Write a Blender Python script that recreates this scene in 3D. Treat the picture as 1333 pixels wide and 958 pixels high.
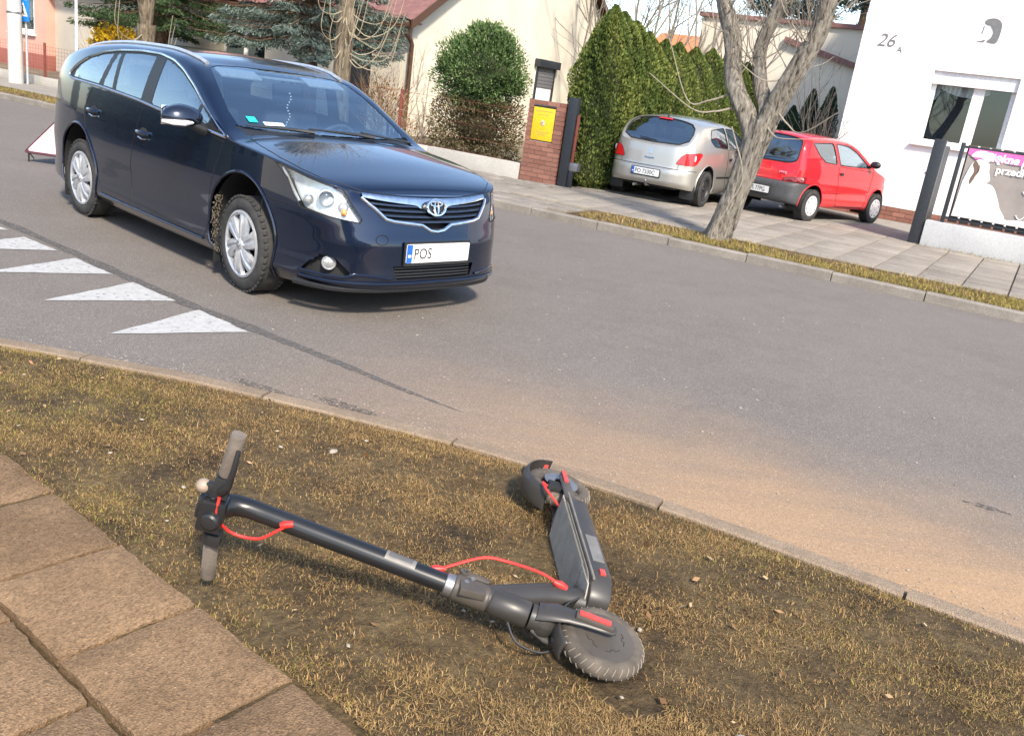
import bpy, bmesh, math, random
import numpy as np
from mathutils import Vector, Matrix
for o in list(bpy.data.objects): bpy.data.objects.remove(o)
SC = bpy.context.scene
COL = SC.collection
R = math.radians
random.seed(7); RNG = np.random.default_rng(7)

# ------------------------------------------------------------------ camera
CAM_H = 1.576; PITCH = 0.3036; ROLL = 0.1433; FPX = 1148.3
cd = bpy.data.cameras.new('camera'); cam = bpy.data.objects.new('camera', cd); COL.objects.link(cam)
cd.sensor_fit = 'HORIZONTAL'; cd.sensor_width = 36.0; cd.lens = 36.0*FPX/1333.0
cd.clip_start = 0.05; cd.clip_end = 1500
cam.matrix_world = Matrix.Translation((0, 0, CAM_H)) @ Matrix.Rotation(math.pi/2 - PITCH, 4, 'X') @ Matrix.Rotation(ROLL, 4, 'Z')
SC.camera = cam
SC.render.resolution_x = 1024; SC.render.resolution_y = 735

# ------------------------------------------------------------------ street frame: t along the road, n across it
AT = R(-29); TV = np.array([math.cos(AT), math.sin(AT)]); NV = np.array([-math.sin(AT), math.cos(AT)])
def W3(t, n, z=0.0):
    q = t*TV + n*NV; return (float(q[0]), float(q[1]), float(z))

# ------------------------------------------------------------------ sky and sun
SUN_EL = R(42); SUN_SWING = R(40)          # swing from the street's +t towards the camera side
sh = math.cos(SUN_SWING)*TV - math.sin(SUN_SWING)*NV
SUNV = Vector((sh[0]*math.cos(SUN_EL), sh[1]*math.cos(SUN_EL), math.sin(SUN_EL)))
world = bpy.data.worlds.new('World'); SC.world = world; world.use_nodes = True
nt = world.node_tree; bgn = nt.nodes['Background']
sky = nt.nodes.new('ShaderNodeTexSky'); sky.sky_type = 'NISHITA'; sky.sun_disc = False
sky.sun_elevation = SUN_EL; sky.sun_rotation = math.atan2(SUNV.x, SUNV.y)
sky.air_density = 1.0; sky.dust_density = 1.2; sky.ozone_density = 1.0
nt.links.new(sky.outputs[0], bgn.inputs[0]); bgn.inputs[1].default_value = 0.125
sd = bpy.data.lights.new('sun', 'SUN'); sd.energy = 2.5; sd.angle = R(6); sd.color = (1.0, 0.89, 0.74)
sun = bpy.data.objects.new('sun', sd); COL.objects.link(sun)
sun.rotation_euler = SUNV.to_track_quat('Z', 'Y').to_euler()
SC.view_settings.view_transform = 'Standard'; SC.view_settings.look = 'None'
SC.view_settings.gamma = 1.0; SC.view_settings.exposure = 1.5
SC.view_settings.use_curve_mapping = False
SC.render.engine = 'CYCLES'
SC.cycles.max_bounces = 8; SC.cycles.transparent_max_bounces = 16
SC.cycles.caustics_reflective = False; SC.cycles.caustics_refractive = False

# ------------------------------------------------------------------ materials
def newmat(name):
    m = bpy.data.materials.new(name); m.use_nodes = True
    return m, m.node_tree, m.node_tree.nodes['Principled BSDF']
def rgba(c): return (c[0], c[1], c[2], 1.0)
def noise(nt, scale, detail=4, rough=0.55, vec=None, dim='3D'):
    n = nt.nodes.new('ShaderNodeTexNoise'); n.inputs['Scale'].default_value = scale
    n.inputs['Detail'].default_value = detail; n.inputs['Roughness'].default_value = rough
    if vec is not None: nt.links.new(vec, n.inputs['Vector'])
    return n
def ramp(nt, fac, stops, interp='LINEAR'):
    r = nt.nodes.new('ShaderNodeValToRGB'); cr = r.color_ramp; cr.interpolation = interp
    while len(cr.elements) < len(stops): cr.elements.new(0.5)
    for e, (p, c) in zip(cr.elements, stops):
        e.position = p; e.color = rgba(c) if hasattr(c, '__len__') else (c, c, c, 1)
    nt.links.new(fac, r.inputs[0]); return r
def mixc(nt, fac, a, b, mode='MIX'):
    m = nt.nodes.new('ShaderNodeMix'); m.data_type = 'RGBA'; m.blend_type = mode
    for sock, val in ((m.inputs[0], fac), (m.inputs[6], a), (m.inputs[7], b)):
        if isinstance(val, bpy.types.NodeSocket): nt.links.new(val, sock)
        elif hasattr(val, '__len__'): sock.default_value = rgba(val)
        else: sock.default_value = val
    return m.outputs[2]
def coords(nt, kind='Object'):
    return nt.nodes.new('ShaderNodeTexCoord').outputs[kind]
def bump(nt, bs, h, strength=0.3, dist=0.01):
    b = nt.nodes.new('ShaderNodeBump'); b.inputs['Strength'].default_value = strength; b.inputs['Distance'].default_value = dist
    nt.links.new(h, b.inputs['Height']); nt.links.new(b.outputs[0], bs.inputs['Normal']); return b
def varied(name, c1, c2, scale=8, rough=0.7, bstr=0.2, bdist=0.004, bscale=60, metal=0.0, detail=6, world_space=False):
    """two-tone noisy surface with fine relief"""
    m, nt, bs = newmat(name)
    if world_space: vec = nt.nodes.new('ShaderNodeNewGeometry').outputs['Position']
    else: vec = coords(nt)
    n = noise(nt, scale, detail, 0.6, vec)
    r = ramp(nt, n.outputs[0], [(0.3, c1), (0.7, c2)])
    nt.links.new(r.outputs[0], bs.inputs['Base Color'])
    bs.inputs['Roughness'].default_value = rough; bs.inputs['Metallic'].default_value = metal
    if bstr:
        n2 = noise(nt, bscale, 4, 0.6, vec); bump(nt, bs, n2.outputs[0], bstr, bdist)
    return m
def plain(name, c, rough=0.5, metal=0.0, coat=0.0, spec=None):
    m, nt, bs = newmat(name)
    n = noise(nt, 25, 3, 0.5, coords(nt))
    k = 0.86
    r = ramp(nt, n.outputs[0], [(0.35, tuple(x*k for x in c)), (0.65, tuple(min(1, x*1.06) for x in c))])
    nt.links.new(r.outputs[0], bs.inputs['Base Color'])
    bs.inputs['Roughness'].default_value = rough; bs.inputs['Metallic'].default_value = metal
    if coat: bs.inputs['Coat Weight'].default_value = coat; bs.inputs['Coat Roughness'].default_value = 0.03
    if spec is not None: bs.inputs['Specular IOR Level'].default_value = spec
    return m
def carpaint(name, c, c2, metal=0.35, rough=0.35, dust=(0.3, 0.27, 0.23), dustk=0.25, dustz=0.55):
    m, nt, bs = newmat(name)
    vec = coords(nt)
    sep = nt.nodes.new('ShaderNodeSeparateXYZ'); nt.links.new(vec, sep.inputs[0])
    n = noise(nt, 5, 6, 0.7, vec)
    mr = nt.nodes.new('ShaderNodeMapRange'); nt.links.new(sep.outputs[2], mr.inputs[0])
    mr.inputs[1].default_value = dustz; mr.inputs[2].default_value = 0.15; mr.inputs[3].default_value = 0.0; mr.inputs[4].default_value = 1.0
    mul = nt.nodes.new('ShaderNodeMath'); mul.operation = 'MULTIPLY'; nt.links.new(mr.outputs[0], mul.inputs[0]); nt.links.new(n.outputs[0], mul.inputs[1])
    mu2 = nt.nodes.new('ShaderNodeMath'); mu2.operation = 'MULTIPLY'; nt.links.new(mul.outputs[0], mu2.inputs[0]); mu2.inputs[1].default_value = dustk*2
    fl = noise(nt, 900, 2, 0.5, vec)
    base = mixc(nt, fl.outputs[0], c, c2)
    col = mixc(nt, mu2.outputs[0], base, dust)
    nt.links.new(col, bs.inputs['Base Color'])
    bs.inputs['Metallic'].default_value = metal; bs.inputs['Roughness'].default_value = rough
    bs.inputs['Coat Weight'].default_value = 1.0
    if metal == 0: bs.inputs['Specular IOR Level'].default_value = .05
    cr = nt.nodes.new('ShaderNodeMath'); cr.operation = 'MULTIPLY_ADD'; nt.links.new(mu2.outputs[0], cr.inputs[0]); cr.inputs[1].default_value = 0.9; cr.inputs[2].default_value = 0.025
    nt.links.new(cr.outputs[0], bs.inputs['Coat Roughness'])
    return m
def glass(name, tint=(0.75, 0.85, 0.88), f0=0.06, rough=0.0):
    m = bpy.data.materials.new(name); m.use_nodes = True; nt = m.node_tree; nt.nodes.clear()
    out = nt.nodes.new('ShaderNodeOutputMaterial'); mx = nt.nodes.new('ShaderNodeMixShader')
    tr = nt.nodes.new('ShaderNodeBsdfTransparent'); tr.inputs[0].default_value = rgba(tint)
    gl = nt.nodes.new('ShaderNodeBsdfGlossy'); gl.inputs['Roughness'].default_value = rough; gl.inputs[0].default_value = (.86, .95, 1, 1)
    fr = nt.nodes.new('ShaderNodeLayerWeight'); fr.inputs[0].default_value = 0.5
    pw = nt.nodes.new('ShaderNodeMath'); pw.operation = 'POWER'; nt.links.new(fr.outputs['Facing'], pw.inputs[0]); pw.inputs[1].default_value = 2.6
    ma = nt.nodes.new('ShaderNodeMath'); ma.operation = 'MULTIPLY_ADD'; nt.links.new(pw.outputs[0], ma.inputs[0]); ma.inputs[1].default_value = 0.95-f0; ma.inputs[2].default_value = f0
    nt.links.new(ma.outputs[0], mx.inputs[0]); nt.links.new(tr.outputs[0], mx.inputs[1]); nt.links.new(gl.outputs[0], mx.inputs[2])
    nt.links.new(mx.outputs[0], out.inputs[0]); return m
def attrmat(name, stops, rough=0.75, trans=0.0, attr='tone'):
    """foliage / grass: colour from a per-blade tone attribute"""
    m, nt, bs = newmat(name)
    a = nt.nodes.new('ShaderNodeAttribute'); a.attribute_name = attr
    r = ramp(nt, a.outputs['Fac'], stops)
    nt.links.new(r.outputs[0], bs.inputs['Base Color']); bs.inputs['Roughness'].default_value = rough
    bs.inputs['Specular IOR Level'].default_value = 0.25
    if trans:
        out = nt.nodes['Material Output']; mx = nt.nodes.new('ShaderNodeMixShader'); tl = nt.nodes.new('ShaderNodeBsdfTranslucent')
        nt.links.new(r.outputs[0], tl.inputs[0]); mx.inputs[0].default_value = trans
        nt.links.new(bs.outputs[0], mx.inputs[1]); nt.links.new(tl.outputs[0], mx.inputs[2]); nt.links.new(mx.outputs[0], out.inputs[0])
    return m

# ------------------------------------------------------------------ mesh helpers
class MB:
    """collects shapes, becomes ONE mesh"""
    def __init__(s): s.v = []; s.f = []
    def add(s, v, f):
        o = len(s.v); s.v += [tuple(map(float, p)) for p in v]; s.f += [tuple(i+o for i in q) for q in f]; return s
    def box(s, c, d, rz=0.0, M=None):
        x, y, z = d[0]/2, d[1]/2, d[2]/2
        v = [(-x,-y,-z),(x,-y,-z),(x,y,-z),(-x,y,-z),(-x,-y,z),(x,-y,z),(x,y,z),(-x,y,z)]
        m = M if M is not None else Matrix.Rotation(rz, 4, 'Z')
        v = [m @ Vector(p) + Vector(c) for p in v]
        return s.add(v, [(3,2,1,0),(4,5,6,7),(0,1,5,4),(1,2,6,5),(2,3,7,6),(3,0,4,7)])
    def tube(s, path, r, n=8, cap=True, squash=None):
        P = [Vector(p) for p in path]; k = len(P)
        if not hasattr(r, '__len__'): r = [r]*k
        up = None; v = []
        for i in range(k):
            t = (P[min(i+1, k-1)] - P[max(i-1, 0)])
            if t.length < 1e-9: t = Vector((0, 0, 1))
            t.normalize()
            if up is None:
                up = t.orthogonal().normalized()
            up = (up - t*up.dot(t))
            if up.length < 1e-6: up = t.orthogonal()
            up.normalize(); b = t.cross(up)
            for j in range(n):
                a = 2*math.pi*j/n
                v.append(P[i] + up*(math.cos(a)*r[i]) + b*(math.sin(a)*r[i]))
        f = [(i*n+j, i*n+(j+1) % n, (i+1)*n+(j+1) % n, (i+1)*n+j) for i in range(k-1) for j in range(n)]
        if cap: f += [tuple(range(n-1, -1, -1)), tuple((k-1)*n+j for j in range(n))]
        return s.add(v, f)
    def lathe(s, prof, n=32, M=None, closed=False):
        """prof = [(r, h)] turned about local z"""
        M = M or Matrix.Identity(4); v = []
        for r, hh in prof:
            for j in range(n):
                a = 2*math.pi*j/n; v.append(M @ Vector((r*math.cos(a), r*math.sin(a), hh)))
        k = len(prof); kk = k if closed else k-1
        f = [(i*n+j, i*n+(j+1) % n, ((i+1) % k)*n+(j+1) % n, ((i+1) % k)*n+j) for i in range(kk) for j in range(n)]
        return s.add(v, f)
    def prism(s, outline, d, M=None):
        """2D outline (x,y) extruded along local z from 0 to d"""
        M = M or Matrix.Identity(4); k = len(outline)
        v = [M @ Vector((x, y, 0)) for x, y in outline] + [M @ Vector((x, y, d)) for x, y in outline]
        f = [tuple(range(k-1, -1, -1)), tuple(range(k, 2*k))] + [(i, (i+1) % k, k+(i+1) % k, k+i) for i in range(k)]
        return s.add(v, f)
    def grid(s, P):
        nu = len(P); nv = len(P[0]); v = [p for row in P for p in row]
        return s.add(v, [(i*nv+j, (i+1)*nv+j, (i+1)*nv+j+1, i*nv+j+1) for i in range(nu-1) for j in range(nv-1)])
    def ball(s, c, r, nu=10, nv=14, M=None):
        r = r if hasattr(r, '__len__') else (r, r, r); M = M or Matrix.Identity(4)
        P = []
        for i in range(nu+1):
            th = math.pi*i/nu
            P.append([Vector(c) + M @ Vector((r[0]*math.sin(th)*math.cos(2*math.pi*j/nv), r[1]*math.sin(th)*math.sin(2*math.pi*j/nv), r[2]*math.cos(th))) for j in range(nv+1)])
        return s.grid(P)
def linkmesh(name, me, mat, parent=None):
    o = bpy.data.objects.new(name, me); COL.objects.link(o)
    if mat is not None and len(me.materials) == 0: me.materials.append(mat)
    if parent is not None: o.parent = parent
    return o
def obj(name, mb, mat, parent=None, smooth=None, bevel=0, weld=False, ang=40):
    me = bpy.data.meshes.new(name); me.from_pydata(mb.v, [], mb.f)
    if bevel or weld:
        bm = bmesh.new(); bm.from_mesh(me)
        if weld: bmesh.ops.remove_doubles(bm, verts=bm.verts, dist=1e-5)
        bmesh.ops.recalc_face_normals(bm, faces=bm.faces)
        if bevel:
            es = [e for e in bm.edges if len(e.link_faces) == 2 and e.calc_face_angle(0) > R(30)]
            bmesh.ops.bevel(bm, geom=es, offset=bevel, segments=2, profile=0.6, affect='EDGES', clamp_overlap=True)
        bm.to_mesh(me); bm.free()
    if smooth is None: smooth = True
    if smooth:
        me.shade_smooth(); me.set_sharp_from_angle(angle=R(ang))
    me.update()
    return linkmesh(name, me, mat, parent)
def npmesh(name, V, F, mat, parent=None, tone=None, smooth=False):
    """fast mesh from numpy: F is (M,3) or (M,4); tone = per-vertex float"""
    me = bpy.data.meshes.new(name); V = np.ascontiguousarray(V, dtype=np.float32); F = np.ascontiguousarray(F, dtype=np.int32)
    k = F.shape[1]
    me.vertices.add(len(V)); me.vertices.foreach_set('co', V.ravel())
    me.loops.add(F.size); me.loops.foreach_set('vertex_index', F.ravel())
    me.polygons.add(len(F)); me.polygons.foreach_set('loop_start', np.arange(0, F.size, k, dtype=np.int32))
    me.polygons.foreach_set('loop_total', np.full(len(F), k, dtype=np.int32))
    me.update(calc_edges=True)
    if tone is not None:
        at = me.attributes.new('tone', 'FLOAT', 'POINT'); at.data.foreach_set('value', np.ascontiguousarray(tone, dtype=np.float32))
    if smooth: me.shade_smooth()
    return linkmesh(name, me, mat, parent)
def tag(o, label=None, cat=None, group=None, kind=None):
    if label: o['label'] = label
    if cat: o['category'] = cat
    if group: o['group'] = group
    if kind: o['kind'] = kind
    return o
def thing(name, loc=(0, 0, 0), rz=0.0, label=None, cat=None, group=None):
    o = bpy.data.objects.new(name, None); COL.objects.link(o); o.location = loc; o.rotation_euler = (0, 0, rz); o.empty_display_size = 0.2
    return tag(o, label, cat, group)
def text(name, s, size, mat, parent=None, M=None, depth=0.002, shear=0.0, align='LEFT', bold=0.0, spacing=1.0):
    c = bpy.data.curves.new(name, 'FONT'); c.body = s; c.size = size; c.extrude = depth; c.shear = shear; c.align_x = align; c.offset = bold; c.space_character = spacing; c.resolution_u = 3
    o = bpy.data.objects.new(name, c); COL.objects.link(o)
    dg = bpy.context.evaluated_depsgraph_get(); dg.update()
    me = bpy.data.meshes.new_from_object(o.evaluated_get(dg)); bpy.data.objects.remove(o); bpy.data.curves.remove(c)
    if M is not None: me.transform(M)
    me.materials.clear(); me.name = name
    return linkmesh(name, me, mat, parent)
def lerp(a, b, k): return a + (b-a)*k
def interp(x, pts):
    xs = [p[0] for p in pts]; ys = [p[1] for p in pts]
    if xs[0] > xs[-1]: xs = xs[::-1]; ys = ys[::-1]
    return pchip(np.asarray(x, float), np.array(xs, float), np.array(ys, float))
def pchip(x, X, Y):
    hs = np.diff(X); d = np.diff(Y)/hs; m = np.zeros(len(X))
    if len(X) > 2:
        for i in range(1, len(X)-1):
            if d[i-1]*d[i] > 0:
                w1 = 2*hs[i]+hs[i-1]; w2 = hs[i]+2*hs[i-1]; m[i] = (w1+w2)/(w1/d[i-1]+w2/d[i])
    m[0] = d[0]; m[-1] = d[-1]
    xc = np.clip(x, X[0], X[-1]); i = np.clip(np.searchsorted(X, xc)-1, 0, len(X)-2)
    t = (xc-X[i])/hs[i]; t2 = t*t; t3 = t2*t
    return (2*t3-3*t2+1)*Y[i] + (t3-2*t2+t)*hs[i]*m[i] + (-2*t3+3*t2)*Y[i+1] + (t3-t2)*hs[i]*m[i+1]
def catmull(pts, n=12, closed=False):
    P = [np.array(p, float) for p in pts]; k = len(P); out = []
    for i in range(k if closed else k-1):
        p0 = P[(i-1) % k] if (closed or i > 0) else 2*P[0]-P[1]; p1 = P[i]; p2 = P[(i+1) % k]
        p3 = P[(i+2) % k] if (closed or i+2 < k) else 2*P[-1]-P[-2]
        for j in range(n):
            t = j/n
            out.append(0.5*((2*p1)+(-p0+p2)*t+(2*p0-5*p1+4*p2-p3)*t*t+(-p0+3*p1-3*p2+p3)*t**3))
    if not closed: out.append(P[-1])
    return [tuple(p) for p in out]
# ------------------------------------------------------------------ car bodies: one lofted shell, cut into panels along outlines
class Shell:
    """right half: columns run nose -> side -> tail along the plan contour, rows run sill -> belt -> roof edge -> centre line. y>0 is the car's right here."""
    def __init__(s, plan, zb, zt, ze, zc, side_off, front_off, rear_off, tumble=0.32, pcrown=2.2, ds=0.018, n1=44, n2=22, n3=30, bulge=0.012):
        C = np.array(catmull([(plan[1][0], -plan[1][1])] + plan + [(plan[-2][0], -plan[-2][1])], 60))[60:-60]
        seg = np.r_[0, np.cumsum(np.hypot(*np.diff(C, axis=0).T))]; n = int(seg[-1]/ds)
        S_ = np.linspace(0, seg[-1], n+1); x = np.interp(S_, seg, C[:, 0]); w = np.interp(S_, seg, C[:, 1]); w[0] = w[-1] = 0
        tx = np.gradient(x); tw = np.gradient(w); ln = np.hypot(tx, tw); nx = tw/ln; ny = -tx/ln
        nx[0] = 1; ny[0] = 0; nx[-1] = -1; ny[-1] = 0
        zbv = interp(x, zb); ztv = interp(x, zt); zev = np.maximum(interp(x, ze), ztv+0.012); zcv = np.maximum(interp(x, zc), zev+0.002)
        rows = []; zone = []
        def off(z):
            f = np.maximum(nx, 0)**2; r = np.maximum(-nx, 0)**2; sd = ny**2
            return f*interp(z, front_off) + r*interp(z, rear_off) + sd*interp(z, side_off)
        for j in range(n1+1):
            k = j/n1; z = zbv + (ztv-zbv)*k; o = off(z)
            rows.append(np.stack([x+nx*o, np.maximum(w+ny*o, 0), z], -1)); zone.append(1)
        b = rows[-1]; hgt = zev-ztv
        for j in range(1, n2+1):
            k = j/n2; z = ztv+hgt*k; y = np.maximum(b[:, 1]-tumble*(z-ztv) + bulge*np.sin(math.pi*k)*np.minimum(1, hgt/0.3), 0.0)
            rows.append(np.stack([b[:, 0], y, z], -1)); zone.append(2)
        e = rows[-1]
        for j in range(1, n3+1):
            k = j/n3; y = e[:, 1]*(1-k)
            z = zev+(zcv-zev)*(1-(1-k)**pcrown)
            rows.append(np.stack([e[:, 0], y, z], -1)); zone.append(3)
        P = np.stack(rows, 1)              # columns, rows, 3
        for rr, it in ((range(n1-3, n1+4), 4), (range(n1+n2-4, n1+n2+5), 10)):
            rr = np.array(list(rr))
            for _ in range(it): P[:, rr] = 0.5*P[:, rr] + 0.25*(P[:, rr-1]+P[:, rr+1])
        s.P = P; s.S = np.repeat(S_[:, None], P.shape[1], 1); s.zone = np.array(zone); s.n1 = n1; s.n2 = n2; s.n3 = n3
        s.cell = ds
    def AB(s, dom):
        P = s.P
        if dom == 'side': return P[..., 0].copy(), P[..., 2].copy(), (s.zone <= 2)
        if dom == 'wrap': return s.S.copy(), P[..., 2].copy(), (s.zone <= 1)
        if dom == 'rwrap': return s.S.max()-s.S, P[..., 2].copy(), (s.zone <= 1)
        if dom == 'top': return P[..., 0].copy(), P[..., 1].copy(), (s.zone == 3)
    def cut(s, dom, poly, snap=True, xr=None):
        """snap grid vertices onto the outline, return face mask"""
        A, B, zm = s.AB(dom); poly = np.array(poly, float)
        vm = np.repeat(zm[None, :], A.shape[0], 0)
        if dom == 'side': vm &= True
        if xr is not None: vm &= (s.P[..., 0] >= xr[0]) & (s.P[..., 0] <= xr[1])
        if snap:
            seg0 = poly; seg1 = np.roll(poly, -1, 0)
            lo = poly.min(0)-0.06; hi = poly.max(0)+0.06
            m = vm & (A > lo[0]) & (A < hi[0]) & (B > lo[1]) & (B < hi[1])
            I, J = np.nonzero(m)
            if len(I):
                q = np.stack([A[I, J], B[I, J]], -1)[:, None]; d = (seg1-seg0)[None]
                t = np.clip(((q-seg0)*d).sum(-1)/np.maximum((d*d).sum(-1), 1e-12), 0, 1); near = seg0+t[..., None]*d
                dist = np.hypot(*(np.moveaxis(q-near, -1, 0))); k = dist.argmin(1); near = near[np.arange(len(I)), k]; dist = dist.min(1)
                dAi = np.gradient(A, axis=0)[I, J]; dAj = np.gradient(A, axis=1)[I, J]; dBi = np.gradient(B, axis=0)[I, J]; dBj = np.gradient(B, axis=1)[I, J]
                Pi = np.gradient(s.P, axis=0)[I, J]; Pj = np.gradient(s.P, axis=1)[I, J]
                det = dAi*dBj-dAj*dBi; ok = np.abs(det) > 1e-9; det = np.where(ok, det, 1)
                da = near[:, 0]-q[:, 0, 0]; db = near[:, 1]-q[:, 0, 1]
                di = (da*dBj-db*dAj)/det; dj = (db*dAi-da*dBi)/det
                ok &= (np.maximum(np.abs(di), np.abs(dj)) < 0.52)
                I, J, di, dj, Pi, Pj = I[ok], J[ok], di[ok], dj[ok], Pi[ok], Pj[ok]
                newS = s.S[I, J] + di*np.gradient(s.S, axis=0)[I, J]
                s.P[I, J] += di[:, None]*Pi + dj[:, None]*Pj; s.S[I, J] = newS
                s.P[I, J, 1] = np.maximum(s.P[I, J, 1], 0)
        A, B, zm = s.AB(dom)
        cA = (A[:-1, :-1]+A[1:, :-1]+A[:-1, 1:]+A[1:, 1:])/4; cB = (B[:-1, :-1]+B[1:, :-1]+B[:-1, 1:]+B[1:, 1:])/4
        fm = np.repeat((zm[:-1] & zm[1:])[None, :], cA.shape[0], 0)
        if dom == 'top': fm = np.repeat((s.zone[1:] == 3)[None, :], cA.shape[0], 0)
        if xr is not None:
            X = s.P[..., 0]; cX = (X[:-1, :-1]+X[1:, 1:])/2; fm &= (cX >= xr[0]) & (cX <= xr[1])
        return fm & inpoly(cA, cB, poly)
    def part(s, name, mask, mat, parent, sides='both', off=0.0, keep=None):
        """mesh of the masked faces, y flipped so that the car's left is +y. sides: 'both','R','L'"""
        I, J = np.nonzero(mask)
        if not len(I): return None
        nr = s.P.shape[1]; P = s.P.copy()
        if off:
            di = np.gradient(P, axis=0); dj = np.gradient(P, axis=1); N = np.cross(di, dj); l = np.linalg.norm(N, axis=-1, keepdims=True); N = N/np.maximum(l, 1e-9)
            # make outward
            ctr = np.array([P[..., 0].mean(), 0, 0.6]); sg = np.sign(((P-ctr)*N).sum(-1, keepdims=True)); sg[sg == 0] = 1
            P = P+N*sg*off
        quad = np.stack([I*nr+J, (I+1)*nr+J, (I+1)*nr+J+1, I*nr+J+1], -1)
        used, inv = np.unique(quad.ravel(), return_inverse=True); q = inv.reshape(-1, 4); V = P.reshape(-1, 3)[used]
        Vr = V*[1, -1, 1]; Vl = V.copy()
        if sides == 'R': VV, FF = Vr, q
        elif sides == 'L': VV, FF = Vl, q[:, ::-1]
        else: VV = np.r_[Vr, Vl]; FF = np.r_[q, q[:, ::-1]+len(V)]
        me = bpy.data.meshes.new(name); me.from_pydata(VV.tolist(), [], FF.tolist())
        bm = bmesh.new(); bm.from_mesh(me); bmesh.ops.remove_doubles(bm, verts=bm.verts, dist=2e-4); bmesh.ops.dissolve_degenerate(bm, edges=bm.edges, dist=1e-5)
        bm.normal_update(); bm.to_mesh(me); bm.free()
        me.shade_smooth(); me.set_sharp_from_angle(angle=R(42)); me.update()
        return linkmesh(name, me, mat, parent)
    def at(s, dom, pts, off=0.0, side=1, zone=None):
        """surface points (car frame, y left) for outline points"""
        A, B, zm = s.AB(dom); out = []
        c0 = np.array([s.P[..., 0].mean(), 0, 0.6])
        vm = np.repeat(zm[None, :], A.shape[0], 0)
        for a, b in pts:
            d = np.where(vm, (A-a)**2+(B-b)**2, 9e9); i, j = np.unravel_index(d.argmin(), d.shape)
            i = min(max(i, 1), A.shape[0]-2); j = min(max(j, 1), A.shape[1]-2)
            Pi = (s.P[i+1, j]-s.P[i-1, j])/2; Pj = (s.P[i, j+1]-s.P[i, j-1])/2
            ai = (A[i+1, j]-A[i-1, j])/2; aj = (A[i, j+1]-A[i, j-1])/2; bi = (B[i+1, j]-B[i-1, j])/2; bj = (B[i, j+1]-B[i, j-1])/2
            det = ai*bj-aj*bi; da = a-A[i, j]; db = b-B[i, j]; p = s.P[i, j].copy()
            if abs(det) > 1e-9:
                p = p + np.clip((da*bj-db*aj)/det, -1.5, 1.5)*Pi + np.clip((db*ai-da*bi)/det, -1.5, 1.5)*Pj
            N = np.cross(Pi, Pj); N = N/max(np.linalg.norm(N), 1e-9)
            if ((p-c0)*N).sum() < 0: N = -N
            p = p+N*off; out.append((p[0], -p[1]*side, p[2]))
        return out
def inpoly(x, y, poly):
    ins = np.zeros(x.shape, bool); n = len(poly); j = n-1
    for i in range(n):
        xi, yi = poly[i]; xj, yj = poly[j]
        if yi != yj:
            c = ((yi > y) != (yj > y)) & (x < (xj-xi)*(y-yi)/(yj-yi)+xi); ins ^= c
        j = i
    return ins
def dense(poly, step=0.03, closed=True):
    out = []; n = len(poly)
    for i in range(n if closed else n-1):
        a = np.array(poly[i], float); b = np.array(poly[(i+1) % n], float); k = max(1, int(np.hypot(*(b-a))/step))
        out += [tuple(a+(b-a)*t/k) for t in range(k)]
    if not closed: out.append(tuple(poly[-1]))
    return out
def rounded(poly, r=0.05, n=4):
    out = []; k = len(poly)
    for i in range(k):
        p0, p, p1 = (np.array(poly[(i+d) % k], float) for d in (-1, 0, 1))
        a = p0-p; b = p1-p; la = np.hypot(*a); lb = np.hypot(*b); rr = min(r, la*0.45, lb*0.45)
        A = p+a/la*rr; B = p+b/lb*rr
        for t in np.linspace(0, 1, n+1): out.append(tuple((1-t)**2*A+2*t*(1-t)*p+t*t*B))
    return out
def circ(x, z, r, a0, a1, n=24): return [(x+r*math.cos(a0+(a1-a0)*i/n), z+r*math.sin(a0+(a1-a0)*i/n)) for i in range(n+1)]

AVENSIS = dict(
    plan=[(1.0, 0), (.995, .25), (.96, .48), (.87, .67), (.70, .79), (.42, .86), (.05, .893), (-.6, .905), (-1.4, .91), (-2.3, .908), (-2.9, .895), (-3.35, .85), (-3.65, .74), (-3.78, .5), (-3.81, .25), (-3.82, 0)],
    zb=[(1.0, .22), (.7, .19), (.3, .18), (-2.4, .19), (-3.2, .24), (-3.82, .28)],
    zt=[(1.0, .80), (.85, .83), (.65, .875), (.4, .92), (.1, .955), (-.2, .98), (-.63, 1.01), (-1.23, 1.055), (-1.67, 1.085), (-2.36, 1.115), (-3.0, 1.125), (-3.4, 1.11), (-3.82, 1.05)],
    ze=[(1.0, .81), (-.1, .97), (-.28, 1.03), (-.45, 1.125), (-.63, 1.225), (-.85, 1.345), (-1.09, 1.44), (-1.3, 1.478), (-1.6, 1.497), (-2.1, 1.49), (-2.7, 1.45), (-3.1, 1.39), (-3.4, 1.31), (-3.62, 1.17), (-3.82, 1.06)],
    zc=[(1.0, .805), (.93, .835), (.8, .868), (.6, .918), (.3, .985), (0, 1.032), (-.27, 1.062), (-.36, 1.09), (-.7, 1.27), (-1.14, 1.455), (-1.3, 1.497), (-1.7, 1.535), (-2.2, 1.54), (-2.8, 1.51), (-3.3, 1.44), (-3.5, 1.36), (-3.68, 1.19), (-3.78, 1.08), (-3.82, 1.055)],
    side_off=[(.18, -.075), (.23, -.03), (.27, -.006), (.33, -.006), (.42, -.014), (.52, -.010), (.64, 0), (.72, -.004), (.82, -.012), (.9, -.018), (1.0, -.03), (1.15, -.05)],
    front_off=[(.18, -.07), (.24, -.005), (.28, 0.005), (.36, 0), (.5, -.005), (.6, -.03), (.7, -.06), (.77, -.095), (.83, -.15)],
    rear_off=[(.2, -.06), (.3, -.01), (.5, 0), (.62, -.02), (.8, -.05), (1.06, -.07)], tumble=.33)
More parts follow.
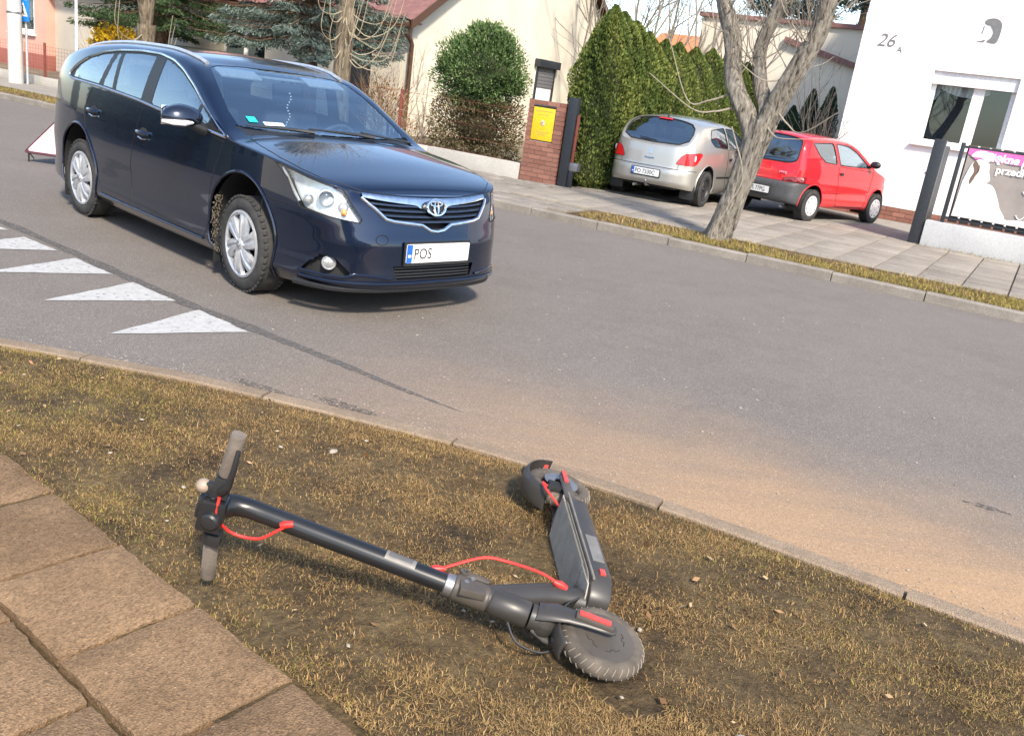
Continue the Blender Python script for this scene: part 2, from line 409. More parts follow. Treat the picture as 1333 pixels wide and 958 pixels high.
# ------------------------------------------------------------------ shared materials
M_TYRE = varied('tyre_rubber', (.018, .018, .019), (.05, .048, .045), 14, .85, .3, .002, 120)
M_BLACKPL = plain('black_plastic', (.018, .019, .021), .45)
M_BLACKMAT = plain('matt_black', (.012, .012, .013), .8)
M_CHROME = plain('chrome', (.75, .77, .8), .12, 1.0)
M_SILVERPL = plain('silver_plastic', (.58, .6, .63), .3, .6)
M_STEEL = plain('steel', (.32, .32, .33), .4, .8)
M_WHITE = plain('white_paint', (.8, .8, .8), .4)
M_PLATE = plain('plate_white', (.78, .79, .78), .35)
M_PLBLUE = plain('plate_blue', (.02, .12, .55), .35)
M_INK = plain('plate_ink', (.015, .015, .018), .5)
M_NAVY = carpaint('navy_paint', (.0015, .0085, .028), (.003, .016, .052), .7, .24, dustk=.06)
M_SILVER = carpaint('silver_beige_paint', (.46, .44, .395), (.58, .555, .50), .7, .38, dustk=.25)
M_RED = carpaint('red_paint', (.55, .012, .02), (.66, .02, .03), .0, .35, dustk=.18)
M_GLASS = glass('car_glass', (.62, .76, .84), .22)
M_GLASSD = glass('dark_car_glass', (.34, .42, .48), .28)
M_LENS = glass('lamp_lens', (.93, .95, .96), .06)
M_REFLECT = plain('lamp_reflector', (.84, .85, .86), .30, .45)
M_AMBER = plain('amber_lens', (.85, .33, .04), .2, .0, .6)
M_REDLENS = plain('red_lamp_lens', (.55, .01, .015), .18, .0, .8)
M_SEAT = varied('seat_cloth', (.05, .055, .065), (.09, .095, .11), 30, .9)
M_SEATL = varied('light_seat_cloth', (.32, .33, .35), (.45, .45, .46), 30, .9)
M_MUD = varied('dried_mud', (.09, .075, .055), (.20, .17, .125), 40, .95, .8, .01, 90)
M_SEAM = plain('panel_gap', (.004, .004, .005), .7)

def rotx(a): return Matrix.Rotation(a, 4, 'X')
def wheel(parent, x, y, z, Rt, wdt, side, style, steer=0.0, mat_rim=M_SILVERPL):
    """axis along y, outer face towards side*y"""
    e = bpy.data.objects.new('wheel', None); COL.objects.link(e); e.parent = parent; e.location = (x, y, z); e.rotation_euler = (0, 0, steer); e.empty_display_size = .1
    F = Matrix.Rotation(-math.pi/2*side, 4, 'X')        # local z -> outward
    h = wdt/2; rr = Rt*{'cover': .69, 'steel': .64}.get(style, .62)
    mb = MB(); mb.lathe([(rr, -h*.8), (rr*1.05, -h*.95), (Rt*.80, -h*1.02), (Rt*.93, -h*.95), (Rt*.985, -h*.74), (Rt, -h*.4), (Rt, h*.4), (Rt*.985, h*.74), (Rt*.93, h*.95), (Rt*.80, h*1.02), (rr*1.05, h*.95), (rr, h*.8)], 64, F, closed=True)
    ty = obj('tyre', mb, M_TYRE, e, ang=60)
    tb = MB(); nb = 44
    for i in range(nb):
        a = 2*math.pi*i/nb
        for sg in (-1, 1):
            M = F @ Matrix.Rotation(a, 4, 'Z') @ Matrix.Translation((Rt*.972, 0, sg*h*.66)) @ Matrix.Rotation(sg*.35, 4, 'Y')
            tb.box(M.translation, (.016, 2*math.pi*Rt/nb*.62, h*.52), M=M.to_3x3().to_4x4())
    tr = obj('tread_blocks', tb, M_TYRE, ty, bevel=.002); tag(tr, kind='stuff')
    bk = MB(); bk.lathe([(0, h*.2), (rr, h*.2), (rr, h*.8)], 40, F); obj('rim_well', bk, M_BLACKMAT, e)
    if style == 'cover':                                   # silver wheel cover, six broad spokes
        rim = MB(); rim.lathe([(rr*1.03, h*.84), (rr*1.02, h*.98), (rr*.95, h*1.02), (rr*.90, h*.92), (rr*.90, h*.7)], 48, F); cv = obj('wheel_cover', rim, mat_rim, e)
        for i in range(6):
            sp = MB(); M = F @ Matrix.Rotation(2*math.pi*i/6+.2, 4, 'Z')
            P = []
            for k in range(9):
                t = k/8; r = lerp(rr*.10, rr*.93, t); wv = lerp(rr*.13, rr*.30, t**.8); zz = h*(.98-.10*(t-.45)**2*4+.10); tw = .30*t
                row = []
                for u, dz in ((-1, -.30), (-.85, -.02), (-.3, .03), (-.12, -.07), (.12, -.07), (.3, .03), (.85, -.02), (1, -.30)):
                    yy = u*wv; c, s_ = math.cos(tw*.6), math.sin(tw*.6)
                    row.append(M @ Vector((r*c-yy*s_, r*s_+yy*c, zz+dz*h)))
                P.append(row)
            sp.grid(P); obj('spoke', sp, mat_rim, cv, ang=50)
        hb = MB(); hb.lathe([(0, h*1.14), (rr*.10, h*1.13), (rr*.17, h*1.06), (rr*.20, h*.9)], 24, F); obj('hub_cap', hb, mat_rim, cv)
        em = MB(); em.lathe([(rr*.07, h*1.15), (rr*.095, h*1.16), (rr*.095, h*1.13)], 20, F); obj('hub_emblem', em, M_STEEL, cv)
    elif style == 'steel':                                 # dark steel rim with holes
        rim = MB(); rim.lathe([(rr*1.03, h*.84), (rr*1.0, h*.98), (rr*.92, h*.92), (rr*.86, h*.62), (rr*.66, h*.5), (rr*.42, h*.72), (rr*.25, h*.6), (0, h*.6)], 48, F); cv = obj('steel_rim', rim, M_DARKRIM, e)
        for i in range(8):
            hl = MB(); M = F @ Matrix.Rotation(2*math.pi*i/8, 4, 'Z') @ Matrix.Translation((rr*.76, 0, h*.565)); hl.lathe([(0, .004), (rr*.085, .003), (rr*.09, -.004)], 12, M); obj('rim_hole', hl, M_BLACKMAT, cv)
        cp = MB(); cp.lathe([(0, h*.86), (rr*.16, h*.84), (rr*.19, h*.6)], 20, F); obj('centre_cap', cp, M_BLACKPL, cv)
    else:                                                  # pale cover with small slots
        rim = MB(); rim.lathe([(rr*1.03, h*.84), (rr*1.02, h*1.0), (rr*.93, h*1.04), (rr*.80, h*.98), (rr*.55, h*1.08), (rr*.3, h*1.02), (rr*.12, h*1.06), (0, h*1.06)], 48, F); cv = obj('wheel_cover', rim, mat_rim, e)
        for i in range(8):
            hl = MB(); M = F @ Matrix.Rotation(2*math.pi*i/8+.3, 4, 'Z') @ Matrix.Translation((rr*.80, 0, h*.985)) @ Matrix.Diagonal((.55, 1, 1, 1)); hl.lathe([(0, .005), (rr*.11, .004), (rr*.12, -.006)], 12, M); obj('cover_slot', hl, M_BLACKMAT, cv)
    return e
M_DARKRIM = plain('dark_steel_rim', (.05, .05, .052), .5, .5)

def strip(name, pts, r, mat, parent, n=6): return obj(name, MB().tube(pts, r, n), mat, parent)
def seat(parent, x, y, z, mat, wide=.5, rests=(0,), hr_mat=None):
    mb = MB(); mb.box((x, y, z), (.5, wide, .14)); mb.box((x-.27, y, z+.33), (.12, wide, .6), M=Matrix.Rotation(R(-14), 4, 'Y'))
    o = obj('seat', mb, mat, parent, bevel=.045)
    for dy in rests:
        hb = MB(); hb.box((x-.36, y+dy, z+.75), (.09, .26, .19), M=Matrix.Rotation(R(-10), 4, 'Y')); hb.tube([(x-.345, y+dy-.07, z+.55), (x-.355, y+dy-.07, z+.7)], .007, 6); hb.tube([(x-.345, y+dy+.07, z+.55), (x-.355, y+dy+.07, z+.7)], .007, 6)
        obj('headrest', hb, hr_mat or mat, o, bevel=.02)
def plate(parent, x, z, face, txt, w=.52, h=.114, tilt=0.0, y=0.0, blank=None, frame=True):
    """number plate facing face*x"""
    Mx = Matrix.Translation((x, y, z)) @ Matrix.Rotation(tilt*face, 4, 'Y') @ (Matrix(((0, 0, 1, 0), (1, 0, 0, 0), (0, 1, 0, 0), (0, 0, 0, 1))) if face > 0 else Matrix(((0, 0, -1, 0), (-1, 0, 0, 0), (0, 1, 0, 0), (0, 0, 0, 1))))
    fr = MB(); fr.prism(rounded([(-w/2-.012, -h/2-.022), (w/2+.012, -h/2-.022), (w/2+.012, h/2+.012), (-w/2-.012, h/2+.012)], .012, 3), .012, Mx); f = obj('number_plate', fr, M_BLACKPL, parent)
    pl = MB(); pl.prism(rounded([(-w/2, -h/2), (w/2, -h/2), (w/2, h/2), (-w/2, h/2)], .01, 3), .004, Mx @ Matrix.Translation((0, 0, .0125))); obj('plate_sheet', pl, M_PLATE, f)
    bl = MB(); bl.box((0, 0, 0), (.046, h*.96, .002)); b = obj('euro_band', bl, M_PLBLUE, f); b.data.transform(Mx @ Matrix.Translation((-w/2+.025, 0, .0178)))
    wb = MB(); wb.box((0, 0, 0), (.026, .017, .001)); b = obj('flag_mark', wb, M_WHITE, f); b.data.transform(Mx @ Matrix.Translation((-w/2+.025, -h*.12, .0195)))
    text('plate_lettering', txt, .102, M_INK, f, Mx @ Matrix.Translation((-w/2+.062, -.036, .0175)) @ Matrix.Diagonal((.86, 1, 1, 1)), .0008, spacing=1.0)
    return f
def emblem_ovals(parent, M, s):
    """three interlocked ovals"""
    for (a, b, cy, r) in ((.075, .050, 0, .0085), (.049, .0165, .024, .0065), (.0165, .042, -.0035, .0065)):
        pts = [M @ Vector((a*s*math.cos(t), cy*s+b*s*math.sin(t), 0)) for t in np.linspace(0, 2*math.pi, 41)]
        strip('emblem_ring', pts, r*s, M_CHROME, parent)

# ------------------------------------------------------------------ the dark blue estate car
def avensis():
    root = thing('estate_car', (-1.3581, 6.562, 0.0), -.7246, 'dark navy blue estate car on the road facing right with silver wheel covers', 'car')
    s = Shell(**AVENSIS)
    fa = circ(-.03, .40, .40, 0, 2*math.pi, 48)[:-1]; ra = circ(-2.74, .39, .395, 0, 2*math.pi, 48)[:-1]
    DLO = rounded([(-.26, .995), (-.63, 1.02), (-1.23, 1.065), (-1.67, 1.10), (-2.36, 1.13), (-2.98, 1.14), (-3.06, 1.17), (-2.95, 1.25), (-2.74, 1.34), (-2.45, 1.405), (-2.19, 1.435), (-1.8, 1.458), (-1.5, 1.458), (-1.27, 1.43), (-1.09, 1.378), (-.85, 1.275), (-.63, 1.155), (-.40, 1.045)], .05, 3)
    WIN = {'a': [(-1.42, 1.095), (-1.405, 1.432), (-1.27, 1.405), (-1.09, 1.352), (-.85, 1.25), (-.715, 1.18), (-.755, 1.047), (-1.23, 1.082)],
           'b': [(-.715, 1.043), (-.68, 1.158), (-.50, 1.065)],
           'c': [(-2.07, 1.135), (-1.6, 1.112), (-1.565, 1.437), (-1.8, 1.437), (-2.10, 1.42)],
           'd': [(-2.32, 1.147), (-2.13, 1.14), (-2.16, 1.415), (-2.215, 1.408)],
           'e': [(-2.40, 1.15), (-2.97, 1.162), (-2.87, 1.26), (-2.68, 1.345), (-2.45, 1.385), (-2.28, 1.405)]}
    FD = [(-.29, .965), (-.37, .8), (-.44, .55), (-.47, .30), (-.5, .275), (-1.60, .275), (-1.665, .42), (-1.675, .55), (-1.645, .76), (-1.53, 1.075), (-1.23, 1.05), (-.63, 1.005)]
    RDR = [(-1.535, 1.075), (-1.65, .76), (-1.68, .55), (-1.67, .42), (-1.605, .275), (-2.2, .285), (-2.29, .37), (-2.42, .52), (-2.56, .74), (-2.62, .93), (-2.5, 1.11)]
    WS = [(-.27, 0), (-.30, .45), (-.365, .735), (-.5, .735), (-.8, .668), (-1.02, .605), (-1.08, .52), (-1.12, .3), (-1.13, 0)]
    HOOD = [(-.215, 0), (-.225, .70), (-.19, .735), (.0, .775), (.3, .80), (.5, .785), (.66, .735), (.76, .62), (.80, .55), (.86, .3), (1.2, .3), (1.2, 0)]
    COWL = [(-.215, 0), (-.225, .73), (-.365, .755), (-.30, .45), (-.27, 0)]
    RW = [(-3.36, 0), (-3.36, .50), (-3.70, .58), (-3.74, 0)]
    HL = [(1.31, .935), (1.15, .93), (.80, .90), (.735, .82), (.665, .745), (.59, .665), (.605, .642), (.83, .665), (1.03, .69), (1.10, .76), (1.17, .85)]
    GR = [(-.1, .95), (.68, .95), (.60, .795), (.50, .735), (.42, .675), (.36, .662), (.13, .64), (.06, .605), (0, .595), (-.1, .595)]
    LG = [(-.1, .375), (.36, .375), (.33, .29), (-.1, .28)]
    FOG = rounded([(1.0, .298), (.93, .37), (.84, .42), (.75, .41), (.66, .335), (.645, .305), (.8, .295)], .02, 3)
    BMP = [(-.2, .0), (1.42, .0), (1.40, .45), (1.385, .60), (1.36, .69), (1.03, .684), (.6, .64), (-.2, .59)]
    cut = s.cut
    m = {}
    m['arch'] = cut('side', fa) | cut('side', ra)
    m['dlo'] = cut('side', DLO)
    for k, p in WIN.items(): m['w'+k] = cut('side', p)
    m['fd'] = cut('side', FD); m['rd'] = cut('side', RDR)
    m['ws'] = cut('top', WS); m['hood'] = cut('top', HOOD); m['cowl'] = cut('top', COWL, False); m['rw'] = cut('top', RW)
    m['hl'] = cut('wrap', HL); m['gr'] = cut('wrap', GR); m['lg'] = cut('wrap', LG); m['fog'] = cut('wrap', FOG); m['bmp'] = cut('wrap', BMP, False)
    free = np.ones_like(m['arch'])
    def take(k):
        nonlocal free
        r = m[k] & free; free = free & ~m[k]; return r
    take('arch'); hl = take('hl'); gr = take('gr'); take('lg'); take('fog')
    names = {'wa': 'front_door_window', 'wb': 'front_quarter_window', 'wc': 'rear_door_window', 'wd': 'rear_door_fixed_window', 'we': 'rear_quarter_window'}
    for k in names:
        mk = take(k)
        for sd in 'RL': s.part(names[k], mk, M_GLASS, root, sd, -.004)
    pil = take('dlo')
    for sd in 'RL': s.part('window_surround', pil, M_BLACKPL, root, sd, -.002)
    s.part('windscreen', take('ws'), M_GLASS, root, 'both', -.003)
    s.part('rear_window', take('rw'), M_GLASSD, root, 'both', -.003)
    s.part('cowl', take('cowl'), M_BLACKPL, root, 'both', -.012)
    s.part('bonnet', take('hood'), M_NAVY, root, 'both', .002)
    dR = {}
    for k, nm in (('fd', 'front_door'), ('rd', 'rear_door')):
        mk = take(k)
        for sd in 'RL': dR[k+sd] = s.part(nm, mk, M_NAVY, root, sd)
    s.part('front_bumper', take('bmp'), M_NAVY, root, 'both')
    s.part('body_shell', free, M_NAVY, root, 'both')
    # window trim, seams
    for sd in (1, -1):
        L_ = s.at('side', dense(DLO, .025), .003, sd); strip('chrome_window_trim', L_+[L_[0]], .0095, M_CHROME, root)
        strip('door_gap', s.at('side', dense(FD+[FD[0]], .03, False), -.001, sd), .0035, M_SEAM, root, 5)
        strip('door_gap', s.at('side', dense(RDR[3:]+[RDR[0]], .03, False), -.001, sd), .0035, M_SEAM, root, 5)
        strip('bonnet_gap', s.at('top', dense(HOOD[1:10], .03, False), -.001, sd), .004, M_SEAM, root, 5)
        strip('bumper_gap', s.at('wrap', dense([(1.03, .686), (1.38, .692), (1.40, .60)], .03, False), 0, sd), .003, M_SEAM, root, 5)
        strip('wheel_arch_lip', s.at('side', [p for p in circ(-.03, .40, .405, R(-33), R(213), 40)], .002, sd), .010, M_NAVY, root)
        strip('wheel_arch_lip', s.at('side', [p for p in circ(-2.74, .39, .40, R(-25), R(205), 40)], .002, sd), .010, M_NAVY, root)
        strip('sill_strip', s.at('side', dense([(-.5, .262), (-2.25, .27)], .05, False), .004, sd), .008, M_NAVY, root)
        # door handles
        for hx, hz, d in ((-2.41, .925, 'rd'), (-1.47, .865, 'fd')):
            p = s.at('side', [(hx, hz)], .0, sd)[0]; par = dR[d+('R' if sd == 1 else 'L')]
            cup = MB(); cup.ball((p[0]-.005, p[1]+sd*.006, p[2]-.005), (.085, .012, .05), 8, 16); obj('handle_recess', cup, M_BLACKMAT, par)
            hb = MB(); hb.tube([(p[0]-.09, p[1], p[2]+.0), (p[0]-.05, p[1]-sd*.03, p[2]+.008), (p[0]+.05, p[1]-sd*.03, p[2]+.006), (p[0]+.095, p[1], p[2]-.002)], [.013, .015, .015, .012], 10); obj('door_handle', hb, M_NAVY, par)
            ch = MB(); ch.tube([(p[0]-.07, p[1]-sd*.014, p[2]-.032), (p[0], p[1]-sd*.016, p[2]-.042), (p[0]+.07, p[1]-sd*.013, p[2]-.034)], .006, 6); obj('handle_lip', ch, M_CHROME, par)
        # mirror (the far one is folded in)
        b = s.at('side', [(-.60, 1.03)], 0, sd)[0]
        mi = MB(); P = []
        for i in range(11):
            th = math.pi*i/10
            row = []
            for j in range(17):
                ph = 2*math.pi*j/16; sx = math.sin(th)
                row.append((.085*sx*math.cos(ph)*(1.25 if math.cos(ph) > 0 else .55), -sd*(.125-.155*math.cos(th)*(1 if math.cos(th) > 0 else .9)), .085*sx*math.sin(ph)*(1.0 if math.sin(ph) > 0 else .85)))
            P.append(row)
        mi.grid(P); mo = obj('wing_mirror', mi, M_NAVY, root); mo.location = (-.60, -sd*.91, 1.085)
        if sd == -1: mo.location = (-.62, .90, 1.06); mo.rotation_euler = (0, 0, R(72))
        st = MB(); st.tube([(.04, sd*.06, -.085), (.04, -sd*.02, -.06), (.03, -sd*.08, -.035)], [.04, .032, .03], 10); obj('mirror_stalk', st, M_BLACKPL, mo)
        iw = MB(); iw.tube([(.085, -sd*.08, -.027), (.11, -sd*.15, -.033), (.085, -sd*.22, -.035), (.03, -sd*.27, -.033)], [.010, .019, .018, .010], 8); obj('indicator_strip', iw, M_WHITE, mo)
        gs = MB(); gs.box((-.052, -sd*.12, 0), (.008, .24, .13)); obj('mirror_glass', gs, M_CHROME, mo, bevel=.003)
        # roof rails
        rp = s.at('top', [(x_, .615 if x_ < -1.2 else .60) for x_ in np.linspace(-1.08, -3.15, 26)], .0, sd)
        rp = [(p[0], p[1], p[2]+.006) for i, p in enumerate(rp)]; obj('roof_rail', MB().tube(rp, .017, 8), M_SILVERPL, root)
    # headlights
    for sd in (1, -1):
        nm = 'headlight'
        rf = s.part(nm, hl, M_REFLECT, root, 'R' if sd == 1 else 'L', -.05)
        s.part('lamp_cover', hl, M_LENS, rf, 'R' if sd == 1 else 'L', .0)
        for (a, b_, r_, mt) in ((.865, .775, .055, M_CHROME), (.73, .735, .034, M_REFLECT), (1.0, .75, .03, M_REFLECT)):
            p = s.at('wrap', [(a, b_)], -.035, sd)[0]; d = Vector((.86, -sd*.5, 0)); Mx = Matrix.Translation(p) @ d.to_track_quat('Z', 'Y').to_matrix().to_4x4()
            lb = MB(); lb.lathe([(r_, -.02), (r_, .015), (r_*.85, .018), (r_*.8, .0)], 24, Mx); obj('lamp_bezel', lb, M_SILVERPL, rf)
            ln = MB(); ln.lathe([(r_*.8, .0), (r_*.6, .012), (r_*.3, .02), (0, .022)], 24, Mx); obj('lamp_lens', ln, M_LENS if r_ > .05 else M_REFLECT, rf)
            if r_ > .05:
                kk = MB(); kk.lathe([(0, -.012), (r_*.5, -.008), (r_*.8, .0)], 20, Mx); obj('projector_bowl', kk, M_STEEL, rf)
        p = s.at('wrap', [(.72, .70)], -.03, sd)[0]; am = MB(); am.ball(p, .022); obj('indicator_bulb', am, M_AMBER, rf)
        ob = MB(); ob.tube(s.at('wrap', dense([(1.24, .905), (1.14, .80), (1.06, .72)], .03, False), -.02, sd), .010, 6); obj('lamp_divider', ob, M_SILVERPL, rf)
        o_ = s.at('wrap', dense(HL, .03), .001, sd); strip('lamp_gasket', o_+[o_[0]], .004, M_BLACKMAT, rf, 5)
    # grille: backing, slats, chrome frame and the oval emblem
    gh = MB(); P = []
    for k in range(2): pass
    gl = thing('grille', (0, 0, 0)); gl.parent = root
    bk = MB(); P = [[(x_[0]-.07, x_[1], x_[2]) for x_ in s.at('wrap', [(abs(a_), z_) for a_ in np.linspace(.62, 0, 16)], 0, 1)] + [(x_[0]-.07, x_[1], x_[2]) for x_ in s.at('wrap', [(abs(a_), z_) for a_ in np.linspace(.04, .62, 16)], 0, -1)] for z_ in np.linspace(.58, .80, 8)]
    bk.grid(P); obj('grille_backing', bk, M_BLACKMAT, gl)
    for z_, smax in ((.775, .57), (.742, .52), (.709, .47), (.677, .42)):
        pts = s.at('wrap', [(a_, z_-.02*(1-(a_/.6)**2)) for a_ in np.linspace(smax, 0.0, 14)], -.012, 1) + s.at('wrap', [(a_, z_-.02*(1-(a_/.6)**2)) for a_ in np.linspace(.04, smax, 14)], -.012, -1)
        sl = MB(); rows = []
        for p in pts: rows.append([(p[0]-.03, p[1], p[2]+.010), (p[0], p[1], p[2]+.006), (p[0]+.004, p[1], p[2]-.003), (p[0]-.004, p[1], p[2]-.008), (p[0]-.03, p[1], p[2]-.004)])
        sl.grid(rows); obj('slat', sl, M_GRILLE, gl)
    low = GR[2:9]
    fr = s.at('wrap', dense(low, .03, False), .0, 1); frl = s.at('wrap', dense(low, .03, False), .0, -1)[::-1][1:]
    obj('chrome_frame', MB().tube(fr+frl, .013, 8), M_CHROME, gl)
    tp = []
    for sd in (1, -1):
        q = [(p[0]+.006, p[1], p[2]) for p in s.at('wrap', [(a_, .797+.02*(a_/.6)**2) for a_ in np.linspace(.60, 0.0, 18)], .003, sd)]
        tp = q if sd == 1 else tp + q[::-1][1:]
    rows = []
    for p in tp:
        kx = .042-.028*min(1, abs(p[1])/.55)
        if abs(p[1]) < .14: kx += .06*(1-(p[1]/.14)**2)**.5*.6
        rows.append([(p[0]-.035, p[1], p[2]+.012), (p[0]-.003, p[1], p[2]+.006), (p[0]+.008, p[1], p[2]-.006), (p[0]+.010+.2*kx, p[1], p[2]-.004-kx), (p[0]-.02, p[1], p[2]-.012-kx)])
    tb = MB(); tb.grid(rows); obj('chrome_bar', tb, M_CHROME, gl, ang=60)
    eM = Matrix.Translation((.935, 0, .752)) @ Matrix.Rotation(R(-14), 4, 'Y') @ Matrix(((0, 0, 1, 0), (1, 0, 0, 0), (0, 1, 0, 0), (0, 0, 0, 1)))
    eb = MB(); eb.lathe([(0, -.004), (1, -.004), (1, -.03)], 32, eM @ Matrix.Diagonal((.078, .053, 1, 1))); eo = obj('emblem', eb, M_BLACKPL, gl)
    emblem_ovals(eo, eM @ Matrix.Translation((0, 0, .006)), 1.05)
    # lower intake
    li = thing('lower_grille'); li.parent = root
    P = [[(q[0]-.06, q[1], q[2]) for q in s.at('wrap', [(a_, z_) for a_ in np.linspace(.40, 0, 12)], 0, 1)]+[(q[0]-.06, q[1], q[2]) for q in s.at('wrap', [(a_, z_) for a_ in np.linspace(.04, .40, 12)], 0, -1)] for z_ in np.linspace(.26, .40, 5)]
    b_ = MB(); b_.grid(P); obj('grille_backing', b_, M_BLACKMAT, li)
    for z_ in (.36, .34, .32, .30):
        q = s.at('wrap', [(a_, z_) for a_ in np.linspace(.34, 0, 12)], -.02, 1)+s.at('wrap', [(a_, z_) for a_ in np.linspace(.04, .34, 12)], -.02, -1); strip('slat', q, .0055, M_BLACKPL, li)
    for sd in (1, -1):
        fg = MB(); rows = [[(q[0]-.05, q[1]+sd*.03, q[2]) for q in s.at('wrap', [(a_, z_) for a_ in np.linspace(1.06, .58, 8)], 0, sd)] for z_ in np.linspace(.27, .45, 6)]
        fg.grid(rows); fo = obj('fog_lamp_recess', fg, M_BLACKMAT, root)
        p = s.at('wrap', [(.80, .372)], -.025, sd)[0]; d = Vector((.86, -sd*.5, 0)); Mx = Matrix.Translation(p) @ d.to_track_quat('Z', 'Y').to_matrix().to_4x4()
        lb = MB(); lb.lathe([(.046, -.03), (.046, .01), (.041, .014), (.036, .006), (.02, .014), (0, .017)], 24, Mx); obj('fog_lamp', lb, plain('fog_lens', (.45, .46, .47), .15, .5), fo)
        strip('bumper_blade', s.at('wrap', dense([(1.0, .297), (.80, .292), (.68, .296), (.62, .315), (.52, .312), (.38, .295)], .03, False), .004, sd), .010, M_NAVY, root)
    lip = s.at('wrap', [(a_, .262) for a_ in np.linspace(1.0, 0, 24)], .008, 1)+s.at('wrap', [(a_, .262) for a_ in np.linspace(.04, 1.0, 24)], .008, -1)
    strip('front_lip', lip, .011, M_NAVY, root)
    sp = [(p[0]-.05, p[1], .21) for p in lip]; strip('air_dam', sp, .02, M_BLACKPL, root)
    tc = MB(); q = [s.at('wrap', [(.45+.045*u, .545+.03*v)], .002, 1)[0] for u, v in circ(0, 0, 1, 0, 2*math.pi, 16)]; strip('tow_cap_gap', q, .0025, M_SEAM, root, 5)
    pf = plate(root, .995, .462, 1, 'POS', w=.56, h=.125)
    # wipers, sticker, interior
    for a, b_, c_ in (((-.31, -.70), (-.25, -.34), (-.20, -.28)), ((-.29, -.12), (-.245, .22), (-.20, .30))):
        pass
    for pts in ([(-.335, .70), (-.285, .34), (-.235, .20)], [(-.315, .20), (-.265, -.22), (-.225, -.34)]):
        q = [s.at('top', [(x_, abs(y_))], .022, 1 if y_ >= 0 else -1)[0] for x_, y_ in dense(pts, .05, False)]
        w_ = obj('wiper', MB().tube(q, [.006+.010*i/len(q) for i in range(len(q))], 6), M_BLACKPL, root)
    q = [s.at('top', [(x_, abs(y_))], .02, -1)[0] for x_, y_ in ((-.33, .28), (-.28, .5), (-.25, .72))]; obj('wiper', MB().tube(q, .008, 6), M_BLACKPL, root)
    def ws_patch(name, x0, x1, y0, y1, mat, off=.002):
        g = [[s.at('top', [(lerp(x0, x1, i/4), lerp(y0, y1, j/4))], off, 1)[0] for j in range(5)] for i in range(5)]
        return obj(name, MB().grid(g), mat, root)
    ws_patch('green_windscreen_sticker', -.40, -.46, .63, .56, plain('green_sticker', (.02, .55, .42), .4))
    ws_patch('white_windscreen_sticker', -.37, -.41, .52, .36, M_WHITE)
    seat(root, -1.15, -.38, .50, M_SEAT, .52, (0,), M_SEATL); seat(root, -1.15, .38, .50, M_SEAT, .52); seat(root, -2.1, 0, .48, M_SEAT, 1.3, (-.42, .42))
    ds = MB(); P = [[(x_, y_, z_-.05*(abs(y_)/.75)**2) for y_ in np.linspace(-.74, .74, 15)] for x_, z_ in ((-.30, .93), (-.45, 1.0), (-.62, 1.01), (-.72, .96), (-.75, .75), (-.66, .55))]; ds.grid(P); obj('dashboard', ds, M_SEAT, root)
    sw = MB(); c0 = Vector((-.80, .38, .94)); Rm = Matrix.Rotation(R(-62), 4, 'Y')
    sw.tube([c0+(Rm @ Vector((.185*math.cos(t), .185*math.sin(t), 0))) for t in np.linspace(0, 2*math.pi, 33)], .014, 8, False); sw.tube([c0+(Rm @ Vector((-.18, 0, 0))), c0, c0+(Rm @ Vector((.18, 0, 0)))], .016, 6); sw.ball(c0, (.05, .06, .05)); obj('steering_wheel', sw, M_SEAT, root)
    rm = MB(); rm.box((-.93, 0, 1.335), (.03, .24, .07)); obj('rear_view_mirror', rm, M_BLACKPL, root, bevel=.012)
    ros = MB()
    for k in range(14): ros.ball((-.90, .015*math.sin(k), 1.30-.022*k), .007, 5, 6)
    ros.box((-.90, .0, .965), (.012, .03, .05)); obj('hanging_rosary', ros, M_WHITE, root)
    for sd in (1, -1):
        vz = MB(); vz.box((-1.02, sd*.38, 1.395), (.15, .34, .016), M=Matrix.Rotation(R(20), 4, 'Y')); obj('sun_visor', vz, M_SEATL, root, bevel=.006)
    hd = MB(); hd.box((-2.0, 0, 1.39), (1.7, 1.0, .02)); obj('headliner', hd, M_SEATL, root, bevel=.008)
    ub = MB(); ub.box((-1.35, 0, .25), (1.75, 1.5, .06)); ub.box((-3.35, 0, .33), (.62, 1.2, .06)); ub.box((.55, 0, .27), (.55, 1.2, .06)); ub.box((-1.4, 0, .4), (4.4, .9, .1)); obj('underbody', ub, M_BLACKMAT, root, bevel=.01)
    for ax, r_ in ((-.03, .40), (-2.74, .395)):
        for sd in (1, -1):
            wl = MB(); P = [[(ax+r_*math.cos(a_), -sd*y_, .40+r_*math.sin(a_)) for y_ in (.56, .70, .86)] for a_ in np.linspace(R(-33), R(213), 24)]; wl.grid(P)
            wl.grid([[(ax+k_*r_*math.cos(a_), -sd*.57, .40+k_*r_*math.sin(a_)) for k_ in (0, 1)] for a_ in np.linspace(R(-33), R(213), 24)]); obj('wheel_well', wl, M_BLACKMAT, root)
            fl = MB(); fl.box((ax-.36, -sd*.77, .21), (.02, .20, .20)); obj('mud_flap', fl, M_BLACKPL, root, bevel=.006)
    # caked mud behind the front wheel arch
    mu = MB()
    for i in range(200):
        a_ = R(random.uniform(150, 212)); rr_ = .395-abs(random.gauss(0, .014)); ax = -.03
        p = (ax+rr_*math.cos(a_), -.885+random.uniform(0, .06), .40+rr_*math.sin(a_))
        mu.ball(p, (random.uniform(.002, .005), random.uniform(.002, .004), random.uniform(.004, .010)), 3, 5)
    md = obj('mud_crust', mu, M_MUD, root); tag(md, kind='stuff')
    for x_ in (0, -2.7):
        for sd in (1, -1): wheel(root, x_, -sd*.785, .325, .325, .21, -sd, 'cover', R(-3) if x_ == 0 else 0)
    tl = MB()
    return root
M_GRILLE = plain('grille_slat', (.05, .07, .11), .25, .6)
avensis()
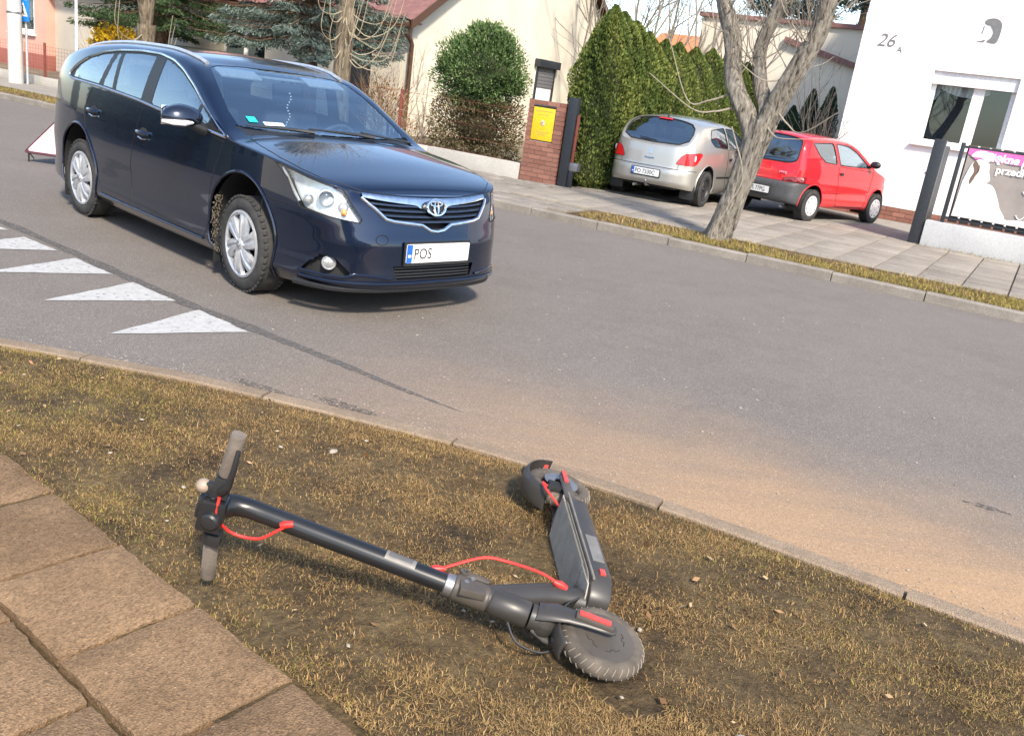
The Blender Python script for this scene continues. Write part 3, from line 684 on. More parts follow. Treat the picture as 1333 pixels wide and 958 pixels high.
# ------------------------------------------------------------------ the two small cars parked on the far side
P307 = dict(
    plan=[(.83, 0), (.82, .25), (.77, .5), (.62, .7), (.35, .82), (0, .855), (-.8, .87), (-1.8, .87), (-2.5, .86), (-2.95, .815), (-3.23, .70), (-3.345, .46), (-3.375, .2), (-3.38, 0)],
    zb=[(.83, .22), (-2.3, .22), (-3.0, .27), (-3.38, .30)],
    zt=[(.83, .72), (.5, .83), (0, .95), (-.6, .99), (-1.5, 1.015), (-2.4, 1.04), (-2.9, 1.03), (-3.2, 1.0), (-3.38, .96)],
    ze=[(.83, .73), (-.3, .985), (-.6, 1.12), (-1.0, 1.32), (-1.3, 1.40), (-1.8, 1.425), (-2.3, 1.415), (-2.7, 1.37), (-2.95, 1.29), (-3.12, 1.16), (-3.26, 1.03), (-3.38, .97)],
    zc=[(.83, .72), (.4, .90), (0, 1.0), (-.25, 1.05), (-.8, 1.33), (-1.1, 1.44), (-1.6, 1.50), (-2.1, 1.505), (-2.6, 1.475), (-2.85, 1.435), (-2.95, 1.37), (-3.15, 1.13), (-3.27, 1.0), (-3.38, .965)],
    side_off=[(.2, -.07), (.27, -.02), (.35, -.004), (.5, -.008), (.65, 0), (.8, -.01), (.95, -.025), (1.1, -.05)],
    front_off=[(.2, -.05), (.4, 0), (.6, -.03), (.75, -.1)],
    rear_off=[(.28, -.07), (.33, -.01), (.38, .012), (.5, .012), (.585, .0), (.615, -.035), (.7, -.045), (.85, -.06), (.98, -.085)], tumble=.33, ds=.022, n1=36, n2=18, n3=24)
SEIC = dict(
    plan=[(.62, 0), (.61, .25), (.55, .5), (.38, .66), (.1, .73), (-.4, .75), (-1.2, .755), (-2.0, .75), (-2.4, .725), (-2.62, .64), (-2.70, .45), (-2.725, .2), (-2.73, 0)],
    zb=[(.62, .22), (-1.8, .24), (-2.73, .27)],
    zt=[(.62, .70), (.4, .78), (.1, .86), (-.2, .92), (-.6, .955), (-1.5, .97), (-2.2, .98), (-2.55, .96), (-2.73, .90)],
    ze=[(.62, .71), (-.15, .93), (-.35, 1.03), (-.65, 1.2), (-.95, 1.33), (-1.2, 1.375), (-1.7, 1.39), (-2.2, 1.37), (-2.45, 1.33), (-2.56, 1.22), (-2.65, 1.0), (-2.73, .91)],
    zc=[(.62, .70), (.4, .80), (.0, .93), (-.15, .97), (-.55, 1.22), (-.85, 1.38), (-1.2, 1.43), (-1.7, 1.445), (-2.2, 1.43), (-2.42, 1.405), (-2.52, 1.33), (-2.63, 1.02), (-2.73, .905)],
    side_off=[(.22, -.06), (.28, -.01), (.36, 0), (.5, -.004), (.66, .004), (.72, -.008), (.85, -.012), (1.0, -.03)],
    front_off=[(.2, -.05), (.4, 0), (.6, -.03), (.75, -.1)],
    rear_off=[(.25, -.05), (.30, .02), (.40, .04), (.54, .04), (.60, .025), (.63, -.02), (.75, -.03), (.95, -.07)], tumble=.30, ds=.020, n1=36, n2=18, n3=24)
M_REDDARK = plain('dark_red_lens', (.20, .004, .008), .15, .0, .8)
M_PINKLENS = plain('pale_red_lens', (.75, .22, .20), .2, .0, .6)
def hatch(name, label, loc, rz, spec, paint, wb, arches, wins, doorp, rw, ws, lamp, bmp_z, bmp_mat, wheel_r, style, wy, scale=1.0, rim=M_SILVERPL):
    root = thing(name, loc, rz, label, 'car', None); root.scale = (scale,)*3
    s = Shell(**spec); rear = spec['plan'][-1][0]
    m = {}
    m['arch'] = np.zeros((s.P.shape[0]-1, s.P.shape[1]-1), bool)
    for ax, az, ar in arches: m['arch'] |= s.cut('side', circ(ax, az, ar, 0, 2*math.pi, 40)[:-1])
    for i, (nm, p) in enumerate(wins): m['w%d' % i] = s.cut('side', rounded(p, .05, 4))
    m['door'] = s.cut('side', doorp); m['ws'] = s.cut('top', ws, xr=(-1.6, .5)); m['rw'] = s.cut('top', rw, xr=(rear-.1, rear+1.0))
    m['lamp'] = s.cut('rwrap', rounded(lamp, .03, 3)); m['bmp'] = s.cut('rwrap', [(-.1, .0), (1.12, .0), (1.10, .40), (1.04, bmp_z-.02), (.95, bmp_z), (-.1, bmp_z)])
    free = np.ones_like(m['arch'])
    def take(k):
        nonlocal free
        r = m[k] & free; free = free & ~m[k]; return r
    take('arch'); lm = take('lamp')
    for i, (nm, p) in enumerate(wins):
        mk = take('w%d' % i)
        for sd, q in (('R', 1), ('L', -1)):
            g = s.part(nm, mk, M_GLASS, root, sd, -.004)
            if g:
                o_ = s.at('side', dense(rounded(p, .05, 4), .03), 0, q); strip('window_seal', o_+[o_[0]], .009, M_BLACKPL, root, 6)
    s.part('windscreen', take('ws'), M_GLASS, root, 'both', -.003)
    s.part('rear_window', take('rw'), M_GLASSD, root, 'both', -.003)
    half = dense([p for p in rw], .03, False); q = s.at('top', half, .002, 1)+s.at('top', half, .002, -1)[::-1][1:]
    strip('rear_window_seal', q+[q[0]], .013, M_BLACKPL, root)
    dk = take('door')
    for sd, q in (('R', 1), ('L', -1)):
        d = s.part('door', dk, paint, root, sd); strip('door_gap', s.at('side', dense(doorp+[doorp[0]], .03, False), 0, q), .005, M_SEAM, root, 5)
        hx, hz = doorp[-1][0]+.12, .84
        p = s.at('side', [(hx, hz)], .006, q)[0]; hb = MB(); hb.box((p[0], p[1]-.008*q, p[2]), (.10, .03, .045)); obj('door_handle', hb, M_BLACKPL, d, bevel=.01)
    s.part('rear_bumper', take('bmp'), bmp_mat, root, 'both')
    s.part('body_shell', free, paint, root, 'both')
    for q in (1, -1):
        lo = s.part('tail_lamp', lm, M_REDLENS if style == 'steel' else M_REDDARK, root, 'R' if q == 1 else 'L', .010)
        o_ = s.at('rwrap', dense(rounded(lamp, .03, 3), .03), .002, q); strip('lamp_gasket', o_+[o_[0]], .006, M_SEAM, lo, 5)
        c = np.mean(np.array(lamp), 0); p = s.at('rwrap', [(c[0]+.06, c[1]+.01)], .006, q)[0]
        wl = MB(); wl.ball(p, (.02, .02, .055) if style == 'steel' else (.02, .06, .022)); obj('reversing_lens', wl, M_WHITE if style == 'steel' else M_PINKLENS, lo)
        for ax, az, ar in arches:
            strip('wheel_arch_lip', s.at('side', circ(ax, az, ar+.004, R(-25), R(205), 36), .002, q), .010, paint, root)
            wl = MB(); wd = s.P[..., 1].max()
            wl.grid([[(ax+ar*math.cos(a_), -q*y_, az+ar*math.sin(a_)) for y_ in (wd-.32, wd-.03)] for a_ in np.linspace(R(-30), R(210), 20)])
            wl.grid([[(ax+k_*ar*math.cos(a_), -q*(wd-.31), az+k_*ar*math.sin(a_)) for k_ in (0, 1)] for a_ in np.linspace(R(-30), R(210), 20)]); obj('wheel_well', wl, M_BLACKMAT, root)
        mx = wins[-1][1]; fx = max(p_[0] for p_ in mx)-.05
        b = s.at('side', [(fx-.05, 1.0)], 0, q)[0]; mi = MB(); mi.ball((fx, b[1]-q*.12, 1.06), (.06, .10, .065), 8, 14); mo = obj('wing_mirror', mi, M_BLACKPL if style != 'steel' else paint, root)
        st = MB(); st.tube([(fx, b[1]+q*.03, .99), (fx, b[1]-q*.06, 1.03)], .025, 8); obj('mirror_stalk', st, M_BLACKPL, mo)
        if q == 1 or True:
            for ax in (0, -wb): wheel(root, ax, -q*wy, wheel_r, wheel_r, .18, -q, style, 0, rim)
    obj('bumper_step', MB().tube(s.at('rwrap', [(a_, bmp_z+.004) for a_ in np.linspace(.95, 0, 20)], .001, 1)+s.at('rwrap', [(a_, bmp_z+.004) for a_ in np.linspace(.05, .95, 20)], .001, -1), .005, 6), M_SEAM, root)
    zr = bmp_z
    tg = .56
    strip('tailgate_gap', s.at('rwrap', dense([(tg-.02, bmp_z), (tg, .7), (tg+.10, .86), (tg+.12, .93)], .03, False), .0, 1), .004, M_SEAM, root, 5)
    strip('tailgate_gap', s.at('rwrap', dense([(tg-.02, bmp_z), (tg, .7), (tg+.10, .86), (tg+.12, .93)], .03, False), .0, -1), .004, M_SEAM, root, 5)
    # seats, dash, floor
    seat(root, -1.0, -.34, .46, M_SEAT, .48); seat(root, -1.0, .34, .46, M_SEAT, .48); seat(root, rear+.85, 0, .44, M_SEAT, 1.1, (-.32, .32))
    ds_ = MB(); ds_.box((-.5, 0, .86), (.35, 1.25, .22)); obj('dashboard', ds_, M_SEAT, root, bevel=.05)
    pt = MB(); pt.box((rear+.55, 0, .95), (.45, 1.1, .02)); obj('parcel_shelf', pt, M_SEAT, root, bevel=.005)
    ub = MB(); ub.box(((rear+.6)/2, 0, .30), (-rear+.1, .95, .12)); ub.box((-wb/2, 0, .27), (wb-.8, 1.3, .06)); ub.box((rear+.26, 0, .31), (.3, 1.1, .09)); obj('underbody', ub, M_BLACKMAT, root, bevel=.02)
    return root, s

r307, s307 = hatch('hatchback_car', 'silver beige three door hatchback parked by the green hedge with red tail lamps', (3.32, 17.93, .1), 1.06, P307, M_SILVER, 2.61,
    [(-.0, .36, .365), (-2.62, .36, .365)],
    [('rear_quarter_window', [(-2.60, 1.15), (-2.54, 1.325), (-1.86, 1.385), (-1.70, 1.03), (-2.40, 1.055)]), ('door_window', [(-1.76, 1.38), (-1.32, 1.365), (-.98, 1.26), (-.60, 1.04), (-1.60, 1.035)])],
    [(-.40, .96), (-.50, .35), (-.55, .29), (-1.60, .29), (-1.68, .6), (-1.66, 1.02)],
    [(-2.86, 0), (-2.86, .30), (-2.87, .50), (-2.95, .585), (-3.06, .615), (-3.16, .60), (-3.215, .45), (-3.235, 0)],
    [(-.30, 0), (-.36, .60), (-.5, .68), (-.9, .62), (-1.03, .50), (-1.06, 0)],
    [(.50, .70), (.58, .83), (.66, .885), (1.02, .925), (1.08, .905), (.93, .745), (.84, .70)], .605, M_SILVER, .31, 'steel', .775, .955)
plate(r307, -3.395, .50, -1, 'PO 7330C', tilt=R(4))
def silver_extras():
    root = r307
    th = MB(); th.box((-2.895, 0, 1.418), (.03, .26, .022), M=Matrix.Rotation(R(25), 4, 'Y')); obj('high_brake_lamp', th, M_REDLENS, root, bevel=.005)
    w = MB(); w.tube([(-3.235, -.05, 1.035), (-3.215, .16, 1.06), (-3.205, .30, 1.065)], [.014, .008, .006], 6); obj('rear_wiper', w, M_BLACKPL, root)
    h_ = MB(); h_.tube([(-3.325, -.09, .745), (-3.33, 0, .738), (-3.325, .09, .745)], .017, 8); obj('tailgate_handle', h_, M_CHROME, root)
    em = MB()
    pts = [(-.022, -.05), (-.012, -.012), (-.03, .0), (-.012, .012), (-.02, .05), (.004, .058), (.018, .036), (.01, .02), (.03, .012), (.012, .0), (.018, -.02), (.034, -.05), (.018, -.05), (.004, -.022), (-.006, -.05)]
    em.prism([(a, b) for a, b in pts], .006, Matrix.Translation((-3.318, 0, .855)) @ Matrix.Rotation(R(12), 4, 'Y') @ Matrix(((0, 0, -1, 0), (-1, 0, 0, 0), (0, 1, 0, 0), (0, 0, 0, 1)))); obj('lion_emblem', em, M_CHROME, root)
    for y in (.68, -.68):
        f = MB(); f.box((-3.02, y, .24), (.02, .26, .24)); obj('mud_flap', f, M_BLACKPL, root, bevel=.006)
    t = MB(); t.tube([(-3.25, -.05, .27), (-3.42, -.05, .28), (-3.45, -.05, .33)], .016, 8); t.ball((-3.45, -.05, .35), .026); obj('tow_ball', t, M_STEEL, root)
    e = MB(); e.tube([(-3.1, .18, .25), (-3.4, .18, .25)], .025, 10); obj('exhaust_pipe', e, M_STEEL, root)
    a = MB(); a.tube([(-2.78, 0, 1.455), (-2.80, 0, 1.475), (-3.0, 0, 1.55)], [.016, .008, .003], 6); obj('roof_aerial', a, M_BLACKPL, root)
    for q in (1, -1):
        strip('side_moulding', s307.at('side', dense([(-.6, .52), (-2.15, .52)], .05, False), .005, q), .014, M_BLACKPL, root)
silver_extras()
M_BUMPER = varied('grey_bumper_plastic', (.045, .048, .052), (.07, .072, .076), 20, .6)
rsei, ssei = hatch('city_car', 'small red city car with dark grey bumper parked before the white house', (5.80, 17.56, .1), .74, SEIC, M_RED, 2.2,
    [(0, .31, .315), (-2.2, .31, .315)],
    [('rear_quarter_window', [(-2.34, 1.30), (-1.72, 1.335), (-1.60, .995), (-1.98, 1.01), (-2.18, 1.12)]), ('door_window', [(-1.62, 1.335), (-1.2, 1.32), (-.92, 1.225), (-.46, .985), (-1.50, .985)])],
    [(-.30, .92), (-.42, .32), (-.46, .28), (-1.42, .28), (-1.47, .6), (-1.54, .965)],
    [(-2.475, 0), (-2.475, .40), (-2.49, .50), (-2.52, .535), (-2.56, .55), (-2.60, .56), (-2.63, .54), (-2.642, .42), (-2.65, .3), (-2.655, 0)],
    [(-.12, 0), (-.17, .50), (-.3, .56), (-.7, .53), (-.80, .42), (-.83, 0)],
    [(.40, .635), (.45, .69), (.80, .735), (.86, .73), (.84, .635)], .62, M_BUMPER, .27, 'small', .68, 1.0, plain('pale_wheel_cover', (.72, .72, .72), .35, .2))
plate(rsei, -2.785, .44, -1, 'POS 77PG', tilt=R(3))
def red_extras():
    root = rsei
    w = MB(); w.tube([(-2.672, .1, .965), (-2.655, -.12, .985), (-2.64, -.36, .99)], [.013, .008, .006], 6); obj('rear_wiper', w, M_BLACKPL, root)

    text('model_lettering', 'young', .055, M_SILVERPL, root, Matrix.Translation((-2.712, -.33, .76)) @ Matrix.Rotation(R(8), 4, 'Y') @ Matrix.Rotation(R(14), 4, 'Z') @ Matrix(((0, 0, -1, 0), (-1, 0, 0, 0), (0, 1, 0, 0), (0, 0, 0, 1))), .001)
    th = MB(); th.tube([(-2.4, .0, 1.405), (-2.52, 0, 1.43)], .006, 6); obj('washer_nozzle', th, M_BLACKPL, root)
    e = MB(); e.tube([(-2.3, -.42, .25), (-2.5, -.46, .2), (-2.66, -.46, .2)], .022, 10); obj('exhaust_pipe', e, M_STEEL, root)
    for q in (1, -1):
        strip('side_moulding', ssei.at('side', dense([(-.38, .52), (-1.86, .51)], .05, False), .004, q), .010, M_RED, root)
    text('door_lettering', 'elite', .05, M_INK, root, Matrix.Translation((-.93, -.755, .60)) @ Matrix.Rotation(R(90), 4, 'X'), .001)
red_extras()
# ------------------------------------------------------------------ the electric kick scooter lying on its right side on the verge
M_SCOOT = varied('scooter_dark_paint', (.032, .030, .028), (.048, .044, .040), 6, .40, .06, .001, 200)
M_STEM = varied('stem_black_paint', (.010, .011, .013), (.016, .017, .019), 6, .30, .04, .001, 200)
M_SCPL = varied('scooter_plastic', (.055, .047, .039), (.085, .073, .060), 9, .5, .1, .001, 200)
M_GRIP = varied('worn_grip_rubber', (.115, .095, .078), (.18, .15, .125), 18, .8, .5, .003, 260)
M_MAT = varied('ribbed_deck_rubber', (.13, .118, .10), (.20, .182, .155), 22, .85, .3, .002, 150)
M_CABLE = plain('red_cable', (.70, .035, .028), .45)
M_REDREF = plain('red_reflector', (.62, .06, .05), .3)
M_STYRE = varied('dusty_scooter_tyre', (.05, .042, .034), (.125, .104, .082), 20, .9, .3, .002, 150)
M_STICK = varied('metallic_sticker', (.17, .16, .145), (.26, .245, .22), 30, .45, .1, .001, 80, .3)
def scooter():
    ey = Vector((.205, .0, .978)).normalized(); ex = Vector((.135, -1, 0)); ex = (ex-ey*ex.dot(ey)).normalized(); ez = ex.cross(ey)
    root = thing('kick_scooter', (.366, 2.19, .112), 0, 'black electric kick scooter with red cables lying on its side on the grass', 'scooter')
    k = 1.17
    root.matrix_world = Matrix.Translation((.366, 2.19, .112)) @ Matrix(((ex.x, ey.x, ez.x, 0), (ex.y, ey.y, ez.y, 0), (ex.z, ey.z, ez.z, 0), (0, 0, 0, 1))) @ Matrix.Scale(k, 4)
    A = Vector((-.205, .0, .979)).normalized()                     # steering axis
    DL = R(9); FD_ = Vector((A.z, 0, -A.x))*math.cos(DL) - Vector((0, 1, 0))*math.sin(DL); LD_ = Vector((A.z, 0, -A.x))*math.sin(DL) + Vector((0, 1, 0))*math.cos(DL)   # bars turned a little
    STEER = Matrix.Rotation(-DL, 4, A)
    def ax(d, x=0, y=0):                                         # point on / beside the steering axis
        d = d if d < .2 else .2+(d-.2)*.925
        return A*d + FD_*x + LD_*y
    Mx = lambda d, x=0, y=0: Matrix.Translation(ax(d, x, y)) @ Matrix(((FD_.x, LD_.x, A.x, 0), (FD_.y, LD_.y, A.y, 0), (FD_.z, LD_.z, A.z, 0), (0, 0, 0, 1)))
    LAT = Matrix.Rotation(-math.pi/2, 4, 'X')                      # local z -> +y
    # wheels
    def swheel(c, solid):
        e = bpy.data.objects.new('wheel', None); COL.objects.link(e); e.parent = root; e.location = c; e.empty_display_size = .05
        t = MB(); Rw = .109; prof = [(Rw-.023+.023*math.cos(a), .024*math.sin(a)) for a in np.linspace(0, 2*math.pi, 25)[:-1]]; t.lathe(prof, 64, LAT, True); ty = obj('tyre', t, M_STYRE, e)
        g = MB()
        for i in range(34):
            for sg in (-1, 1):
                a0 = 2*math.pi*i/34+(.09 if sg > 0 else 0); pts = []
                for q in np.linspace(.18, .95, 6):
                    a = a0+.085*(q-.2); r = Rw-.023+.0236*math.cos(q); pts.append(LAT @ Vector((r*math.cos(a), r*math.sin(a), sg*.0246*math.sin(q))))
                g.tube(pts, .0016, 4)
        tg = obj('tread_grooves', g, plain('tread_dust', (.22, .19, .155), .9), ty); tag(tg, kind='stuff')
        if solid:
            h_ = MB(); h_.lathe([(.085, -.02), (.088, .0), (.087, .016), (.083, .0205), (.079, .0195), (.076, .0215), (.058, .0235), (.03, .0245), (0, .025)], 56, LAT); h_.lathe([(.079, .0), (.08, -.016), (.06, -.021), (0, -.022)], 48, LAT); hb = obj('hub_motor', h_, M_SCPL, e, ang=25)
            rg = MB(); rg.tube([LAT @ Vector((.083*math.cos(a), .083*math.sin(a), .0215)) for a in np.linspace(0, 2*math.pi, 49)], .0016, 5); obj('hub_ring', rg, M_BLACKMAT, hb)
            for i in range(5):
                nt_ = MB(); a0 = 2*math.pi*i/5+.3
                pts = [LAT @ Vector((r*math.cos(a0+da), r*math.sin(a0+da), .0238)) for r, da in ((.050, -.42), (.050, -.13), (.044, -.11), (.044, .11), (.050, .13), (.050, .42))]; nt_.tube(pts, .0011, 5); obj('hub_notch', nt_, M_BLACKMAT, hb)
        else:
            h_ = MB(); h_.lathe([(.079, -.02), (.08, .0), (.078, .016), (.072, .016), (.068, .004), (.035, .003), (.03, .012), (0, .012)], 48, LAT); h_.lathe([(.079, -.019), (.035, -.006), (0, -.008)], 40, LAT); hb = obj('rim', h_, M_SCPL, e, ang=25)
            for i in range(6):
                a0 = 2*math.pi*i/6; sp = MB(); sp.tube([LAT @ Vector((r*math.cos(a0), r*math.sin(a0), .010)) for r in (.028, .072)], [.009, .006], 6); obj('spoke', sp, M_SCPL, hb)
            dd = MB(); dd.lathe([(.022, .026), (.058, .026), (.058, .024), (.022, .024)], 40, LAT, True); obj('brake_disc', dd, M_STEEL, e)
        return e
    fw = swheel((0, 0, 0), True); fw.rotation_mode = 'QUATERNION'; fw.rotation_quaternion = STEER.to_quaternion(); rw = swheel((-.81, 0, 0), False)
    # fork: crown, two blades, reflectors
    fk = MB(); fk.tube([ax(.188), ax(.18), ax(.15)], [.031, .032, .031], 20); fk.ball(ax(.15), (.034, .046, .034), 10, 18)
    crown = obj('fork_crown', fk, M_SCOOT, root)
    for sg in (1, -1):
        b = MB(); P = []
        for d, y, w_, th in ((.175, .020, .030, .016), (.135, .036, .032, .014), (.10, .043, .026, .010), (.06, .046, .021, .008), (.02, .047, .019, .008), (-.012, .047, .017, .008), (-.020, .046, .010, .006)):
            c0 = ax(d, 0, sg*y); P.append([c0+FD_*(w_*math.cos(t))+LD_*(th*math.sin(t)) for t in np.linspace(0, 2*math.pi, 17)])
        b.grid(P); bl = obj('fork_blade', b, M_SCOOT, root)
        cv = MB(); cv.box((0, 0, 0), (.030, .014, .098)); c = obj('axle_cover', cv, M_SCPL, bl, bevel=.006); c.data.transform(Mx(.038, 0, sg*.056))
        r_ = MB(); r_.box((0, 0, 0), (.016, .006, .082)); c = obj('side_reflector', r_, M_REDREF, bl, bevel=.0028); c.data.transform(Mx(.040, 0, sg*.0645))
    # front mudguard behind and above the wheel
    mg = MB(); P = []
    for t in np.linspace(R(62), R(150), 18):
        r = .124; P.append([(r*math.cos(t)*1.0, y, r*math.sin(t)-.010*(y/.035)**2) for y in np.linspace(-.030, .030, 9)])
    mg.grid([[STEER @ Vector(p) for p in row] for row in P]); mgo = obj('front_mudguard', mg, M_SCOOT, root); so = mgo.modifiers.new('s', 'SOLIDIFY'); so.thickness = .004
    # neck casting, head tube, folding collar, stem
    hd = MB(); hd.tube([ax(.193), ax(.196), ax(.24), ax(.295), ax(.30)], [.031, .0335, .035, .0335, .030], 22); obj('head_tube', hd, M_SCOOT, root)
    nkp = catmull([(-.152, 0, -.015), (-.152, 0, .06), (-.140, 0, .13), (-.112, 0, .195), tuple(ax(.30, -.008)), tuple(ax(.325, 0))], 8)
    nk = MB(); nk.tube(nkp, [.037-.006*i/len(nkp) for i in range(len(nkp))], 20); obj('neck_tube', nk, M_SCOOT, root)
    cl = MB(); cl.tube([ax(.305), ax(.308), ax(.40), ax(.404)], [.0305, .0330, .0330, .030], 22); cl.box(ax(.355, .016, .026), (.05, .018, .065)); co = obj('folding_clamp', cl, M_SCPL, root, bevel=.003)
    lv = MB(); lv.tube([ax(.385, -.034, .012), ax(.35, -.042, .016), ax(.315, -.038, .018)], [.008, .009, .007], 8); lv.lathe([(.006, -.008), (.014, -.008), (.014, .008), (.006, .008)], 16, Matrix.Translation(ax(.385, -.042, .014)) @ LAT, True); obj('folding_lever', lv, M_SCPL, co)
    for d, x in ((.335, .016), (.375, .006), (.362, -.012)):
        sc = MB(); sc.lathe([(.0065, 0), (.0065, .004), (.004, .005), (0, .003)], 12, Matrix.Translation(ax(d, x, .030)) @ LAT); obj('clamp_screw', sc, M_STEEL, co)
    tl = MB(); tl.tube([ax(.404), ax(.425), ax(.428)], [.028, .028, .0245], 20); obj('collar_ring', tl, M_STEEL, root)
    stp = [tuple(ax(d)) for d in (.41, .6, .8, .93, 0.98)] + [tuple(ax(1.015, .006)), tuple(ax(1.04, .022)), tuple(ax(1.052, .045))]
    st = MB(); st.tube(stp, [.0245, .0245, .0245, .0245, .0248, .027, .030, .028], 22); stem = obj('stem', st, M_STEM, root)
    pl = MB(); pl.grid([[ax(d, .0251*math.sin(t), .0251*math.cos(t)) for t in np.linspace(-.9, .7, 9)] for d in (.515, .545, .575, .60)]); obj('silver_decal', pl, M_STICK, stem)
    dk = MB(); dk.grid([[ax(d, .02515*math.sin(t), .02515*math.cos(t)) for t in np.linspace(-.5, .3, 7)] for d in (.525, .56, .592)]); obj('decal_lettering_block', dk, plain('decal_grey', (.11, .105, .10), .5), stem)
    # handlebar
    hc = 1.055; hx = .050
    hbm = MB(); hbm.tube([ax(hc-.012, hx-.012, -.175), ax(hc-.004, hx-.004, -.09), ax(hc, hx, 0), ax(hc-.004, hx-.004, .09), ax(hc-.012, hx-.012, .175)], .0115, 12); hb = obj('handlebar', hbm, M_STEM, root)
    for sg in (1, -1):
        g = MB(); a_ = ax(hc-.006, hx-.006, sg*.105); b_ = ax(hc-.014, hx-.014, sg*.222); pts = [a_.lerp(b_, q) for q in (0, .02, .5, .96, 1)]; g.tube(pts, [.0165, .0175, .0165, .0185, .0165], 20); go = obj('grip', g, M_GRIP, hb)
        ri = MB()
        for q in range(22):
            c = a_.lerp(b_, .08+.85*q/22); d = (b_-a_).normalized(); up = d.orthogonal().normalized(); bb = d.cross(up)
            ri.tube([c+(up*math.cos(t)+bb*math.sin(t))*.0172 for t in np.linspace(0, 2*math.pi, 17)], .0009, 4, False)
        ro = obj('grip_ribs', ri, M_GRIP, go); tag(ro, kind='stuff')
    cb = MB(); cb.box(ax(hc, hx+.012, 0), (.055, .085, .06)); cb.box(ax(hc+.028, hx+.0, 0), (.05, .05, .03)); mo = obj('handlebar_mount', cb, M_STEM, hb, bevel=.009)
    hl = MB(); hl.lathe([(.021, -.01), (.022, .012), (.018, .017), (.008, .019), (0, .0195)], 24, Matrix.Translation(ax(hc-.01, hx+.036, 0)) @ FD_.to_track_quat('Z', 'Y').to_matrix().to_4x4()); obj('headlight', hl, M_BLACKPL, mo)
    dp = MB(); dp.box(ax(hc+.043, hx-.008, 0), (.06, .052, .012)); obj('display', dp, M_BLACKPL, mo, bevel=.004)
    ey_ = MB(); ey_.lathe([(.011, 0), (.011, .004), (.007, .006), (0, .005)], 20, Matrix.Translation(ax(hc+.006, hx+.006, .044)) @ STEER @ LAT); obj('mount_bolt', ey_, M_SILVERPL, mo)
    # brake lever with cable (left, upper side), bell, throttle collar (right, lower side)
    lb = MB(); lb.box(ax(hc-.006, hx+.0, .075), (.036, .055, .038)); lb.tube([ax(hc-.012, hx+.016, .07), ax(hc-.03, hx+.026, .10), ax(hc-.035, hx+.026, .15), ax(hc-.033, hx+.016, .20)], [.012, .009, .0075, .006], 8); obj('brake_lever', lb, M_BLACKPL, hb, bevel=.004)
    be = MB(); be.ball(ax(hc+.040, hx+.006, .062), (.018, .018, .018), 10, 18); bo = obj('bell', be, plain('cream_bell', (.30, .235, .18), .45), hb)
    bc = MB(); bc.box(ax(hc+.018, hx+.004, .062), (.02, .030, .03)); obj('bell_bracket', bc, M_BLACKPL, bo, bevel=.004)
    tc = MB(); tc.tube([ax(hc-.004, hx-.004, -.062), ax(hc-.005, hx-.005, -.064), ax(hc-.006, hx-.006, -.098), ax(hc-.006, hx-.006, -.10)], [.020, .024, .024, .019], 18); tc.box(ax(hc-.018, hx+.012, -.078), (.02, .03, .03)); obj('throttle', tc, M_BLACKPL, hb, bevel=.002)
    # red cables
    c1 = MB(); c1.tube(catmull([tuple(ax(hc-.012, hx+.022, .06)), tuple(ax(hc-.02, hx+.03, .01)), tuple(ax(1.00, .05, -.048)), tuple(ax(.93, .040, -.045)), tuple(ax(.885, .030, -.005)), tuple(ax(.862, .020, .014))], 10), .0038, 8); co1 = obj('brake_cable', c1, M_CABLE, root)
    e1 = MB(); e1.tube([ax(.885, .026, .006), ax(.875, .023, .011), ax(.855, .018, .017)], [.007, .010, .008], 10); obj('cable_grommet', e1, M_CABLE, co1)
    c2 = MB(); c2.tube(catmull([tuple(ax(.455, -.022, .012)), tuple(ax(.42, -.042, .03)), tuple(ax(.35, -.078, .055)), tuple(ax(.28, -.092, .058)), (-.150, .058, .165), (-.150, .042, .11)], 10), .0038, 8); co2 = obj('brake_cable', c2, M_CABLE, root)
    e2 = MB(); e2.tube([ax(.475, -.018, .012), ax(.46, -.022, .014), ax(.44, -.028, .018)], [.008, .010, .006], 10); obj('cable_grommet', e2, M_CABLE, co2); e2 = MB(); e2.tube([(-.150, .043, .122), (-.150, .039, .102), (-.150, .032, .085)], [.006, .011, .010], 10); obj('cable_grommet', e2, M_CABLE, co2)
    c3 = MB(); c3.tube(catmull([tuple(ax(.24, .025, -.02)), tuple(ax(.20, .06, -.04)), tuple(ax(.14, .055, -.05)), tuple(ax(.10, .03, -.045))], 8), .0035, 6); obj('motor_cable', c3, M_BLACKPL, root)
    # deck: box with raised, finely ribbed mat; nose and tail tapered
    zt, zb_ = .028, -.032
    def outline(w, x0, x1, cut_=.03): return rounded([(x0, -w*.55), (x0, w*.55), (x0-.05, w), (x1+.06, w), (x1, w*.55), (x1, -w*.55), (x1+.06, -w), (x0-.05, -w)], .025, 4)
    d = MB(); d.prism(outline(.082, -.115, -.655), zt-zb_, Matrix.Translation((0, 0, zb_))); deck = obj('deck', d, M_SCOOT, root, bevel=.008)
    mt = MB(); mt.prism(outline(.074, -.132, -.64), .004, Matrix.Translation((0, 0, zt+.0005))); mat_ = obj('deck_mat', mt, M_MAT, deck, bevel=.0015)
    rb = MB(); n_ = 0
    for i in range(46):
        x = -.142-.485*i/46
        if x > -.235: ws_ = [(-.064, -.024), (.024, .064)]
        else: ws_ = [(-.067, .067)]
        for y0, y1 in ws_:
            P0 = [(x+.012, y0), (x-.012, y1)]; rb.tube([(P0[0][0], P0[0][1], zt+.0048), (P0[1][0], P0[1][1], zt+.0046)], .0021, 4)
    rbo = obj('mat_ribs', rb, varied('pale_rib_rubber', (.30, .27, .225), (.42, .38, .32), 22, .85), mat_); tag(rbo, kind='stuff')  # ribs painted paler so their relief shows on the shaded mat
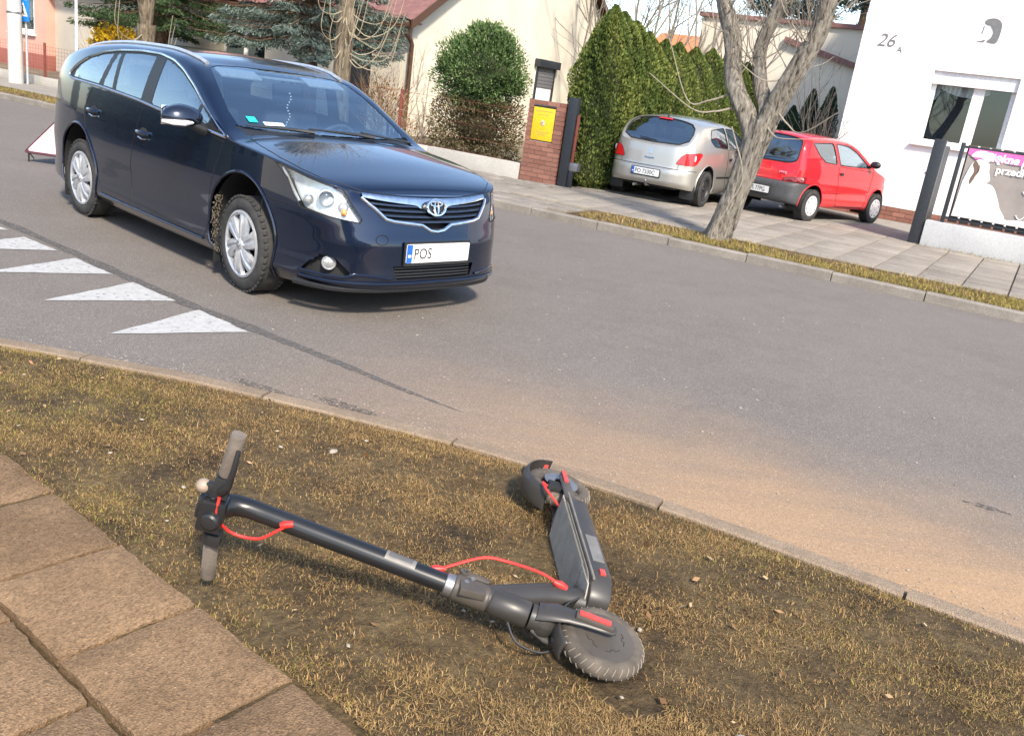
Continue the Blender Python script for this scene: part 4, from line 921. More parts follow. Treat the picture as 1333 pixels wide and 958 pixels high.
    tri = MB(); tri.prism(rounded([(-.130, -.022), (-.130, .022), (-.19, .018), (-.242, 0), (-.19, -.018)], .012, 3), .006, Matrix.Translation((0, 0, zt+.001))); obj('deck_badge', tri, M_SCPL, deck, bevel=.001)
    for sg in (1, -1):
        lip = MB(); lip.tube([(-.15, sg*.0815, zt-.004), (-.62, sg*.0815, zt-.004)], .004, 6); obj('deck_edge', lip, M_MAT, deck)
        rf = MB(); rf.box((-.19, sg*.0835, -.006), (.026, .006, .016)); obj('deck_reflector', rf, M_REDREF, deck, bevel=.002)
        st_ = MB(); st_.box((-.31, sg*.0828, -.006), (.135, .0016, .034)); obj('spec_sticker', st_, M_STICK, deck)
        # rear stays to the axle
        y_ = MB(); P = []
        for x, y, hh in ((-.615, .052, .022), (-.67, .050, .020), (-.75, .046, .016), (-.815, .044, .016), (-.835, .044, .010)):
            P.append([(x, sg*(y+.008*math.cos(t)), -.002+hh*math.sin(t)) for t in np.linspace(0, 2*math.pi, 13)])
        y_.grid(P); ys = obj('rear_stay', y_, M_SCPL, root)
        rr = MB(); rr.box((-.795, sg*.056, 0), (.075, .006, .016)); obj('side_reflector', rr, M_REDREF, ys, bevel=.0025)
    # rear mudguard, tail lamp, brake caliper with cable
    mg = MB(); P = []
    for t in np.linspace(R(28), R(172), 26):
        r = .126; P.append([(-.81+r*math.cos(t), .036*math.sin(u)*1.0, (r-.012*(1-math.cos(u)))*math.sin(t)+(-.0)) for u in np.linspace(-R(88), R(88), 13)])
    mg.grid(P); mgo = obj('rear_mudguard', mg, M_SCOOT, root); so = mgo.modifiers.new('s', 'SOLIDIFY'); so.thickness = .004
    hk = MB(); hk.box((-.875, 0, .113), (.03, .022, .018)); hko = obj('mudguard_hook', hk, M_BLACKPL, mgo, bevel=.005)
    lr = MB(); lr.box((-.935, 0, .04), (.012, .04, .03)); obj('tail_lamp', lr, M_REDREF, mgo, bevel=.004)
    ca = MB(); ca.box((-.75, .030, .035), (.05, .022, .04)); ca.box((-.725, .034, .055), (.03, .014, .02)); obj('brake_caliper', ca, M_BLACKMAT, root, bevel=.005)
    c4 = MB(); c4.tube(catmull([(-.725, .034, .06), (-.715, .050, .085), (-.68, .045, .075), (-.65, .030, .045), (-.63, .020, .026)], 8), .0038, 8); obj('rear_brake_cable', c4, M_CABLE, root)
    return root
scooter()
# ------------------------------------------------------------------ ground, road, kerbs, paving
def geo_tn(nt):
    pos = nt.nodes.new('ShaderNodeNewGeometry').outputs['Position']
    def dot(v):
        d = nt.nodes.new('ShaderNodeVectorMath'); d.operation = 'DOT_PRODUCT'; nt.links.new(pos, d.inputs[0]); d.inputs[1].default_value = (v[0], v[1], 0); return d.outputs['Value']
    return pos, dot(TV), dot(NV)
def mr(nt, v, a, b, c=0.0, d=1.0, smooth=True):
    m = nt.nodes.new('ShaderNodeMapRange'); nt.links.new(v, m.inputs[0]); m.inputs[1].default_value = a; m.inputs[2].default_value = b; m.inputs[3].default_value = c; m.inputs[4].default_value = d
    if smooth: m.interpolation_type = 'SMOOTHSTEP'
    return m.outputs[0]
def mth(nt, op, a, b):
    m = nt.nodes.new('ShaderNodeMath'); m.operation = op
    for k, v in ((0, a), (1, b)):
        if isinstance(v, bpy.types.NodeSocket): nt.links.new(v, m.inputs[k])
        else: m.inputs[k].default_value = v
    return m.outputs[0]
def asphalt():
    m, nt, bs = newmat('asphalt')
    pos, T, N = geo_tn(nt)
    big = noise(nt, .55, 5, .6, pos); mid = noise(nt, 3.2, 6, .65, pos); fine = noise(nt, 140, 3, .7, pos); grit = nt.nodes.new('ShaderNodeTexVoronoi'); grit.inputs['Scale'].default_value = 260; nt.links.new(pos, grit.inputs['Vector'])
    base = ramp(nt, mid.outputs[0], [(.25, (.136, .120, .106)), (.75, (.166, .147, .130))]).outputs[0]
    base = mixc(nt, mth(nt, 'MULTIPLY', mr(nt, big.outputs[0], .35, .70), .6), base, (.172, .155, .140))
    sp = ramp(nt, grit.outputs['Color'], [(.0, .55), (.5, .95), (.8, 1.15), (1.0, 2.2)]).outputs[0]
    base = mixc(nt, .7, base, sp, 'MULTIPLY')
    # sand and dust washed to the near kerb; their orange also holds a warm foreground cast
    dn = mth(nt, 'ADD', N, mth(nt, 'MULTIPLY', mth(nt, 'SUBTRACT', noise(nt, 1.3, 6, .65, pos).outputs[0], .5), 1.3))
    dust = mth(nt, 'MULTIPLY', mr(nt, dn, 5.0, 3.40), mr(nt, T, -4.0, .2))
    st = nt.nodes.new('ShaderNodeMapping'); nt.links.new(pos, st.inputs[0]); st.inputs['Rotation'].default_value = (0, 0, -AT); st.inputs['Scale'].default_value = (.35, 3.0, 1)
    streak = noise(nt, 2.2, 6, .7, st.outputs[0])
    dust = mth(nt, 'MULTIPLY', dust, mr(nt, streak.outputs[0], .30, .65, .70, 1.0))
    col = mixc(nt, dust, base, (.36, .235, .135))
    sand = noise(nt, 60, 6, .8, pos); col = mixc(nt, mth(nt, 'MULTIPLY', dust, .75), col, ramp(nt, sand.outputs[0], [(.3, .55), (.5, 1.0), (.72, 1.35)]).outputs[0], 'MULTIPLY'); col = mixc(nt, .5, col, sp, 'MULTIPLY')
    # long pale wear lines along the lanes
    col = mixc(nt, mth(nt, 'MULTIPLY', mr(nt, streak.outputs[0], .50, .80), .12), col, (.20, .185, .175))
    nt.links.new(col, bs.inputs['Base Color']); bs.inputs['Roughness'].default_value = .88; bs.inputs['Specular IOR Level'].default_value = .3
    bump(nt, bs, fine.outputs[0], .35, .004); return m
M_ROAD = asphalt()
def worn(name, a, b, sc, lo, hi):
    """thin coat worn through in places: the road shows where it is gone"""
    m = varied(name, a, b, 16, .85, .4, .003, 160, world_space=True); nt = m.node_tree; bs = nt.nodes['Principled BSDF']; pos = nt.nodes.new('ShaderNodeNewGeometry').outputs['Position']
    n = noise(nt, sc, 8, .75, pos); nt.links.new(mr(nt, n.outputs[0], lo, hi), bs.inputs['Alpha']); return m
M_MARK = worn('worn_white_marking', (.34, .34, .335), (.44, .44, .43), 26, .30, .46)
M_PATCH = worn('broken_asphalt', (.07, .06, .052), (.13, .115, .10), 42, .44, .62)
M_TAR = worn('tar_seam', (.088, .083, .080), (.125, .118, .112), 24, .36, .60)
def concrete(name, a, b, speck=.6, scale=3.0, moss=None):
    m, nt, bs = newmat(name); pos = nt.nodes.new('ShaderNodeNewGeometry').outputs['Position']
    oi = nt.nodes.new('ShaderNodeObjectInfo')
    n1 = noise(nt, scale, 7, .65, pos); n2 = noise(nt, 45, 5, .7, pos)
    v = nt.nodes.new('ShaderNodeTexVoronoi'); v.inputs['Scale'].default_value = 170; nt.links.new(pos, v.inputs['Vector'])
    c = ramp(nt, n1.outputs[0], [(.28, a), (.72, b)]).outputs[0]
    c = mixc(nt, speck, c, ramp(nt, v.outputs['Color'], [(0, .45), (.5, .95), (.8, 1.15), (.93, 1.3), (1, 2.3)]).outputs[0], 'MULTIPLY')
    c = mixc(nt, .5, c, ramp(nt, n2.outputs[0], [(.3, .7), (.7, 1.25)]).outputs[0], 'MULTIPLY')
    c = mixc(nt, .35, c, ramp(nt, oi.outputs['Random'], [(0, .66), (1, 1.28)]).outputs[0], 'MULTIPLY')
    if moss: c = mixc(nt, mth(nt, 'MULTIPLY', mr(nt, noise(nt, 6, 6, .7, pos).outputs[0], .58, .74), .7), c, moss)
    nt.links.new(c, bs.inputs['Base Color']); bs.inputs['Roughness'].default_value = .9; bs.inputs['Specular IOR Level'].default_value = .25
    ad = mth(nt, 'ADD', n2.outputs[0], mth(nt, 'MULTIPLY', v.outputs['Distance'], .6)); bump(nt, bs, ad, .8, .006); return m
M_SLAB = concrete('tan_paving_slab', (.155, .096, .051), (.27, .175, .098), .9, 3.0, (.13, .08, .045))
M_SLABF = concrete('pale_paving_slab', (.23, .203, .170), (.335, .30, .255), .35, 2.0)
M_SETT = concrete('worn_stone_paving', (.205, .185, .160), (.32, .29, .255), .4, 4.0, (.16, .14, .115))
M_KERB = concrete('concrete_kerb', (.195, .145, .10), (.30, .23, .165), .4, 3.0)
M_KERBF = concrete('far_concrete_kerb', (.20, .18, .155), (.32, .29, .25), .4, 3.0)
def soil_mat():
    m, nt, bs = newmat('verge_soil'); pos = nt.nodes.new('ShaderNodeNewGeometry').outputs['Position']
    a = noise(nt, 3.0, 7, .65, pos); b = noise(nt, 30, 6, .7, pos)
    c = ramp(nt, a.outputs[0], [(.3, (.06, .042, .025)), (.52, (.14, .098, .05)), (.75, (.22, .16, .08))]).outputs[0]
    c = mixc(nt, .7, c, ramp(nt, b.outputs[0], [(.3, .25), (.7, 1.6)]).outputs[0], 'MULTIPLY')
    nt.links.new(c, bs.inputs['Base Color']); bs.inputs['Roughness'].default_value = .95; bs.inputs['Specular IOR Level'].default_value = .2
    b2 = noise(nt, 90, 5, .75, pos); bump(nt, bs, mth(nt, 'ADD', b.outputs[0], mth(nt, 'MULTIPLY', b2.outputs[0], .5)), 1.0, .03); return m
M_SOIL = soil_mat()
def sheet(name, tn, z, mat, kind='structure', parent=None):
    mb = MB(); mb.add([W3(t, n, z) for t, n in tn], [tuple(range(len(tn)))]); o = obj(name, mb, mat, parent, smooth=False, weld=True)
    if kind and parent is None: tag(o, kind=kind)
    return o
def strip_tn(name, A, B, z, mat, parent=None, kind=None):
    """ribbon between two equally long polylines in street coordinates"""
    mb = MB(); mb.grid([[W3(*a, z), W3(*b, z)] for a, b in zip(A, B)]); o = obj(name, mb, mat, parent, smooth=False)
    if kind: tag(o, kind=kind)
    return o
sheet('ground', [(-260, -200), (200, -200), (200, 260), (-260, 260)], -.03, varied('far_ground', (.10, .085, .06), (.16, .14, .09), .8, .95, 0, world_space=True))
road = sheet('road', [(-120, -60), (90, -60), (90, 10.47), (-120, 10.47)], 0.0, M_ROAD)
# give-way triangles: base on the main-road side, tip towards the side street
for k in range(5):
    b0 = np.array([-1.57, 4.98])+k*np.array([-.615, .43]); b1 = np.array([-1.99, 5.29])+k*np.array([-.61, .42]); tip = np.array([-2.215, 4.59])+k*np.array([-.61, .43])
    out = []
    P = [b0, b1, tip]
    for i in range(3):
        a, b = P[i], P[(i+1) % 3]
        for q in np.linspace(0, 1, 9)[:-1]:
            p = a+(b-a)*q; j = .006 if 0 < q else 0; out.append((p[0]+random.uniform(-j, j), p[1]+random.uniform(-j, j), .004))
    mb = MB(); mb.add(out, [tuple(range(len(out)))]); o = obj('give_way_triangle', mb, M_MARK, road, smooth=False, weld=True)
seam = [(-9.5, 4.25), (-8, 4.12), (-6.75, 4.0), (-5.55, 3.84), (-4.54, 3.70), (-3.81, 3.66), (-3.22, 3.62), (-2.61, 3.56), (-2.2, 3.54)]
sm = catmull(seam, 8); wd = [(.032+.022*random.random())*min(1, (len(sm)-i)/22) for i in range(len(sm))]
strip_tn('tar_seam', [(a[0], a[1]-w) for a, w in zip(sm, wd)], [(a[0], a[1]+w*1.1) for a, w in zip(sm, wd)], .0035, M_TAR, road)
def blob(name, t, n, a, b, mat, z, seed, par, rot=0):
    rr = random.Random(seed); out = []
    for i in range(36):
        th = 2*math.pi*i/36; r = 1+.28*math.sin(3*th+rr.random()*6)*.5+rr.uniform(-.16, .16); x, y = a*r*math.cos(th), b*r*math.sin(th)
        out.append(W3(t+x*math.cos(rot)-y*math.sin(rot), n+x*math.sin(rot)+y*math.cos(rot), z))
    mb = MB(); mb.add(out, [tuple(range(36))]); return obj(name, mb, mat, par, smooth=False, weld=True)
for i, (t, n, a, b) in enumerate([(-3.02, 3.0, .22, .035), (-2.62, 3.14, .2, .045), (.15, 4.55, .10, .03)]):
    blob('broken_edge', t, n, a, b, M_PATCH, .003, i, road, .05)
# ---- near kerb: curved line of concrete stones
ncur = catmull([(-9.5, -8), (-8.3, -4), (-7.4, -1.2), (-6.4, .7), (-5.2, 1.85), (-4.19, 2.37), (-3.62, 2.60), (-3.16, 2.78), (-1.93, 3.12), (-1.02, 3.235), (-.05, 3.25), (.9, 3.25), (3, 3.25), (8, 3.25), (16, 3.25)], 24)
NC = np.array(ncur); cs = np.r_[0, np.cumsum(np.hypot(*np.diff(NC, axis=0).T))]
def on_nc(s): return np.array([np.interp(s, cs, NC[:, 0]), np.interp(s, cs, NC[:, 1])])
s0 = cs[np.argmin(np.hypot(NC[:, 0]+1.02, NC[:, 1]-3.235))]
kerb = thing('near_kerb', W3(-1.02, 3.235, 0)); tag(kerb, kind='structure'); kb = np.array(kerb.location)
KW = .095; KL = .965
for k in range(-11, 13):
    a = s0+k*KL+.006; b = s0+(k+1)*KL-.006
    if b > cs[-1] or a < 0: continue
    mb = MB(); rows = []; dz = random.uniform(-.004, .004); sh_ = random.uniform(-.006, .006)
    for q in np.linspace(a, b, 7):
        p = on_nc(q); d = on_nc(q+.01)-on_nc(q-.01); d /= np.hypot(*d); nn = np.array([-d[1], d[0]])
        rows.append([np.array(W3(*(p+nn*(o+sh_)), z+dz))-kb for o, z in ((0, -.12), (0, .026), (.008, .034), (KW-.012, .033), (KW, .024), (KW, -.12))])
    mb.grid(rows); n6 = 6
    mb.f += [tuple(range(n6)), tuple((len(rows)-1)*n6+i for i in range(n6-1, -1, -1))]
    obj('kerb_stone', mb, M_KERB, kerb, weld=True, ang=25)
# ---- near verge: uneven soil between kerb and paving
EDGE = [(-4.4, 1.87), (-3.05, 1.70), (-2.22, 1.61), (-1.77, 1.55), (-1.35, 1.50), (-1.14, 1.46), (-.4, 1.38), (1.0, 1.22), (6, .65)]
def edge_n(t): return float(np.interp(t, [e[0] for e in EDGE], [e[1] for e in EDGE]))
def kerb_n(t): return float(np.interp(t, NC[:, 0], NC[:, 1]))
def hills(x, y, sc, seed):
    r = np.random.default_rng(seed); v = 0
    for i in range(5):
        a = r.uniform(0, 6.28); f = sc*1.7**i; v = v+math.sin((x*math.cos(a)+y*math.sin(a))*f+r.uniform(0, 6.28))*.6**i
    return v
def soil_z(t, n):
    z = .028+.009*hills(t, n, 3.1, 3)
    z += .012*np.clip((n-edge_n(t))/.3, 0, 1) - .02*np.exp(-(((t+.62)/.10)**2+((n-2.02)/.07)**2))
    if n < edge_n(t)+.02: z = min(z, .022)
    kd = kerb_n(t)-n
    z = z*np.clip(kd/.12, 0, 1)+.018*(1-np.clip(kd/.12, 0, 1)); return float(z)
P = []
for t in np.concatenate([np.arange(-8.6, -4.6, .25), np.arange(-4.6, 2.6, .06), np.arange(2.6, 16, .5)]):
    hi = kerb_n(t)-.002; lo = min(edge_n(t)-.25, hi-.3) if t > -4.6 else min(edge_n(-4.6), hi)-4.0
    P.append([W3(t, lerp(lo, hi, q), soil_z(t, lerp(lo, hi, q)) if t > -4.7 else .015) for q in np.linspace(0, 1, 40)])
vg = MB(); vg.grid(P); verge = tag(obj('near_verge', vg, M_SOIL, None), kind='structure')
# ---- near paving slabs, two staggered columns and more behind
pv = thing('near_pavement', W3(-2.22, 1.61, 0)); tag(pv, kind='structure'); pb = np.array(pv.location)
sheet('pavement_bed', [(-8, 1.45), (-4.4, 1.86), (-1.14, 1.45), (6, .64), (6, -3.2), (-8, -3.2)], .004, M_SOIL)
ea = math.atan2(1.46-1.61, -1.14+2.22); ue = np.array([math.cos(ea), math.sin(ea)]); ve = np.array([math.sin(ea), -math.cos(ea)])
SL, SW_ = .445, .412
smesh = []
for v_ in range(4):
    mb = MB(); g = .018
    x0, x1, y0, y1 = g/2, SL-g/2, g/2, SW_-g/2; N_ = 10; rows = []
    for i in range(N_+1):
        row = []
        for j in range(N_+1):
            ex_ = min(i, N_-i)/N_; ey_ = min(j, N_-j)/N_; e = min(ex_, ey_); jit = random.uniform(-.004, .004) if e == 0 else 0
            row.append((lerp(x0, x1, i/N_)+jit, -lerp(y0, y1, j/N_)+jit, (-.010 if e == 0 else (-.001 if e < .15 else 0))+random.uniform(-.0012, .0012)))
        rows.append(row)
    mb.grid(rows)
    mb.grid([[r_[0] for r_ in rows], [(r_[0][0], r_[0][1], -.06) for r_ in rows]]); mb.grid([[r_[-1] for r_ in rows], [(r_[-1][0], r_[-1][1], -.06) for r_ in rows]])
    mb.grid([rows[0], [(p[0], p[1], -.06) for p in rows[0]]]); mb.grid([rows[-1], [(p[0], p[1], -.06) for p in rows[-1]]])
    o = obj('paving_slab', mb, M_SLAB, pv, weld=True, ang=50); smesh.append(o.data); bpy.data.objects.remove(o)
for c in range(7):
    for k in range(-7, 7):
        a = np.array([-2.22, 1.61])+ue*(k*SL+(.20 if c % 2 else 0))+ve*(c*SW_)
        if a[0] > 1.5 or a[0] < -6: continue
        o = bpy.data.objects.new('paving_slab', smesh[random.randrange(4)]); COL.objects.link(o); o.parent = pv
        w = np.array(W3(a[0], a[1], .036+random.uniform(-.003, .003))); o.location = w-pb; o.rotation_euler = (random.uniform(-.004, .004), random.uniform(-.004, .004), AT+ea+random.uniform(-.004, .004))
# ---- far kerb and pavement
fk = thing('far_kerb', W3(-6, 10.45, 0)); tag(fk, kind='structure'); fb = np.array(fk.location)
for k in range(-30, 14):
    t0 = k*1.0+.15; mb = MB(); dz = random.uniform(-.008, .008); dn = random.uniform(-.01, .01); low = 0
    prof = [(0, -.1), (0, .085), (.012, .10), (.115, .10), (.12, -.1)]
    mb.add([np.array(W3(t, 10.45+a+dn, z+dz-(low if z > 0 else 0)))-fb for t in (t0+.005, t0+.993) for a, z in prof], [(i, i+1, i+6, i+5) for i in range(4)]+[(4, 3, 2, 1, 0), (5, 6, 7, 8, 9)])
    obj('kerb_stone', mb, M_KERBF, fk, smooth=False, weld=True)
sheet('far_ground_base', [(-90, 10.56), (60, 10.56), (60, 70), (-90, 70)], .075, varied('front_garden_soil', (.12, .10, .07), (.20, .17, .11), 1.2, .95, .3, .01, 30, world_space=True))
fp = thing('far_pavement', W3(-4, 11.8, .1)); tag(fp, kind='structure'); fpb = np.array(fp.location)
bm_ = MB(); bm_.box((0, 0, -.03), (.480, .480, .06)); so_ = obj('paving_slab', bm_, M_SLABF, fp, bevel=.006); slab_me = so_.data; bpy.data.objects.remove(so_)
for i in range(19):
    for j in range(9):
        t = -7.1+.25+.5*i; n = 11.62+.25+.5*j
        if n > 15.5 and t > -1.7: continue
        o = bpy.data.objects.new('paving_slab', slab_me); COL.objects.link(o); o.parent = fp; o.location = np.array(W3(t, n, .1+random.uniform(-.006, .006)))-fpb; o.rotation_euler = (random.uniform(-.01, .01), random.uniform(-.01, .01), AT)
sett_me = []
for v_ in range(5):
    mb = MB(); w, d = [(.46, .24), (.40, .24), (.52, .24), (.34, .24), (.44, .24)][v_]
    ol = [(x+random.uniform(-.015, .015), y+random.uniform(-.012, .012)) for x, y in dense([(-w/2, -d/2), (w/2, -d/2), (w/2, d/2), (-w/2, d/2)], .12)]
    mb.prism(ol, .05, Matrix.Translation((0, 0, -.05))); o = obj('paving_stone', mb, M_SETT, fp, bevel=.010); sett_me.append((o.data, w)); bpy.data.objects.remove(o)
cnt = 0
for j in range(12):
    n = 10.72+.268*j; t = -14.6+random.uniform(0, .4)
    while t < -5.4 and cnt < 290:
        me, w = random.choice(sett_me); t += w+.028
        if t-w/2 > -7.12 and n > 11.5: break
        if t > -5.45: break
        o = bpy.data.objects.new('paving_stone', me); COL.objects.link(o); o.parent = fp; cnt += 1
        o.location = np.array(W3(t-w/2, n, .1+random.uniform(-.012, .008)))-fpb; o.rotation_euler = (random.uniform(-.02, .02), random.uniform(-.02, .02), AT+random.uniform(-.03, .03))
M_DRIVE = concrete('driveway_blocks', (.20, .185, .165), (.31, .29, .26), .5, 6.0, (.15, .13, .10))
sheet('driveway', [(-7.0, 16.12), (6, 16.12), (6, 26), (-7.0, 26)], .094, M_DRIVE)
sheet('far_footpath', [(-60, 11.6), (-16, 11.6), (-16, 13.6), (-60, 13.6)], .095, concrete('footpath_concrete', (.26, .24, .21), (.36, .33, .29), .3, 2.0))

# ------------------------------------------------------------------ buildings and boundary walls
class Fr:
    """a thing whose parts are laid out in street coordinates"""
    def __init__(s, name, t, n, z, label, cat, group=None):
        s.o = thing(name, W3(t, n, z), AT, label, cat, group); s.b = (t, n, z)
    def box(s, mb, t0, t1, n0, n1, z0, z1):
        T, N, Z = s.b; return mb.box(((t0+t1)/2-T, (n0+n1)/2-N, (z0+z1)/2-Z), (t1-t0, n1-n0, z1-z0))
    def L(s, t, n, z): return (t-s.b[0], n-s.b[1], z-s.b[2])
    def part(s, name, boxes, mat, bevel=0, parent=None):
        mb = MB()
        for b in boxes: s.box(mb, *b)
        return obj(name, mb, mat, parent or s.o, bevel=bevel)
    def poly(s, name, pts, faces, mat, parent=None):
        mb = MB(); mb.add([s.L(*p) for p in pts], faces); return obj(name, mb, mat, parent or s.o, smooth=False, weld=True)
def render_(name, a, b, rough=.9): return varied(name, a, b, .9, rough, .25, .004, 70, world_space=True)
M_CREAM = render_('cream_render', (.56, .51, .41), (.66, .61, .50)); M_CREAM2 = render_('cream_plinth', (.50, .45, .36), (.58, .53, .43))
M_BEIGE = render_('beige_and_shaded_cream', (.44, .40, .33), (.52, .48, .40)); M_WHITEW = render_('white_render', (.76, .755, .73), (.82, .815, .80)); M_PINK = render_('pink_render', (.60, .31, .24), (.68, .38, .30)); M_PINKD = render_('red_plinth', (.26, .09, .07), (.33, .12, .09))
M_TILE = varied('red_roof_tiles', (.16, .075, .066), (.24, .12, .105), 6, .7, .3, .01, 30); M_BRICK = None
M_FRAMEW = plain('window_frame_white', (.78, .78, .77), .4); M_WGLASS = glass('house_glass', (.80, .84, .86), .05); M_DARKIN = plain('dark_interior', (.035, .042, .055), .9); M_CURTAIN = plain('lace_curtain', (.72, .72, .70), .9)
M_BROWNM = plain('brown_metal', (.10, .055, .035), .45, .2); M_ANTH = plain('anthracite_steel', (.035, .040, .048), .45, .3); M_CONC = concrete('wall_concrete', (.40, .385, .35), (.52, .50, .46), .2, 2.0); M_RUST = plain('red_brown_paint', (.20, .055, .04), .6)
def brickmat(name, a, b):
    m, nt, bs = newmat(name); oi = nt.nodes.new('ShaderNodeObjectInfo'); pos = nt.nodes.new('ShaderNodeNewGeometry').outputs['Position']
    c = ramp(nt, oi.outputs['Random'], [(0, a), (1, b)]).outputs[0]; n1 = noise(nt, 40, 5, .6, pos); c = mixc(nt, .5, c, ramp(nt, n1.outputs[0], [(.3, .75), (.7, 1.2)]).outputs[0], 'MULTIPLY')
    nt.links.new(c, bs.inputs['Base Color']); bs.inputs['Roughness'].default_value = .85; bump(nt, bs, n1.outputs[0], .3, .004); return m
M_BRICKP = brickmat('red_brown_clinker', (.20, .085, .06), (.30, .14, .10)); M_MORTAR = varied('mortar', (.30, .25, .21), (.38, .33, .28), 30, .95)
def bricks(fr, parent, t0, t1, n, z0, z1, axis='n', bl=.24, bh=.066, gap=.010, depth=.03, skip=None):
    """facing bricks on a plane; axis n: plane at n facing -n; axis t: plane at t=n facing +t"""
    rows = max(1, int(round((z1-z0)/(bh+gap)))); hh = (z1-z0)/rows
    for r in range(rows):
        x = t0-(bl/2 if r % 2 else 0)
        while x < t1-.01:
            a, b = max(x, t0), min(x+bl, t1); x += bl+gap
            if b-a < .03: continue
            zz0, zz1 = z0+r*hh+gap/2, z0+(r+1)*hh-gap/2
            if skip and skip(a, b, zz0, zz1): continue
            pr = depth*.0+random.uniform(-.002, .002)
            if axis == 'n': fr.part('brick', [(a, b, n-.012+pr, n+depth, zz0, zz1)], M_BRICKP, 0, parent)
            else: fr.part('brick', [(n-depth, n+.012+pr, a, b, zz0, zz1)], M_BRICKP, 0, parent)
def window(fr, t0, t1, n, z0, z1, mull=(), curtain=None, sill=True, inner=.10, fw=.07, mw=.05):
    """white framed window set into a wall whose face lies at n (facing -n)"""
    w = fr.part('window', [(t0, t1, n+inner, n+inner+.06, z0, z0+fw), (t0, t1, n+inner, n+inner+.06, z1-fw, z1), (t0, t0+fw, n+inner, n+inner+.06, z0+fw, z1-fw), (t1-fw, t1, n+inner, n+inner+.06, z0+fw, z1-fw)]+[(m-mw, m+mw, n+inner-.005, n+inner+.06, z0+fw, z1-fw) for m in mull], M_FRAMEW)
    xs = [t0+fw]+sorted(mull)+[t1-fw]
    for i in range(len(xs)-1):
        a = xs[i]+(mw if i else 0); b = xs[i+1]-(mw if i < len(xs)-2 else 0)
        fr.part('pane', [(a, b, n+inner+.025, n+inner+.032, z0+fw, z1-fw)], M_WGLASS, 0, w)
    fr.part('room_behind', [(t0, t1, n+inner+.45, n+inner+.5, z0, z1), (t0-.02, t0, n+inner+.07, n+inner+.45, z0, z1), (t1, t1+.02, n+inner+.07, n+inner+.45, z0, z1)], M_DARKIN, 0, w)
    if curtain: curtain(fr, w, t0+fw, t1-fw, n+inner+.10, z0+fw, z1-fw)
    if sill: fr.part('window_sill', [(t0-.08, t1+.08, n-.09, n+inner, z0-.05, z0-.004)], M_FRAMEW, .006, w)
    return w
def wall_with_holes(fr, name, t0, t1, n0, n1, z0, z1, holes, mat):
    """front wall with rectangular openings, one mesh"""
    ts = sorted({t0, t1, *[h_[0] for h_ in holes], *[h_[1] for h_ in holes]}); zs = sorted({z0, z1, *[h_[2] for h_ in holes], *[h_[3] for h_ in holes]}); mb = MB()
    for i in range(len(ts)-1):
        for j in range(len(zs)-1):
            c = ((ts[i]+ts[i+1])/2, (zs[j]+zs[j+1])/2)
            if any(h_[0] < c[0] < h_[1] and h_[2] < c[1] < h_[3] for h_ in holes): continue
            fr.box(mb, ts[i], ts[i+1], n0, n1, zs[j], zs[j+1])
    me_o = obj(name, mb, mat, fr.o, smooth=False)
    bm = bmesh.new(); bm.from_mesh(me_o.data); bmesh.ops.remove_doubles(bm, verts=bm.verts, dist=1e-4)
    dd = {}
    for f in bm.faces:
        k = tuple(sorted(v.index for v in f.verts)); dd.setdefault(k, []).append(f)
    bmesh.ops.delete(bm, geom=[f for l in dd.values() if len(l) > 1 for f in l], context='FACES_ONLY'); bmesh.ops.recalc_face_normals(bm, faces=bm.faces); bm.to_mesh(me_o.data); bm.free()
    return me_o

# ---- white house 26A
wh = Fr('white_house', -4.0, 19.5, .09, 'white rendered house with number 26A and a large window', 'house')
NF = 19.5; W0, W1, Z0, Z1 = -2.52, -1.02, 1.66, 3.02
wall_with_holes(wh, 'wall', -4.0, 12, NF, NF+.35, .36, 6.4, [(W0, W1, Z0, Z1)], M_WHITEW)
wh.part('side_wall', [(-4.0, -3.65, NF+.35, NF+10, .36, 6.4)], M_WHITEW)
wh.part('plinth', [(-3.985, 12, NF+.02, NF+.34, .09, .36)], M_MORTAR)
bricks(wh, wh.o, -3.98, 2.5, NF+.018, .095, .36)
wh.part('roof_slab', [(-4.3, 12.3, NF-.35, NF+10.3, 6.4, 6.6)], M_ANTH)
def curt26(fr, w, a, b, n, z0, z1):
    P = []
    for i in range(25):
        u = i/24; drop = lerp(.06, .42, u) if u < .8 else .42
        P.append([fr.L(lerp(a, a+.95, u), n+.02*math.sin(u*40), z1), fr.L(lerp(a, a+.95, u), n+.03*math.sin(u*40), z1-.05-.28*math.sin(math.pi*(u*.62+.15)))])
    mb = MB(); mb.grid(P); obj('lace_curtain', mb, M_CURTAIN, w)
    mb = MB(); mb.grid([[fr.L(a+.02+.12*(1-q)*abs(math.sin(q*2.2)), n+.02, lerp(z1-.15, z0+.75, q)), fr.L(a, n+.02, lerp(z1-.15, z0+.75, q))] for q in np.linspace(0, 1, 12)]); obj('lace_curtain', mb, M_CURTAIN, w)
w26 = window(wh, W0, W1, NF, Z0, Z1, (-1.66,), curt26, True, .16, .09, .10)
wh.part('roller_box', [(W0, W1, NF+.06, NF+.15, Z1-.24, Z1)], M_FRAMEW, .004, w26)
M_GREYINK = plain('grey_letter', (.16, .16, .165), .5)
FM = Matrix(((1, 0, 0, 0), (0, 0, -1, 0), (0, 1, 0, 0), (0, 0, 0, 1)))          # text plane facing -n
text('house_number', '26', .34, M_GREYINK, wh.o, Matrix.Translation(wh.L(-3.70, NF-.004, 3.36)) @ FM, .004, shear=.25)
text('house_number_letter', 'A', .16, M_GREYINK, wh.o, Matrix.Translation(wh.L(-3.30, NF-.004, 3.27)) @ FM, .004)
hp = catmull([(.02, .42), (.16, .44), (.28, .36), (.30, .18), (.27, .0), (.14, .0), (.10, .02), (.16, .10), (.17, .20), (.10, .30), (.03, .32), (-.02, .36)], 5, True)
